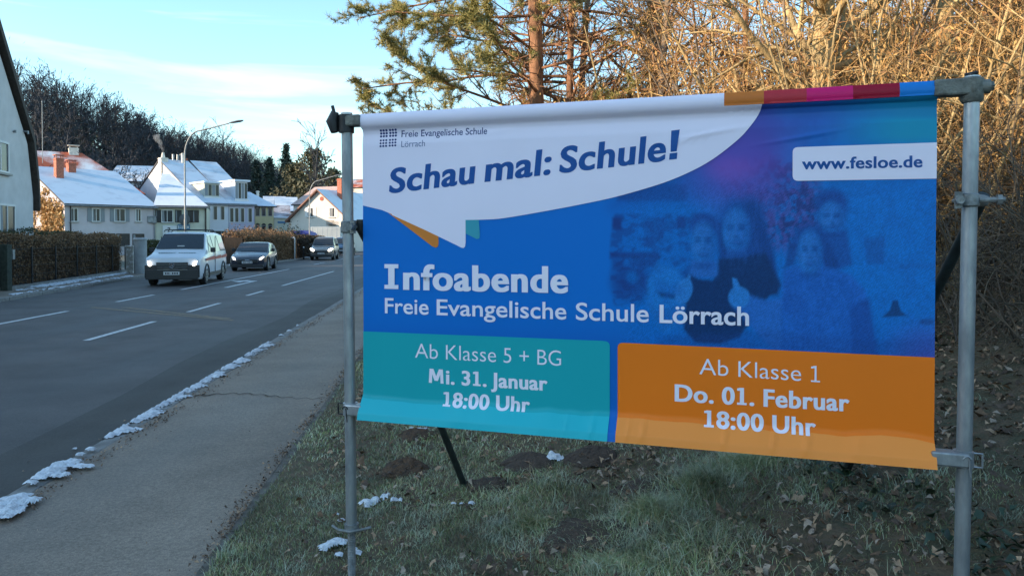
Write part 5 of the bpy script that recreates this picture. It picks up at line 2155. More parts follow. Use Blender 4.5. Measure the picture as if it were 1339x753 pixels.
# ------------------------------------------------------------------ BUILDINGS
M_rough_w = mat('render_offwhite', (.50, .49, .50), .92, var=.12, scale=1.2, bump=.5, bscale=30)
M_lilac = mat('render_lilac_white', (.47, .43, .45), .92, var=.12, scale=.6, bump=.3, bscale=20)
M_cream = mat('render_pale_cream', (.52, .53, .44), .92, var=.12, scale=.6, bump=.3, bscale=20)
M_bluew = mat('render_white_blue', (.55, .58, .64), .92, var=.08, scale=.6)
M_lav = mat('render_lavender', (.40, .40, .52), .92, var=.08, scale=.6)
M_yell = mat('render_yellow', (.50, .45, .27), .92, var=.12, scale=.6)
M_warmw = mat('render_warm_white', (.62, .56, .50), .92, var=.10, scale=.5)
M_rsnow = mat('roof_snow', (.58, .64, .72), .85, scale=.8, bump=.4, bscale=8, col2=(.42, .47, .55), lo=.5, hi=.8, detail=8)
M_dark = mat('dark_timber', (.045, .035, .030), .85, var=.3, scale=8)
M_slate = mat('roof_slate', (.060, .060, .070), .8, var=.3, scale=3)
M_brick = mat('chimney_brick', (.40, .135, .085), .9, var=.35, scale=6, bump=.4, bscale=20)
M_glass = mat('window_glass', (.020, .025, .032), .22, spec=.35)
M_fr = mat('window_frame_white', (.60, .60, .60), .6)
M_shut = mat('curtain_pale', (.20, .22, .24), .8)
M_sill = mat('window_sill', (.30, .29, .27), .8)
M_white_ch = mat('white_chimney', (.62, .58, .52), .9, var=.2, scale=3)
M_metal = mat('zinc', (.26, .28, .30), .5, metal=.6, var=.3, scale=4)


def tile_mat(name, base, snow, sn0, sn1, rows=3.2):
    """roof tiles in rows with snow left on them"""
    m, n, b = _nodes(name)
    L = n.links
    t = n.nodes.new('ShaderNodeTexCoord')
    x = n.nodes.new('ShaderNodeTexNoise')
    x.inputs['Scale'].default_value = .35
    x.inputs['Detail'].default_value = 3
    L.new(t.outputs['Object'], x.inputs['Vector'])
    wv = n.nodes.new('ShaderNodeTexWave')
    wv.bands_direction = 'Z'
    wv.inputs['Scale'].default_value = rows
    wv.inputs['Distortion'].default_value = 1.5
    wv.inputs['Detail'].default_value = 3
    wv.inputs['Detail Scale'].default_value = 5
    L.new(t.outputs['Object'], wv.inputs['Vector'])
    ad = n.nodes.new('ShaderNodeMath')
    ad.operation = 'MULTIPLY_ADD'
    ad.inputs[1].default_value = .22
    L.new(wv.outputs['Fac'], ad.inputs[0])
    L.new(x.outputs['Fac'], ad.inputs[2])
    r = n.nodes.new('ShaderNodeMapRange')
    r.inputs[1].default_value, r.inputs[2].default_value = sn0, sn1
    L.new(ad.outputs[0], r.inputs[0])
    mx = n.nodes.new('ShaderNodeMix')
    mx.data_type = 'RGBA'
    mx.inputs[6].default_value = (*base, 1)
    mx.inputs[7].default_value = (*snow, 1)
    L.new(r.outputs[0], mx.inputs[0])
    L.new(mx.outputs[2], b.inputs['Base Color'])
    b.inputs['Roughness'].default_value = .85
    return m


M_redtile = tile_mat('red_tiles_part_snow', (.42, .095, .045), (.72, .70, .72), .66, .74)
M_darktile = tile_mat('dark_tiles_part_snow', (.10, .055, .05), (.66, .70, .78), .56, .66)
M_snowtile = tile_mat('snow_on_tiles', (.16, .16, .20), (.56, .62, .70), .40, .52)


class House:
    """local frame: x along the front (left to right), y into the plot, z up"""

    def __init__(self, name, p0, p1, depth, label, cat='house', group=None):
        p0, p1 = Vector((p0[0], p0[1], 0)), Vector((p1[0], p1[1], 0))
        self.w = (p1 - p0).length
        self.d = depth
        self.root = empty(name, p0, math.atan2((p1 - p0).y, (p1 - p0).x), label, cat, group)

    def walls(self, eave, m, ridge=None, gable='x', h0=-.3):
        """gable='x': ridge parallel to the front; 'y': gable faces the front"""
        w_, d = self.w, self.d
        b_ = MB()
        if ridge is None or ridge == eave:
            b_.box((0, 0, h0), (w_, d, eave))
        elif gable == 'x':
            vs = [(0, 0, h0), (w_, 0, h0), (w_, d, h0), (0, d, h0), (0, 0, eave), (w_, 0, eave), (w_, d, eave), (0, d, eave), (0, d / 2, ridge), (w_, d / 2, ridge)]
            b_.add(vs, [(0, 1, 5, 4), (1, 2, 6, 9, 5), (2, 3, 7, 6), (3, 0, 4, 8, 7), (4, 5, 9, 8), (6, 7, 8, 9), (3, 2, 1, 0)])
        else:
            vs = [(0, 0, h0), (w_, 0, h0), (w_, d, h0), (0, d, h0), (0, 0, eave), (w_, 0, eave), (w_, d, eave), (0, d, eave), (w_ / 2, 0, ridge), (w_ / 2, d, ridge)]
            b_.add(vs, [(0, 1, 5, 8, 4), (1, 2, 6, 5), (2, 3, 7, 9, 6), (3, 0, 4, 7), (4, 8, 9, 7), (5, 6, 9, 8), (3, 2, 1, 0)])
        self.wall = b_.build('wall', m, self.root)
        self.eave, self.ridge, self.gable = eave, ridge, gable
        return self

    def roof(self, m, over=.35, t=.16, side=.25, medge=None, hipL=0, hipR=0):
        w_, d, e, r = self.w, self.d, self.eave, self.ridge
        b_ = MB()
        if self.gable == 'x':
            k = (r - e) / (d / 2)
            z0 = e - over * k + .03
            for sgn in (0, 1):
                y0, y1 = (-over, d / 2) if sgn == 0 else (d + over, d / 2)
                A = [(-side, y0, z0), (w_ + side, y0, z0), (w_ + side - hipR, y1, r + .03), (-side + hipL, y1, r + .03)]
                B = [(p[0], p[1], p[2] + t) for p in A]
                b_.cur = 0
                b_.add(A + B, [(4, 5, 6, 7)])
                b_.cur = 1
                b_.add(A + B, [(3, 2, 1, 0), (0, 1, 5, 4), (1, 2, 6, 5), (3, 0, 4, 7)])
            b_.cur = 0
            if hipL:
                b_.add([(-side, -over, z0 + t), (-side, d + over, z0 + t), (-side + hipL, d / 2, r + .03 + t)], [(0, 1, 2)])
            if hipR:
                b_.add([(w_ + side, -over, z0 + t), (w_ + side, d + over, z0 + t), (w_ + side - hipR, d / 2, r + .03 + t)], [(0, 1, 2)])
        else:
            k = (r - e) / (w_ / 2)
            z0 = e - side * k + .03
            for sgn in (0, 1):
                x0, x1 = (-side, w_ / 2) if sgn == 0 else (w_ + side, w_ / 2)
                A = [(x0, -over, z0), (x0, d + over, z0), (x1, d + over, r + .03), (x1, -over, r + .03)]
                B = [(p[0], p[1], p[2] + t) for p in A]
                b_.cur = 0
                b_.add(A + B, [(4, 5, 6, 7)])
                b_.cur = 1
                b_.add(A + B, [(3, 2, 1, 0), (0, 1, 5, 4), (1, 2, 6, 5), (3, 0, 4, 7)])
        self.roof_o = b_.build('roof', [m, medge or M_dark], self.root)
        return self.roof_o

    def gutter(self):
        z = self.eave - .35 * ((self.ridge - self.eave) / (self.d / 2)) + .02
        MB().tube([(-.2, -.42, z), (self.w + .2, -.42, z)], .075, 8).build('gutter', M_metal, self.root, smooth=True)

    def window(self, x, z, w_=.9, h=1.25, side='front', m=None, bars=1, sill=True, curtain=True, arch=False, shut=None):
        """frame, pane, sill as parts; set in the wall 6 cm"""
        b_ = MB()
        f = .07
        for a in ((-w_ / 2, 0, -w_ / 2 + f, h), (w_ / 2 - f, 0, w_ / 2, h), (-w_ / 2 + f, 0, w_ / 2 - f, f), (-w_ / 2 + f, h - f, w_ / 2 - f, h)):
            b_.box((a[0], -.045, a[1]), (a[2], .03, a[3]))
        if bars:
            b_.box((-.03, -.04, f), (.03, .02, h - f))
        fr = b_.build('window', m or M_fr, self.root)
        if side == 'front':
            fr.location = (x, 0, z)
        elif side == 'left':
            fr.location = (0, x, z)
            fr.rotation_euler = (0, 0, -PI / 2)
        else:
            fr.location = (self.w, x, z)
            fr.rotation_euler = (0, 0, PI / 2)
        MB().quad((-w_ / 2 + f, -.012, f), (w_ / 2 - f, -.012, f), (w_ / 2 - f, -.012, h - f), (-w_ / 2 + f, -.012, h - f)).build('pane', M_glass, fr)
        if curtain:
            MB().quad((-w_ / 2 + f, -.016, f), (-w_ / 2 + f + w_ * .22, -.016, f), (-w_ / 2 + f + w_ * .18, -.016, h - f), (-w_ / 2 + f, -.016, h - f)).build('curtain', M_shut, fr)
        if sill:
            MB().box((-w_ / 2 - .06, -.13, -.08), (w_ / 2 + .06, -.002, -.005)).build('sill', M_sill, fr)
        if shut:
            for sx in (-1, 1):
                MB().box((sx * (w_ / 2 + .02), -.05, 0), (sx * (w_ / 2 + .40), -.006, h)).build('shutter', shut, fr)
        return fr

    def chimney(self, x, y, z0, z1, a=.7, b=.7, m=M_brick, cap=True, label=None, par=None):
        c = MB()
        c.box((x - a / 2, y - b / 2, z0), (x + a / 2, y + b / 2, z1))
        c.box((x - a / 2 - .05, y - b / 2 - .05, z1 - .18), (x + a / 2 + .05, y + b / 2 + .05, z1 - .08))
        o = c.build('chimney', m, par or self.roof_o)
        if cap:
            k = MB()
            for sx in (-1, 1):
                for sy in (-1, 1):
                    k.box((x + sx * a * .4 - .04, y + sy * b * .4 - .04, z1), (x + sx * a * .4 + .04, y + sy * b * .4 + .04, z1 + .28))
            k.box((x - a * .62, y - b * .62, z1 + .28), (x + a * .62, y + b * .62, z1 + .36))
            k.build('chimney_cap', m, self.root)
        return o

    def skirt(self, m, h=.5):
        MB().box((-.012, -.014, -.3), (self.w + .012, 0.0, h)).build('plinth', m, self.root)


def xy(px, Y):
    return ((px - 669.5) / FPX * Y, Y)


def zat(py, Y):
    return at(669.5, py, Y).z


# 1. the tall off-white gable at the left edge; its gable wall looks towards the road
cx, cy = xy(44, 29.0)
dirv = Vector((.28, -1, 0)).normalized()
gw = 9.0
Cc = Vector((cx, cy, 0))
A_ = Cc + dirv * gw
H1 = House('plastered_house', (A_.x, A_.y), (cx, cy), 9, 'tall off-white plastered house with steep dark verge at the left photo edge')
b_ = MB()
# profile of the gable wall seen from the road: right corner at the far end (local x = gw)
EV, RG = 3.3, 9.6
kx = gw - 3.25
prof = [(0, -.3), (gw, -.3), (gw, EV), (gw - .55, EV + 2.0), (gw / 2, RG), (.55, EV + 2.0), (0, EV)]
n = len(prof)
vs = [(x, 0, z) for x, z in prof] + [(x, 9, z) for x, z in prof]
b_.add(vs, [tuple(range(n)), tuple(range(n, 2 * n))[::-1]] + [(i, (i + 1) % n, n + (i + 1) % n, n + i) for i in range(n)])
b_.build('wall', M_rough_w, H1.root)
b_ = MB()
pr = [(gw + .10, EV - .55), (gw + .0, EV + .45), (gw - .45, EV + 2.1), (gw / 2, RG + .22), (.42, EV + 2.1), (-.02, EV + .45), (-.34, EV - .55)]
po = [(gw + .22, EV - .42), (gw + .16, EV + .55), (gw - .28, EV + 2.25), (gw / 2, RG + .55), (.20, EV + 2.3), (-.30, EV + .6), (-.44, EV - .38)]
for i in range(6):
    a0, a1, c0, c1 = pr[i], pr[i + 1], po[i], po[i + 1]
    V8 = [(a0[0], -.20, a0[1]), (a1[0], -.20, a1[1]), (c1[0], -.20, c1[1]), (c0[0], -.20, c0[1])]
    V8 += [(p[0], 9.4, p[2]) for p in V8]
    b_.cur = 1
    b_.add(V8, [(0, 1, 2, 3), (7, 6, 5, 4), (0, 4, 5, 1)])
    b_.cur = 0
    b_.add(V8, [(3, 2, 6, 7)])
    b_.cur = 1
    if i in (0, 5):
        b_.add(V8, [(0, 3, 7, 4), (1, 2, 6, 5)])
H1.roof_o = b_.build('roof', [M_snowtile, M_dark], H1.root)
H1.gable = 'y'


def lx_for(px, house, z=0):
    """local x on the front line of a house that lies on photo column px"""
    o = house.root.location
    a = house.root.rotation_euler.z
    d = Vector((math.cos(a), math.sin(a)))
    k = (px - 669.5) / FPX
    return (k * o.y - o.x) / (d.x - k * d.y)


def wz(px, py, house):
    x = lx_for(px, house)
    o = house.root.location
    a = house.root.rotation_euler.z
    return x, zat(py, o.y + x * math.sin(a))


x1, z1 = wz(9, 227, H1)
x0, z2 = wz(9, 186, H1)
H1.window(x1 - .55, z1, 1.5, z2 - z1, bars=1)
x1, z1 = wz(19, 309, H1)
x0, z2 = wz(19, 268, H1)
H1.window(x1 - .72, z1, 1.5, z2 - z1, bars=1)
# small bits under the verge
b_ = MB()
xx, zz = wz(32, 172, H1)
b_.tube([(xx, -.02, zz), (xx, -.16, zz), (xx, -.16, zz - .1)], .04, 8)
xx, zz = wz(19, 172, H1)
b_.tube([(xx, -.02, zz), (xx, -.10, zz)], .05, 8)
b_.build('wall_hook', M_metal, H1.root)

# 2. long low cottage with creeper on its gable
P0, P1 = xy(85, 71.9), xy(203, 78.6)
H2 = House('cottage', P0, P1, 20, 'long low lilac white cottage with snowy roof and creeper on its sunlit gable')
e2 = zat(268, 71.9) + .1
H2.walls(e2, M_lilac, e2 + 4.15).roof(M_rsnow, over=.35, side=.15)
H2.gutter()
for px, w_ in [(97, .75), (126, .8), (157, 1.1), (181, .6)]:
    x, z = wz(px, 290, H2)
    H2.window(x, z, w_, 1.35, m=M_fr, bars=1, shut=M_shut if w_ > .78 else None)
for px, w_, mm in [(97, .8, M_sill), (126, .9, M_sill), (146, .7, M_dark), (161, 1.3, M_dark), (181, 1.2, M_dark)]:
    x, z = wz(px, 322, H2)
    H2.window(x, z, w_, 1.3, m=mm, bars=0, sill=False)
x, z = wz(79, 220, H2)


def lx_at(px, H, yy):
    a = H.root.rotation_euler.z
    c_, s_ = math.cos(a), math.sin(a)
    kk = (px - 669.5) / FPX
    ox, oy = H.root.location.x - s_ * yy, H.root.location.y + c_ * yy
    return (kk * oy - ox) / (c_ - kk * s_)


H2.chimney(lx_at(78, H2, 7.0), 7.0, e2 + 1.8, zat(206, 77), .72, .72)
H2.chimney(lx_at(94, H2, 9.0), 9.0, e2 + 2.8, zat(213, 80), .75, .75)
x_, z_ = wz(93, 300, H2)
MB().tube([(.5, -.08, 0), (.5, -.08, e2 - .1)], .06, 8).build('downpipe', M_dark, H2.root)
MB().tube([(H2.w - .1, -.08, 0), (H2.w - .1, -.08, e2 - .1)], .05, 8).build('downpipe', M_metal, H2.root)
# creeper on the gable wall
M_creep = mat('creeper_stems', (.42, .26, .10), .9, var=.4, scale=1.5)
sg = []
rg = random.Random(12)
CR_P = [(9, .25, 22, .30, .5, .10, .05), (5, .4, 4, .5, .7, .02, .1), (3, .4, 0, 0, 0, 0, 0)]
for k in range(38):
    y0 = rg.uniform(.3, 18)
    ss = []
    grow(ss, Vector((-.10, y0, 0)), Vector((0, rg.uniform(-.35, .35), 1)).normalized(), (e2 + 3.9 * (1 - abs(min(20, y0) - 10) / 10)) * rg.uniform(.6, 1.15), .05, 0, CR_P, None, rg)
    for q in ss:
        q = list(q)
        top = e2 + 3.9 * (1 - abs(min(20, max(0, q[4])) - 10) / 10)
        if q[5] > top or not (-.1 < q[4] < 20):
            continue
        q[0] = -.06 - abs(q[0] + .1) * .25
        q[3] = -.06 - abs(q[3] + .1) * .25
        q[6], q[7] = max(q[6], .018), max(q[7], .016)
        sg.append(q)
me = twig_mesh('creeper', sg, M_creep, .019)
link('creeper', me, H2.root)
P = [q[3:6] for q in sg]
rg.shuffle(P)
link('creeper_leaves', flecks('creeper_leaves', P[:6500], .30, .22, mat_random('dry_creeper_leaves', [(.48, .28, .10), (.36, .20, .08), (.55, .38, .18)], .85, .2, 1)), H2.root)

# 3. the cream part of the row
P0b, P1b = xy(203.3, 78.7), xy(271, 80.5)
H3 = House('row_house', P0b, P1b, 20, 'pale cream row house with snowy roof, satellite dish and shop signs', group='attached houses in a row on the far side')
e3 = zat(270.5, 78.7) + .1
H3.walls(e3, M_cream, None)
H3.ridge, H3.gable = e3 + 4.05, 'x'
H3.roof(M_rsnow, over=.35, side=.12, hipR=H3.w - .6)
H3.gutter()
for px, w_ in [(207, .6), (219, 1.15), (233.5, .65), (247.5, .65), (256, .65)]:
    x, z = wz(px, 291, H3)
    H3.window(x, z, w_, 1.35, m=M_dark if w_ < 1 else M_fr, bars=w_ > 1, sill=w_ > 1)
b_ = MB()
x, z = wz(199, 292, H3)
b_.box((x - .4, -.55, z), (x + .45, -.02, z + .75))
b_.box((x - .35, -.57, z + .08), (x + .2, -.552, z + .67))
b_.build('air_conditioner', M_metal, H3.root, bevel=.03)
# dish
x, z = wz(242, 287.5, H3)
b_ = MB()
n = 18
vs = [(x, -.75, z)]
for k in range(n):
    t_ = 2 * PI * k / n
    vs.append((x + .56 * math.cos(t_), -.62, z + .62 * math.sin(t_)))
vs.append((x, -.70, z))
for k in range(n):
    t_ = 2 * PI * k / n
    vs.append((x + .56 * math.cos(t_), -.58, z + .62 * math.sin(t_)))
b_.add(vs, [(0, 1 + k, 1 + (k + 1) % n) for k in range(n)] + [(n + 1, n + 2 + (k + 1) % n, n + 2 + k) for k in range(n)] + [(1 + k, n + 2 + k, n + 2 + (k + 1) % n, 1 + (k + 1) % n) for k in range(n)])
b_.tube([(x, -.7, z), (x, -.05, z - .3)], .04, 6)
b_.build('satellite_dish', mat('dish_grey', (.07, .075, .085), .6), H3.root)
MB().tube([(H3.w - .15, -.10, 0), (H3.w - .15, -.10, e3 - .1)], .07, 8).build('downpipe', M_dark, H3.root)
# signs on the cream wall
M_sgw = mat('sign_white', (.60, .61, .62), .5)
M_sgr = mat('sign_red', (.40, .05, .04), .5)
M_sgk = mat('sign_black', (.04, .045, .06), .5)
M_sgb = mat('sign_blue', (.04, .16, .30), .5)


def wall_sign(house, px0, px1, py0, py1, m, yo=-.12):
    x0_, z1_ = wz(px0, py0, house)
    x1_, z0_ = wz(px1, py1, house)
    return x0_, x1_, z0_, z1_


x0_, x1_, z0_, z1_ = wall_sign(H3, 213, 231.5, 295, 309, M_sgw)
b_ = MB().box((x0_, -.16, z0_), (x1_, -.04, z1_))
sgn_ = b_.build('sign_board', M_sgw, H3.root, bevel=.015)
w__, h__ = x1_ - x0_, z1_ - z0_
MB().quad((x0_ + .12 * w__, -.166, z0_ + .08 * h__), (x1_ - .18 * w__, -.166, z0_ + .14 * h__), (x1_ - .16 * w__, -.166, z0_ + .24 * h__), (x0_ + .16 * w__, -.166, z0_ + .16 * h__)).build('sign_print', M_sgr, sgn_)
b_ = MB()
cx_ = x0_ + .42 * w__
b_.box((cx_ - .10, -.166, z0_ + .72 * h__), (cx_ + .16, -.162, z0_ + .82 * h__))
b_.box((cx_ + .06, -.166, z0_ + .54 * h__), (cx_ + .16, -.162, z0_ + .72 * h__))
b_.box((cx_ - .06, -.166, z0_ + .46 * h__), (cx_ + .08, -.162, z0_ + .54 * h__))
b_.box((cx_ - .10, -.166, z0_ + .34 * h__), (cx_ + .20, -.162, z0_ + .42 * h__))
b_.build('sign_print', M_sgk, sgn_)
x0_, x1_, z0_, z1_ = wall_sign(H3, 232.5, 248.5, 293.5, 300.5, M_sgb)
b_ = MB().box((x0_, -.14, z0_), (x1_, -.04, z1_))
sg2 = b_.build('sign_board', M_sgb, H3.root, bevel=.01)
w__, h__ = x1_ - x0_, z1_ - z0_
b_ = MB()
for f0, f1, g0, g1 in [(.05, .13, .2, .8), (.17, .3, .3, .42), (.17, .3, .6, .7), (.34, .42, .2, .75), (.50, .54, .2, .8), (.60, .72, .25, .38), (.60, .66, .4, .8), (.78, .92, .3, .7)]:
    b_.box((x0_ + f0 * w__, -.146, z0_ + g0 * h__), (x0_ + f1 * w__, -.142, z0_ + g1 * h__))
b_.build('sign_print', M_sgw, sg2)

# 4. red tiled hipped house behind the cottage
H4 = House('hipped_house', xy(-8, 88), xy(186, 97), 15, 'house with red hipped tile roof, patchy snow and white chimney behind the cottage')
e4 = 7.6
r4 = zat(198, 96)
H4.walls(e4, M_warmw, None)
H4.ridge = r4
H4.gable = 'x'
H4.roof(M_redtile, over=.5, side=.4, hipR=6.6, hipL=3.0)
H4.chimney((lx_for(101, H4)) + .2, 7.5, r4 - .8, zat(190, 96), 1.1, 1.1, M_white_ch)
# smaller snowy lean-to roof end on its right, and a far flat snowy roof
H4b = House('low_annex', xy(128, 86), xy(196, 92), 8, 'low dark tiled annex roof between the cottage and the white gable')
H4b.walls(5.2, M_lilac, 8.2).roof(M_darktile, over=.3, side=.2, hipR=6.0, hipL=.5)
H4c = House('far_hall', xy(140, 128), xy(214, 130), 14, 'grey flat roofed hall edge behind the smoking chimney', 'building')
H4c.walls(zat(228, 128) - 1.2, M_bluew, zat(213.5, 129)).roof(M_rsnow, over=.3, side=.2)

# 5. dormer houses, white gable to the left with the smoking chimney
P0c, P1c = xy(262, 90.0), xy(299, 92.6)
H5 = House('dormer_house', P0c, P1c, 24, 'white house with snowy roof, one glazed dormer and a smoking gable chimney', group='attached houses in a row on the far side')
e5 = zat(266, 91) + .05
r5 = zat(212.5, 101)
H5.walls(e5, M_bluew, r5).roof(M_snowtile, over=.4, side=.15, medge=M_slate)
H5.gutter()
P0d, P1d = xy(299.4, 92.65), xy(333, 95)
H6 = House('dormer_house', P0d, P1d, 24, 'lavender house with snowy roof and a tall white dormer, right of the other dormer house', group='attached houses in a row on the far side')
H6.walls(e5 + .02, M_lav, r5 + .1).roof(M_snowtile, over=.4, side=.15, medge=M_slate)
H6.gutter()
for px in (265.5, 272, 281.5, 291):
    x, z = wz(px, 288, H5)
    H5.window(x, z, .62, 1.75, m=M_fr, bars=0, sill=False)
for px in (303, 309.5, 317, 327):
    x, z = wz(px, 291, H6)
    H6.window(x, z, .62, 1.85, m=M_fr, bars=0, sill=False)
for px in (268, 276, 284, 292):
    x, z = wz(px, 319, H5)
    H5.window(x, z, .8, 1.6, m=M_dark, bars=0, sill=False)
for px in (305, 313, 321, 329):
    x, z = wz(px, 319, H6)
    H6.window(x, z, .8, 1.6, m=M_dark, bars=0, sill=False)


def dormer(H, px0, px1, pyt, pyb, m, name='dormer'):
    """box dormer standing on the roof slope with windows and a snowy roof"""
    k = (H.ridge - H.eave) / (H.d / 2)
    x0, x1 = lx_for(px0, H), lx_for(px1, H)
    yb = None
    a = H.root.rotation_euler.z
    best = None
    for yy in np.arange(.0, 9, .05):
        X = H.root.location.x + math.cos(a) * x0 - math.sin(a) * yy
        Y = H.root.location.y + math.sin(a) * x0 + math.cos(a) * yy
        zr = H.eave + k * yy + .2
        py = 311 - (zr - CAMZ) / Y * FPX
        if py <= pyb:
            best = (yy, X, Y, zr)
            break
    yy, X, Y, zr = best
    kx0 = (px0 - 669.5) / FPX
    # shift x so that the dormer front, set back by yy, still stands at its place on the street front
    c_, s_ = math.cos(a), math.sin(a)
    def lxat(px):
        kk = (px - 669.5) / FPX
        ox, oy = H.root.location.x - s_ * yy, H.root.location.y + c_ * yy
        return (kk * oy - ox) / (c_ - kk * s_)
    x0, x1 = lxat(px0), lxat(px1)
    zt = zat(pyt, Y)
    dm = MB().box((x0, yy, zr - .4), (x1, yy + (zt - zr) / k + 1.5, zt)).build(name, m, H.root)
    nw = 4
    for i in range(nw):
        u0 = x0 + (x1 - x0) * (i + .12) / nw
        u1 = x0 + (x1 - x0) * (i + .88) / nw
        MB().box((u0, yy - .03, zr + .25), (u1, yy - .004, zt - .2)).build('pane', M_glass if i % 2 else M_shut, dm)
    MB().box((x0 - .2, yy - .35, zt), (x1 + .25, yy + (zt - zr) / k + 1.2, zt + .22)).build('dormer_roof', M_rsnow, dm)
    MB().box((x0 - .12, yy - .15, zr - .10), (x1 + .12, yy - .03, zr + .10)).build('dormer_sill', M_fr, dm)
    return dm


M_dorm = mat('dormer_pale_wood', (.42, .43, .38), .8)
dormer(H5, 268, 287, 239, 258, M_dorm)
dormer(H6, 308, 324, 237, 262, M_bluew)
# skylight and gable chimney with flue, pots on the ridge
x_ = lx_for(262, H5)
ch = H5.chimney(.25, 11.6, r5 - 2.0, r5 + .3, .9, 1.0, M_white_ch, cap=False)
MB().tube([(.25, 11.6, r5 + .3), (.25, 11.6, r5 + 1.0)], [.28, .16], 8).build('flue', M_white_ch, ch)
for i, xx in enumerate((1.3, 1.9, 2.3)):
    MB().tube([(xx + .5, 12.2, r5 - .3), (xx + .5, 12.2, r5 + .95)], .14, 8).build('flue', M_metal, H5.roof_o)
H5.chimney(3.3, 12.4, r5 - .3, r5 + .55, .7, .7, M_brick, cap=False)
H6.chimney(-1.4, 11.2, r5 - .3, r5 + 1.1, .25, .3, M_white_ch, cap=False)
# left gable wall gets a roof-coloured edge already; smoke over the flue
sm_o = Matrix.Translation(H5.root.location) @ Matrix.Rotation(H5.root.rotation_euler.z, 4, 'Z') @ Vector((.25, 11.6, r5 + 1.0))
b_ = MB()
pts_, rs_ = [], []
for k in range(12):
    f = k / 11
    pts_.append(sm_o + Vector((-1.1 * f ** 1.3 + .1 * math.sin(k * 1.3), .2 * f, .05 + 2.3 * f)))
    rs_.append(.12 + .36 * f)
b_.tube([p - sm_o for p in pts_], rs_, 12)
msm = bpy.data.materials.new('smoke')
msm.use_nodes = True
nn = msm.node_tree
nn.nodes.remove(nn.nodes['Principled BSDF'])
pv_ = nn.nodes.new('ShaderNodeVolumePrincipled')
pv_.inputs['Color'].default_value = (.95, .95, .97, 1)
pv_.inputs['Density'].default_value = .3
nn.links.new(pv_.outputs[0], nn.nodes['Material Output'].inputs['Volume'])
o = b_.build('smoke', msm, None, smooth=True)
o.location = sm_o
o['kind'] = 'stuff'

# 7. yellow house, low garages
H7 = House('yellow_house', xy(333.5, 97), xy(358, 98.5), 9, 'small yellow house with arched window rows and snowy hipped roof', group='attached houses in a row on the far side')
e7 = zat(269.5, 97)
H7.walls(e7, M_yell, None)
H7.ridge, H7.gable = e7 + 1.9, 'x'
H7.roof(M_rsnow, over=.4, side=.35, hipL=.2, hipR=2.0)
for row_y in (283, 306):
    for px in (337, 345, 353.5):
        x, z = wz(px, row_y, H7)
        fr = H7.window(x, z, .6, 1.15, m=M_sill, bars=0, sill=False, curtain=False)
        ar = MB()
        pts_ = [(x + .3 * math.cos(t_), -.03, z + 1.15 + .25 * math.sin(t_)) for t_ in np.linspace(0, PI, 8)]
        ar.add(pts_, [tuple(range(8))])
        ar.build('arch_pane', M_glass, H7.root)
H7.chimney(lx_for(352, H7), 4.5, e7 + .5, zat(250.5, 103), .3, .3, M_white_ch, cap=False)
H8 = House('garage_building', xy(358.5, 99), xy(377, 100.5), 7, 'low grey garage with snow on its flat roof right of the yellow house', 'garage')
e8 = zat(285, 99)
H8.walls(e8, M_cream, None)
MB().box((-.2, -.3, e8), (H8.w + .2, 7, e8 + .25)).build('roof', M_rsnow, H8.root)
MB().box((H8.w * .3, -.05, -.2), (H8.w * .72, -.004, 2.3)).build('garage_door', M_dark, H8.root)
MB().box((H8.w * .25, -.05, e8 - .7), (H8.w * .8, -.004, e8 - .45)).build('name_board', M_sgb, H8.root)
# snow roofs farther back
for i, (a_, b2, Y, yt, yb, lab) in enumerate([(346, 372, 128, 258, 272, 'distant low snow covered roof right behind the yellow house'), (362, 388, 122, 259, 276, 'distant snow covered roof left of the white gable house'), (350, 378, 112, 270, 284, 'distant patchy snow roof above the garage')]):
    H = House('distant_house', xy(a_, Y), xy(b2, Y + 1), 8, lab, group='distant snow roofed houses')
    H.walls(zat(yb, Y), M_warmw, zat(yt, Y + 4)).roof(M_rsnow if i != 2 else M_darktile, over=.3, side=.3)
    x, z = wz((a_ + b2) / 2, yb + 14, H)
    H.window(x, z, 1, 1.3, sill=False)

# 9. white sunlit gable house
P0e, P1e = xy(380, 94.0), xy(456, 91.0)
H9 = House('gable_house', P0e, P1e, 13, 'sunlit white gable house with round red vent, two shuttered windows and snowy right roof')
e9 = zat(287, 94)
r9 = zat(249.5, 92.5)
H9.walls(e9, M_warmw, r9, gable='y').roof(M_rsnow, over=.5, side=.5, t=.2, medge=mat('reddish_verge', (.20, .10, .075), .8, var=.3, scale=3))
for px, sh_ in ((406.5, 1), (434.5, 1)):
    x, z = wz(px, 284, H9)
    H9.window(x, z, .85, 1.2, shut=M_fr)
x, z = wz(421, 260, H9)
b_ = MB()
b_.add([(x + .27 * math.cos(t_), -.05, z + .27 * math.sin(t_)) for t_ in np.linspace(0, 2 * PI, 16, endpoint=False)] + [(x + .27 * math.cos(t_), -.002, z + .27 * math.sin(t_)) for t_ in np.linspace(0, 2 * PI, 16, endpoint=False)], [tuple(range(16))] + [(k, (k + 1) % 16, 16 + (k + 1) % 16, 16 + k) for k in range(16)])
b_.build('round_vent', mat('vent_red', (.30, .08, .05), .8), H9.root)
x, z = wz(432, 248, H9)
H9.chimney(H9.w / 2 + 1.2, 3.0, r9 - 1.2, zat(234, 95), .65, .65, M_brick, cap=False)
b_ = MB()
x, z = wz(434.5, 284, H9)
b_.box((x - .55, -.45, z - .5), (x + .55, -.40, z - .45))
for k in range(8):
    b_.box((x - .55 + k * .15, -.45, z - .9), (x - .52 + k * .15, -.42, z - .5))
b_.box((x - .55, -.45, z - .95), (x + .55, -.05, z - .9))
b_.build('window_grille', M_dark, H9.root)
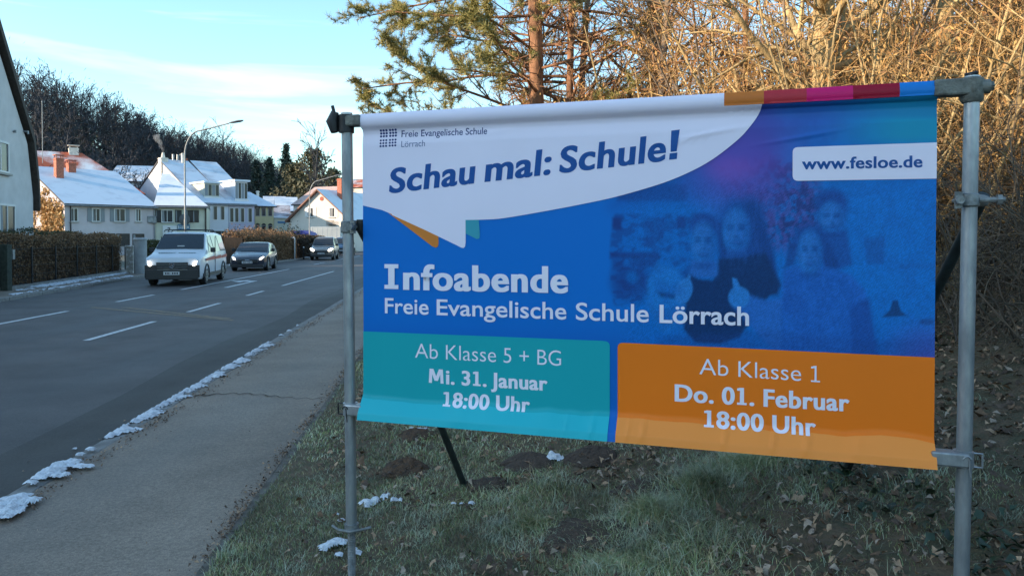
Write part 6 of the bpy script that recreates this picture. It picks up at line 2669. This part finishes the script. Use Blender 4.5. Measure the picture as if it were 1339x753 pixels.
# pinkish roof behind on the left of it and houses right of the left pole
H10 = House('pink_roof_house', xy(384, 108), xy(418, 106), 10, 'house with pale pink frosted roof rising behind the white gable house')
H10.walls(zat(262, 107) - .6, M_warmw, zat(246, 112)).roof(mat('pink_frosted_tiles', (.46, .33, .30), .85, var=.2, scale=2), over=.3, side=.2)
H11 = House('long_far_house', xy(436, 118), xy(505, 112), 10, 'long far house with snowy roof seen between the left pole and the banner')
H11.walls(zat(278, 114), M_warmw, zat(257, 118)).roof(M_rsnow, over=.3, side=.2)
for px in (459, 467, 473):
    x, z = wz(px, 292, H11)
    H11.window(x, z, 1, 1.4, sill=False)
H12 = House('hill_village_house', xy(448, 165), xy(480, 163), 10, 'distant pale house high on the slope right behind the left pole')
H12.walls(zat(246, 165), M_warmw, zat(235, 168)).roof(M_redtile, over=.3, side=.2)

# ------------------------------------------------------------------ hedges, fence, pillars, lamps, signs on the far side
M_hedge = mat('beech_hedge_twigs', (.14, .085, .05), .9, var=.4, scale=1.5)
M_hleaf = mat_random('dry_hedge_leaves', [(.20, .11, .055), (.13, .075, .042), (.28, .165, .08), (.09, .07, .045)], .85, .25, 2)
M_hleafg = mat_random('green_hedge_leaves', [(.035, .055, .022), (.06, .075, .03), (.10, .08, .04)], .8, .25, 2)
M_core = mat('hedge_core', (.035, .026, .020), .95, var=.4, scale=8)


def hedge(name, pts, width, h, nleaf, label, mleaf, cat='hedge', lsize=.075, ragged=.12, nt=1500, hair=0.0):
    """clipped hedge along ground points: dark twiggy core, twigs and dry leaves on the outside"""
    root = empty(name, pts[0], 0, label, cat)
    o0 = Vector(pts[0])
    L_ = [0]
    for a, b2 in zip(pts[:-1], pts[1:]):
        L_.append(L_[-1] + (Vector(b2) - Vector(a)).length)
    tot = L_[-1]
    P = np.array([tuple(p) for p in pts])

    def pos(f):
        x = np.interp(f * tot, L_, P[:, 0])
        y = np.interp(f * tot, L_, P[:, 1])
        return x, y
    d = (Vector(pts[-1]) - Vector(pts[0])).normalized()
    nrm_ = np.array([d.y, -d.x])
    n = nleaf
    f = NP.rand(n)
    x, y = pos(f)
    face = NP.rand(n)
    hh_ = h * (1 + ragged * (fbm(f * tot * .7, f * 0 + 3, 3) - .5) * 2)
    u = np.where(face < .62, 1.0, np.where(face < .9, NP.uniform(-1, 1, n), -1.0)) * width / 2
    u = u * (1 + .12 * (fbm(f * tot * 2, NP.rand(n), 2) - .5))
    z = np.where((face >= .62) & (face < .9), hh_ + np.abs(NP.randn(n)) * (.03 + hair), NP.rand(n) ** .85 * hh_)
    X = x + nrm_[0] * (u + NP.randn(n) * .03)
    Y = y + nrm_[1] * (u + NP.randn(n) * .03)
    pts3 = np.stack([X - o0.x, Y - o0.y, z], -1)
    link('leaves', flecks('leaves', pts3, lsize, lsize * .7, mleaf, droop=.1), root)
    sg = []
    for k in range(nt):
        ff = random.random()
        xx, yy = pos(ff)
        uu = random.uniform(-.5, .5) * width
        hx = h * random.uniform(.5, 1.0) + (random.random() ** 3) * hair * 3
        sg.append((xx + nrm_[0] * uu - o0.x, yy + nrm_[1] * uu - o0.y, random.uniform(0, .4) * h, xx + nrm_[0] * uu * 1.1 - o0.x + random.uniform(-.1, .1), yy + nrm_[1] * uu * 1.1 - o0.y + random.uniform(-.1, .1), hx, .010, .004))
    link('twigs', seg_mesh('twigs', sg, M_hedge, 3), root)
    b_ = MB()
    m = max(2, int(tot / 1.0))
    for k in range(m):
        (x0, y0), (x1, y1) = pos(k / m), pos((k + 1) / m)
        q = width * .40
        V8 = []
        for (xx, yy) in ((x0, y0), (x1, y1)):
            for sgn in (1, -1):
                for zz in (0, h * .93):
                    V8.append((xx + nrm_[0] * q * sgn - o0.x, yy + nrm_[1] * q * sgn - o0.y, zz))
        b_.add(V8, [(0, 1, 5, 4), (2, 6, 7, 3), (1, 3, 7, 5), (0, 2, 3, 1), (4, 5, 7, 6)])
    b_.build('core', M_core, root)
    return root


fs = lambda t, o=0: R(fence_s(t) - o, t, .09)
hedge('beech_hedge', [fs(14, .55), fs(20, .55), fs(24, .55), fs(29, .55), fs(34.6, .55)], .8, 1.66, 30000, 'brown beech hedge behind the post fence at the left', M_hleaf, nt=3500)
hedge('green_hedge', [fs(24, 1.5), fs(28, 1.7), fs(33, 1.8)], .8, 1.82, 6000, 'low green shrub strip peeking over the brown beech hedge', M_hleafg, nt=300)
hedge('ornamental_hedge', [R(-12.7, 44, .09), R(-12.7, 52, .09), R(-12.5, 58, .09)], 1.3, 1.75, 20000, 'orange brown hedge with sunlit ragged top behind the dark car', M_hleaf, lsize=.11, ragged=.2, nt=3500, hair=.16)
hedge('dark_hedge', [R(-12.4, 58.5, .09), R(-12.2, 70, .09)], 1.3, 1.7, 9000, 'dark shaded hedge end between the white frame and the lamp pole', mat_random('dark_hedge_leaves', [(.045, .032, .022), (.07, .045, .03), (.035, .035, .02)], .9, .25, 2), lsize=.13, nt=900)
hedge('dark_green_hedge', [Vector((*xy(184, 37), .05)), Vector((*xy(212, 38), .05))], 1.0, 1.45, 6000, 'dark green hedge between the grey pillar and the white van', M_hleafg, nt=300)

# wire fence with dark posts before the beech hedge
fr_ = empty('wire_fence', fs(15), 0, 'dark wire mesh fence with thin posts in front of the beech hedge', 'fence')
o0 = fr_.location.copy()
ptimes = [15.5, 18.0, 20.4, 22.2]
ptimes += [Y for Y in (24.6, 26.6, 28.7, 30.9, 33.0, 34.9)]
for t_ in ptimes:
    p = fs(t_) - o0
    MB().tube([(p.x, p.y, -.1), (p.x, p.y, 1.32)], .03, 8).build('fence_post', M_black, fr_)
sg = []
for zz in (.12, .4, .7, 1.0, 1.25):
    for a, b2 in zip(ptimes[:-1], ptimes[1:]):
        p, q = fs(a) - o0, fs(b2) - o0
        sg.append((p.x, p.y, zz, q.x, q.y, zz, .006, .006))
for k in range(180):
    t_ = 15.5 + 19.4 * k / 179
    p = fs(t_) - o0
    sg.append((p.x, p.y, .1, p.x, p.y, 1.25, .0035, .0035))
link('wire_mesh', seg_mesh('wire_mesh', sg, M_black, 3), fr_, kind='stuff')
# plinth kerb under the fence
b_ = MB()
for a, b2 in zip(ptimes[:-1], ptimes[1:]):
    p, q = fs(a) - o0, fs(b2) - o0
    b_.add([(p.x - .06, p.y, -.05), (p.x + .06, p.y, -.05), (p.x + .06, p.y, .10), (p.x - .06, p.y, .10), (q.x - .06, q.y, -.05), (q.x + .06, q.y, -.05), (q.x + .06, q.y, .10), (q.x - .06, q.y, .10)], [(0, 1, 2, 3), (4, 7, 6, 5), (3, 2, 6, 7), (1, 5, 6, 2), (0, 3, 7, 4)])
b_.build('fence_plinth', M_kerb, fr_)
# gate post and door at the left edge
gp = Vector((*xy(7, 22.5), .05))
g_ = empty('gate', gp, 0, 'dark green garden gate with stout post at the left photo edge', 'gate')
MB().box((-.10, -.10, -.05), (.12, .12, 1.45)).build('gate_post', mat('mossy_post', (.035, .045, .035), .9, var=.4, scale=9), g_, bevel=.01)
b_ = MB()
b_.box((-.92, .0, .1), (-.14, .04, .16))
b_.box((-.92, .0, 1.2), (-.14, .04, 1.26))
b_.build('gate_frame', M_black, g_)
for k in range(7):
    MB().box((-.90 + k * .11, -.02, .06), (-.82 + k * .11, -.001, 1.3)).build('gate_slat', M_black, g_)
lp_ = Vector((*xy(12.5, 23.0), .05))
lb_ = empty('letter_box', lp_, .3, 'pale letter box on a post beside the garden gate', 'letter box')
MB().box((-.03, -.03, -.05), (.03, .03, 1.0)).build('post', M_galv2, lb_)
MB().box((-.12, -.10, .98), (.12, .10, 1.28)).build('box', M_galv2, lb_, bevel=.01)
MB().box((-.09, -.107, 1.17), (.09, -.101, 1.20)).build('slot', M_black, lb_)

# stone pillar and grey cabinet by the driveway
p = Vector((*xy(172, 34.0), .05))
q_ = empty('gate_pillar', p, -.1, 'pale stone gate pillar with snow dusted side left of the grey round cabinet', 'pillar')
M_stone = mat('pale_stone', (.38, .35, .31), .9, col2=(.62, .60, .60), scale=6, lo=.52, hi=.6, bump=.4, bscale=30)
MB().box((-.17, -.17, -.1), (.17, .17, 1.22)).build('shaft', M_stone, q_, bevel=.02)
MB().box((-.21, -.21, 1.222), (.21, .21, 1.30)).build('cap', M_stone, q_, bevel=.02)
p = Vector((*xy(183.5, 33.4), .05))
q_ = empty('round_cabinet', p, 0, 'grey cylindrical cabinet with lid beside the stone gate pillar', 'cabinet')
M_cab = mat('cabinet_grey', (.29, .30, .31), .7, var=.15, scale=4)
MB().tube([(0, 0, -.1), (0, 0, 1.55)], .27, 24).build('shaft', M_cab, q_, smooth=True)
MB().tube([(0, 0, 1.552), (0, 0, 1.60), (0, 0, 1.66)], [.31, .31, .24], 24).build('lid', M_cab, q_, smooth=True)

# street lamps
M_lamp = mat('lamp_pole_grey', (.24, .25, .26), .6, metal=.4, var=.2, scale=3)


def street_lamp(base, top_r, px1, py1, label, r=.065, hcurve=1.6):
    root = empty('street_lamp', base, 0, label, 'street lamp', 'street lamps of the far pavement')
    tip = at(px1, py1, base[1] - .3) - Vector(base)
    zt = tip.z - .25
    MB().tube([(0, 0, -.1), (0, 0, 2.6), (0, 0, 2.62), (0, 0, zt - hcurve)], [r, r, r * .75, r * .62], 12).build('pole', M_lamp, root, smooth=True)
    pts_ = []
    for t_ in np.linspace(0, PI / 2, 9):
        pts_.append((hcurve * .55 * (1 - math.cos(t_)), -.03 * t_, zt - hcurve + hcurve * .86 * math.sin(t_)))
    pts_.append((tip.x - .75, tip.y, tip.z - .12))
    MB().tube(pts_, [r * .62] * 9 + [r * .5], 10).build('arm', M_lamp, root, smooth=True)
    hd = MB()
    ring = [(tip.x - .75, .0), (tip.x - .6, .07), (tip.x - .2, .10), (tip.x, .03)]
    V, F = [], []
    for x, h_ in ring:
        for k in range(8):
            t_ = 2 * PI * k / 8
            V.append((x, tip.y + (h_ + .03) * 1.2 * math.cos(t_), tip.z - .10 + .13 * (x - tip.x + .75) / .75 + (h_ * .55 + .02) * math.sin(t_)))
    for i in range(3):
        for k in range(8):
            F.append((i * 8 + k, i * 8 + (k + 1) % 8, (i + 1) * 8 + (k + 1) % 8, (i + 1) * 8 + k))
    F += [tuple(range(8)), tuple(range(24, 32))]
    hd.add(V, F)
    hd.build('lamp_head', M_lamp, root, smooth=True)


street_lamp((*xy(242.5, 40), .09), 0, 318, 158.5, 'tall street lamp with long curved arm behind the white van')
street_lamp((*xy(405, 67), .09), 0, 447, 229, 'street lamp with curved arm in front of the white gable house')
# flag pole far left over the trees
p = Vector((*xy(57, 95), 0))
q_ = empty('flag_pole', p, 0, 'thin pale pole rising before the dark wood left of the red roof', 'pole')
MB().tube([(0, 0, -.2), (0, 0, zat(134, 95))], [.055, .035], 8).build('pole', mat('pale_pole', (.26, .27, .28), .6), q_, smooth=True)
MB().tube([(0, 0, zat(134, 95)), (0, 0, zat(133, 95) + .12)], [.08, .02], 8).build('finial', M_metal, q_, smooth=True)
# white frame (stand) by the dark hedge
p = Vector((*xy(384, 56.5), .09))
q_ = empty('white_frame_stand', p, 0, 'white angular tube frame standing before the dark hedge end', 'barrier')
MB().tube([(.08, 0, -.05), (.08, 0, 1.62)], .045, 8).build('upright', M_fr, q_)
MB().tube([(.08, 0, 1.62), (-.52, 0, 1.60)], .05, 8).build('crossbar', M_fr, q_)
# bollards / small things at the kerb near it
for i, (px, Y, lab) in enumerate([(397, 57, 'small dark pavement post between the white frame and the lamp pole')]):
    q_ = empty('bollard', (*xy(px, Y), .09), 0, lab, 'bollard')
    MB().tube([(0, 0, -.05), (0, 0, .85)], .06, 10).build('post', M_black, q_, smooth=True)
    MB().tube([(0, 0, .86), (0, 0, .92)], [.075, .04], 10).build('cap', M_fr, q_, smooth=True)
# iron fence spikes before the dormer houses
f_ = empty('picket_fence', (*xy(262, 84), 0), 0, 'dark picket fence in front of the white dormer house', 'fence')
b0 = Vector((*xy(262, 84), 0))
b1 = Vector((*xy(338, 88), 0)) - b0
pk = None
for k in range(60):
    p = b1 * (k / 59)
    if pk is None:
        pk = MB().box((-.05, -.02, .0), (.05, .02, 1.75 - .02)).build('picket', M_dark, f_).data
        continue
    o = link('picket', pk, f_, (p.x, p.y, .12 * (k % 3 == 0)))
for zz in (.5, 1.3):
    MB().tube([(0, .04, zz), (b1.x, b1.y + .04, zz)], .03, 6).build('rail', M_dark, f_)
# blue tarpaulin load and dark shrub by the white gable house, white trailer
p = Vector((*xy(395, 80), 0))
q_ = empty('tarpaulin_trailer', p, -.05, 'trailer under a deep blue tarpaulin in front of the white gable house', 'trailer')
b_ = MB()
prof = [(-1.6, .9), (-1.45, 1.9), (-.9, 2.45), (.6, 2.5), (1.2, 2.25), (1.55, 1.8), (1.6, .9)]
n = len(prof)
b_.add([(x, -1, z) for x, z in prof] + [(x, 1, z) for x, z in prof], [tuple(range(n)), tuple(range(n, 2 * n))[::-1]] + [(i, i + 1, n + i + 1, n + i) for i in range(n - 1)])
b_.build('tarpaulin', mat('blue_tarpaulin', (.012, .03, .22), .5, var=.3, scale=2, bump=.6, bscale=3), q_)
MB().box((-1.6, -1, .55), (1.6, 1, .9)).build('bed', M_metal, q_)
for sx in (-.5, .5):
    MB().tube([(sx, -1.08, .34), (sx, -.85, .34)], .34, 14).build('wheel', M_black, q_)
rg2 = random.Random(3)
q_ = empty('dark_shrub', (*xy(382, 79), 0), 0, 'dark evergreen shrub left of the blue tarpaulin', 'shrub')
Pn = NP.randn(900, 3) * np.array([.5, .5, .55]) + np.array([0, 0, 1.75])
link('crown', flecks('crown', Pn, .22, .16, M_ivyc, droop=.1), q_)
MB().tube([(0, 0, -.1), (0, 0, 1.8)], .08, 6).build('trunk', M_fb, q_)
p = Vector((*xy(425, 84), 0))
q_ = empty('box_truck', p, .05, 'pale grey box truck body parked beside the white gable house', 'truck')
MB().box((-1.6, 0, .9), (1.75, 5, 2.95)).build('cargo_box', mat('truck_grey', (.40, .43, .44), .6, var=.1, scale=1), q_, bevel=.04)
for k in range(6):
    MB().box((-1.5 + k * .55, -.02, 1.0), (-1.46 + k * .55, -.001, 2.85)).build('rib', M_fr, q_)
MB().box((-1.5, .1, .5), (1.6, 5, .9)).build('chassis', M_black, q_)
for sx in (-1.2, 1.2):
    MB().tube([(sx - .15, .6, .45), (sx + .15, .6, .45)], .45, 16).build('wheel', M_black, q_)
# ------------------------------------------------------------------ VEHICLES
M_tyre = mat('tyre_rubber', (.018, .018, .019), .85)
M_rim = mat('rim_alloy', (.30, .31, .32), .4, metal=.8)
M_cglass = mat('car_glass', (.022, .028, .036), .05, spec=.7)
M_plast = mat('black_plastic', (.022, .023, .026), .55)
M_head = mat('headlight_on', (.8, .8, .8), .2, emit=(1, .93, .82), estr=2.6)
M_plate = mat('number_plate', (.55, .56, .58), .5)
M_chrome = mat('chrome', (.5, .51, .53), .25, metal=1.0)
M_red = mat('red_stripe', (.42, .06, .045), .5)


def car(name, L_, W, prof, belt, glassx, paint, label, loc, heading, wheels, wr, group=None, kind='car', tuck=.14):
    """prof: list of (x, z_under, z_hood_or_roof); x=0 at the nose, car faces -y in world after heading.
    rows per station: sill, bumper bulge, belt, roof edge, roof middle"""
    root = empty(name, loc, heading, label, kind if kind != 'car' else 'car', group)
    V, F, rows = [], [], 7
    n = len(prof)
    hw = W / 2
    for (x, zu, zt, wf) in prof:
        zb = min(belt(x), zt - .02)
        w_ = hw * wf
        tk = tuck * max(0, (zt - zb)) / .6
        pts = [(w_ * .90, zu), (w_ * .985, zu + .10), (w_, zu + (zb - zu) * .55), (w_ * .975, zb), (max(.1, w_ * .95 - tk), zt - .05), (max(.08, w_ * .82 - tk), zt), (0, zt + .015)]
        V.append([(a, x, z) for a, z in pts])
    allv = []
    for st in V:
        allv += st
        allv += [(-a, x, z) for a, x, z in st]
    R2 = rows * 2
    body, side_gl = [], []
    for i in range(n - 1):
        for j in range(rows - 1):
            for sgn in (0, 1):
                o_ = sgn * rows
                q = (i * R2 + o_ + j, (i + 1) * R2 + o_ + j, (i + 1) * R2 + o_ + j + 1, i * R2 + o_ + j + 1)
                body.append(q if sgn == 0 else q[::-1])
    for i in (0, n - 1):
        for j in range(rows - 1):
            a = [i * R2 + j, i * R2 + j + 1, i * R2 + rows + j + 1, i * R2 + rows + j]
            body.append(tuple(a))
    # underside
    for i in range(n - 1):
        body.append((i * R2, i * R2 + rows, (i + 1) * R2 + rows, (i + 1) * R2))
    mb = MB().add(allv, body)
    o = mb.build('body', paint, root, smooth=True)
    m = o.modifiers.new('bevel', 'BEVEL')
    m.width = .03
    m.segments = 2
    m.angle_limit = math.radians(35)

    def prf(x, k):
        return float(np.interp(x, [p[0] for p in prof], [p[k] for p in prof]))

    def edge(x, f):
        """point on the side between belt (f=0) and roof edge (f=1)"""
        zt, wf = prf(x, 2), prf(x, 3)
        zb = min(belt(x), zt - .02)
        w_ = hw * wf
        tk = tuck * max(0, (zt - zb)) / .6
        a = Vector((w_ * .975, x, zb))
        b2 = Vector((max(.1, w_ * .95 - tk), x, zt - .05))
        return a.lerp(b2, f)
    for (xa, xb, xc, xd) in glassx['side']:     # belt from xa to xd, roof from xb to xc
        for sx in (1, -1):
            A, B2, C2, D2 = edge(xa, .08), edge(xb, .93), edge(xc, .93), edge(xd, .08)
            nn_ = Vector((.012, 0, .002))
            pts = [Vector((sx * (p.x + nn_.x), p.y, p.z + nn_.z)) for p in (A, B2, C2, D2)]
            MB().quad(*pts).build('side_window', M_cglass, root)
    for key, nm in (('wind', 'windscreen'), ('rear', 'rear_window')):
        xa, xb = glassx[key]                       # lower and upper x
        za, zb_ = prf(xa, 2), prf(xb, 2)
        wa, wb = hw * prf(xa, 3), hw * prf(xb, 3)
        tka = tuck * max(0, za - min(belt(xa), za - .02)) / .6
        tkb = tuck * max(0, zb_ - min(belt(xb), zb_ - .02)) / .6
        sgn = -1 if key == 'wind' else 1
        V = []
        for f in (0, .33, .66, 1):
            x = xa + (xb - xa) * f
            z = prf(x, 2)
            w_ = hw * prf(x, 3)
            tk = tuck * max(0, z - min(belt(x), z - .02)) / .6
            wd_ = max(.2, w_ * .90 - tk)
            for u in (-1, -.5, 0, .5, 1):
                V.append((u * wd_, x + sgn * .014, z + .020 + .012 * (1 - abs(u))))
        Fq = [(r * 5 + c, r * 5 + c + 1, r * 5 + 6 + c, r * 5 + 5 + c) for r in range(3) for c in range(4)]
        MB().add(V, Fq).build(nm, M_cglass, root, smooth=True)
    for wx in wheels:
        for sx in (1, -1):
            xo = sx * (hw - .005)
            xi = sx * (hw - .22)
            t_ = MB().tube([(xi, wx, wr), (xi + sx * .02, wx, wr), (xo - sx * .02, wx, wr), (xo, wx, wr)], [wr * .94, wr, wr, wr * .94], 22).build('wheel', M_tyre, root, smooth=True)
            rm = MB()
            rm.tube([(xo - sx * .01, wx, wr), (xo + sx * .008, wx, wr)], wr * .64, 16)
            rm.build('rim', M_rim, t_)
            sp = MB()
            for k in range(5):
                a = 2 * PI * k / 5
                sp.box((-.004, -.03, .05), (.006, .03, wr * .6), Matrix.Translation((xo + sx * .012, wx, wr)) @ Matrix.Rotation(a, 4, 'X'))
            sp.build('spokes', M_galv2, t_)
            ar = MB()
            pts_ = [(sx * (hw + .002), wx + (wr + .07) * math.cos(t2), wr + (wr + .07) * math.sin(t2)) for t2 in np.linspace(-.25, PI + .25, 12)]
            ar.tube(pts_, .035, 6)
            ar.build('wheel_arch', M_plast, root, smooth=True)
    for sx in (1, -1):
        z = belt(glassx['wind'][0] + .5) + .12
        c = Vector((sx * (hw + .10), glassx['wind'][0] + .42, z))
        b_ = MB().box((c.x - .09, c.y - .05, c.z - .08), (c.x + .09, c.y + .06, c.z + .10))
        b_.build('mirror', glassx.get('mirror', M_plast), root, bevel=.03)
    return root, o, prf, hw


def front_bits(root, W, hw, zb, parts, lights, plate, y0=-.03):
    for (x0, x1, z0, z1, m, nm, dy) in parts:
        MB().box((x0, y0 - dy, z0), (x1, y0 + .10, z1)).build(nm, m, root, bevel=.02)
    for sx in (1, -1):
        (lx, lz, rx, rz, sl) = lights
        b_ = MB()
        n = 14
        vs = [(sx * (lx + rx * math.cos(t_)), y0 - .03 + .22 * max(0, math.cos(t_)) * sl, lz + rz * math.sin(t_) + .06 * math.cos(t_)) for t_ in np.linspace(0, 2 * PI, n, endpoint=False)]
        vs2 = [(x, y + .12, z) for x, y, z in vs]
        b_.add(vs + vs2, [tuple(range(n)), tuple(range(n, 2 * n))[::-1]] + [(k, (k + 1) % n, n + (k + 1) % n, n + k) for k in range(n)])
        b_.build('headlight', M_head, root, smooth=True)
    pw, pz = plate
    pl = MB().box((-pw / 2, y0 - .10, pz), (pw / 2, y0 - .06, pz + .115)).build('number_plate', M_plate, root)
    b_ = MB()
    for k, wd_ in enumerate((.05, .05, .02, .05, .05, .05)):
        b_.box((-pw * .40 + k * .075, y0 - .104, pz + .028), (-pw * .40 + k * .075 + wd_, y0 - .1015, pz + .088))
    b_.build('plate_marks', M_plast, pl)


def heading_to(dx, dy):
    """local -y (nose) direction in world = (dx, dy); the nose is at y=0 and the body runs to +y"""
    return math.atan2(dx, -dy)


# --- white van
vp = Vector((*xy(225, 26.0), 0))
van_paint = mat('van_white_paint', (.62, .64, .68), .3, coat=.4, var=.04, scale=2)
van_belt = lambda x: float(np.interp(x, [0, 1.0, 1.6, 5.1], [.95, 1.08, 1.12, 1.12]))
van_prof = [(.0, .32, .78, .86), (.06, .26, .98, .93), (.25, .22, 1.06, .985), (.75, .22, 1.15, 1.0), (1.12, .22, 1.27, 1.0), (1.55, .22, 1.62, 1.0), (1.86, .22, 1.84, 1.0), (2.1, .22, 1.90, 1.0), (3.0, .22, 1.92, 1.0), (4.3, .22, 1.91, 1.0), (4.95, .24, 1.87, .98), (5.12, .30, 1.70, .95), (5.16, .35, 1.2, .93)]
van, vb, prf, hw = car('delivery_van', 5.14, 1.93, van_prof, van_belt, {'side': [(1.52, 1.98, 2.42, 2.46), (2.56, 2.56, 3.6, 3.62), (3.72, 3.72, 4.7, 4.85)], 'wind': (1.13, 1.84), 'rear': (5.13, 5.0)}, van_paint,
                       'white van with red side stripe and lit headlights driving towards the viewer', vp, heading_to(.20, -1), (.92, 4.1), .335, kind='van')
front_bits(van, 1.93, hw, .9, [(-.86, .86, .24, .58, M_plast, 'bumper', .07), (-.52, .52, .60, .84, M_plast, 'grille', .02), (-.90, -.5, .30, .74, M_plast, 'bumper_corner', .0), (.5, .90, .30, .74, M_plast, 'bumper_corner', .0)], (.77, .80, .085, .07, 1.0), (.52, .40))
b_ = MB()
ring = [(.085 * math.cos(t_), -.065, .73 + .085 * math.sin(t_)) for t_ in np.linspace(0, 2 * PI, 25)]
b_.tube(ring, .009, 6, caps=False)
for k in range(3):
    a = PI / 2 + k * 2 * PI / 3
    b_.tube([(0, -.065, .73), (.08 * math.cos(a), -.065, .73 + .08 * math.sin(a))], [.014, .003], 6)
b_.build('star_emblem', M_chrome, van)
for zz in (.66, .74, .80):
    MB().box((-.50, -.058, zz), (.50, -.052, zz + .012)).build('grille_bar', M_galv2, van)
# red stripe and lettering marks
for sx in (1, -1):
    b_ = MB()
    for x0, x1, dz in ((.75, 2.45, .0), (2.5, 3.65, .0), (3.7, 4.9, .0)):
        b_.add([(sx * (hw + .012), x0, .86 + .05 * (x0 - .7) / 4), (sx * (hw + .012), x1, .86 + .05 * (x1 - .7) / 4), (sx * (hw + .010), x1, 1.00 + .05 * (x1 - .7) / 4), (sx * (hw + .010), x0, .95 + .05 * (x0 - .7) / 4)], [(0, 1, 2, 3)])
    b_.build('red_stripe', M_red, van)
    MB().box((sx * (hw + .003) - .012, 2.46, .40), (sx * (hw + .003) + .012, 2.475, 1.75)).build('door_gap', M_plast, van)
    MB().box((sx * (hw - .004) - .012, .35, .30), (sx * (hw - .004) + .012, 4.9, .42)).build('sill_trim', M_plast, van)
b_ = MB()
for k in range(15):
    if k in (7,):
        continue
    b_.box((-.62 + k * .085, .66, 1.155), (-.56 + k * .085, .74, 1.165), Matrix.Rotation(0, 4, 'X'))
b_.build('bonnet_lettering', mat('faint_green_letters', (.10, .22, .22), .5), van)
b_ = MB()
for yy in (2.2, 3.3):
    b_.tube([(-.80, yy, 1.93), (-.74, yy, 2.0), (.74, yy, 2.0), (.80, yy, 1.93)], .022, 6)
b_.build('roof_bars', M_plast, van)
MB().box((-.10, 1.205, 1.36), (.14, 1.215, 1.42), Matrix.Identity(4)).build('dashboard_card', M_plate, van)

# --- dark hatchback
cp = Vector((*xy(323.5, 37.6), 0))
cpaint = mat('car_black_blue_paint', (.022, .028, .045), .22, coat=.8)
cbelt = lambda x: float(np.interp(x, [0, 1.2, 4.2], [.66, .92, .98]))
cprof = [(.0, .34, .58, .80), (.06, .24, .70, .90), (.3, .18, .80, .98), (.8, .18, .88, 1.0), (1.25, .18, .96, 1.0), (1.7, .18, 1.22, 1.0), (2.1, .18, 1.41, 1.0), (2.5, .18, 1.46, 1.0), (3.3, .18, 1.44, 1.0), (3.8, .18, 1.28, 1.0), (4.2, .20, 1.04, .97), (4.4, .26, .96, .93), (4.45, .32, .7, .88)]
c2, _, _, hw = car('hatchback', 4.45, 1.80, cprof, cbelt, {'side': [(1.75, 2.15, 2.75, 2.78), (2.86, 2.86, 3.35, 3.85)], 'wind': (1.27, 2.12), 'rear': (4.15, 3.4)}, cpaint,
                   'dark blue black hatchback with headlights on, following the white van', cp, heading_to(.17, -1), (.85, 3.45), .33)
front_bits(c2, 1.8, hw, .6, [(-.50, .50, .42, .60, M_plast, 'grille', .02), (-.78, .78, .20, .36, M_plast, 'bumper_intake', .05)], (.68, .66, .10, .05, 1.2), (.50, .40))
MB().tube([(-.10, -.07, .56), (.10, -.07, .56)], .018, 8).build('badge', M_chrome, c2)
# --- silver small SUV
sp_ = Vector((*xy(420, 56), 0))
spaint = mat('car_brown_grey_paint', (.24, .215, .195), .25, metal=.4, coat=.6)
sbelt = lambda x: float(np.interp(x, [0, 1.1, 4.2], [.80, 1.02, 1.06]))
sprof = [(.0, .36, .72, .84), (.05, .28, .84, .93), (.25, .24, .92, .99), (.7, .24, 1.0, 1.0), (1.05, .24, 1.08, 1.0), (1.45, .24, 1.48, 1.0), (1.7, .24, 1.68, 1.0), (2.3, .24, 1.76, 1.0), (3.4, .24, 1.74, 1.0), (3.9, .24, 1.64, .99), (4.15, .28, 1.2, .96), (4.22, .34, .9, .92)]
c3, _, _, hw = car('compact_suv', 4.22, 1.80, sprof, sbelt, {'side': [(1.5, 1.9, 2.4, 2.44), (2.52, 2.52, 3.3, 3.7)], 'wind': (1.08, 1.8), 'rear': (4.1, 3.95)}, spaint,
                   'brownish grey compact car with bright headlights, third vehicle in the oncoming lane', sp_, heading_to(.12, -1), (.85, 3.4), .34)
front_bits(c3, 1.8, hw, .7, [(-.52, .52, .52, .74, M_plast, 'grille', .02), (-.80, .80, .26, .44, M_plast, 'bumper', .05)], (.68, .80, .17, .10, 1.0), (.50, .46))
# --- blue car behind
c4, _, _, hw = car('blue_car', 4.22, 1.78, sprof, sbelt, {'side': [(1.5, 1.9, 2.4, 2.44), (2.52, 2.52, 3.3, 3.7)], 'wind': (1.08, 1.8), 'rear': (4.1, 3.95)}, mat('car_blue_paint', (.035, .10, .19), .25, coat=.6),
                   'blue car half hidden by the left pole, last of the oncoming vehicles', Vector((*xy(446, 70), 0)), heading_to(.10, -1), (.85, 3.4), .33)
front_bits(c4, 1.78, hw, .7, [(-.52, .52, .52, .72, M_plast, 'grille', .02), (-.80, .80, .26, .42, M_plast, 'bumper', .05)], (.68, .80, .15, .07, 1.0), (.50, .46))
for ch in c4.children:
    if ch.name.startswith('headlight'):
        ch.data.materials[0] = mat('headlight_off', (.5, .52, .55), .2)
# --- red topped vehicle far behind
c5, _, _, hw = car('red_van', 4.9, 1.9, van_prof, van_belt, {'side': [(1.52, 1.98, 2.42, 2.46), (2.56, 2.56, 3.6, 3.62)], 'wind': (1.13, 1.84), 'rear': (5.13, 5.0)}, mat('faded_red_paint', (.33, .06, .04), .4),
                   'red van parked far behind the brownish grey compact car', Vector((*xy(424, 92), .0)), heading_to(.3, -1), (.92, 4.1), .335, kind='van')
c5.location.z = .45
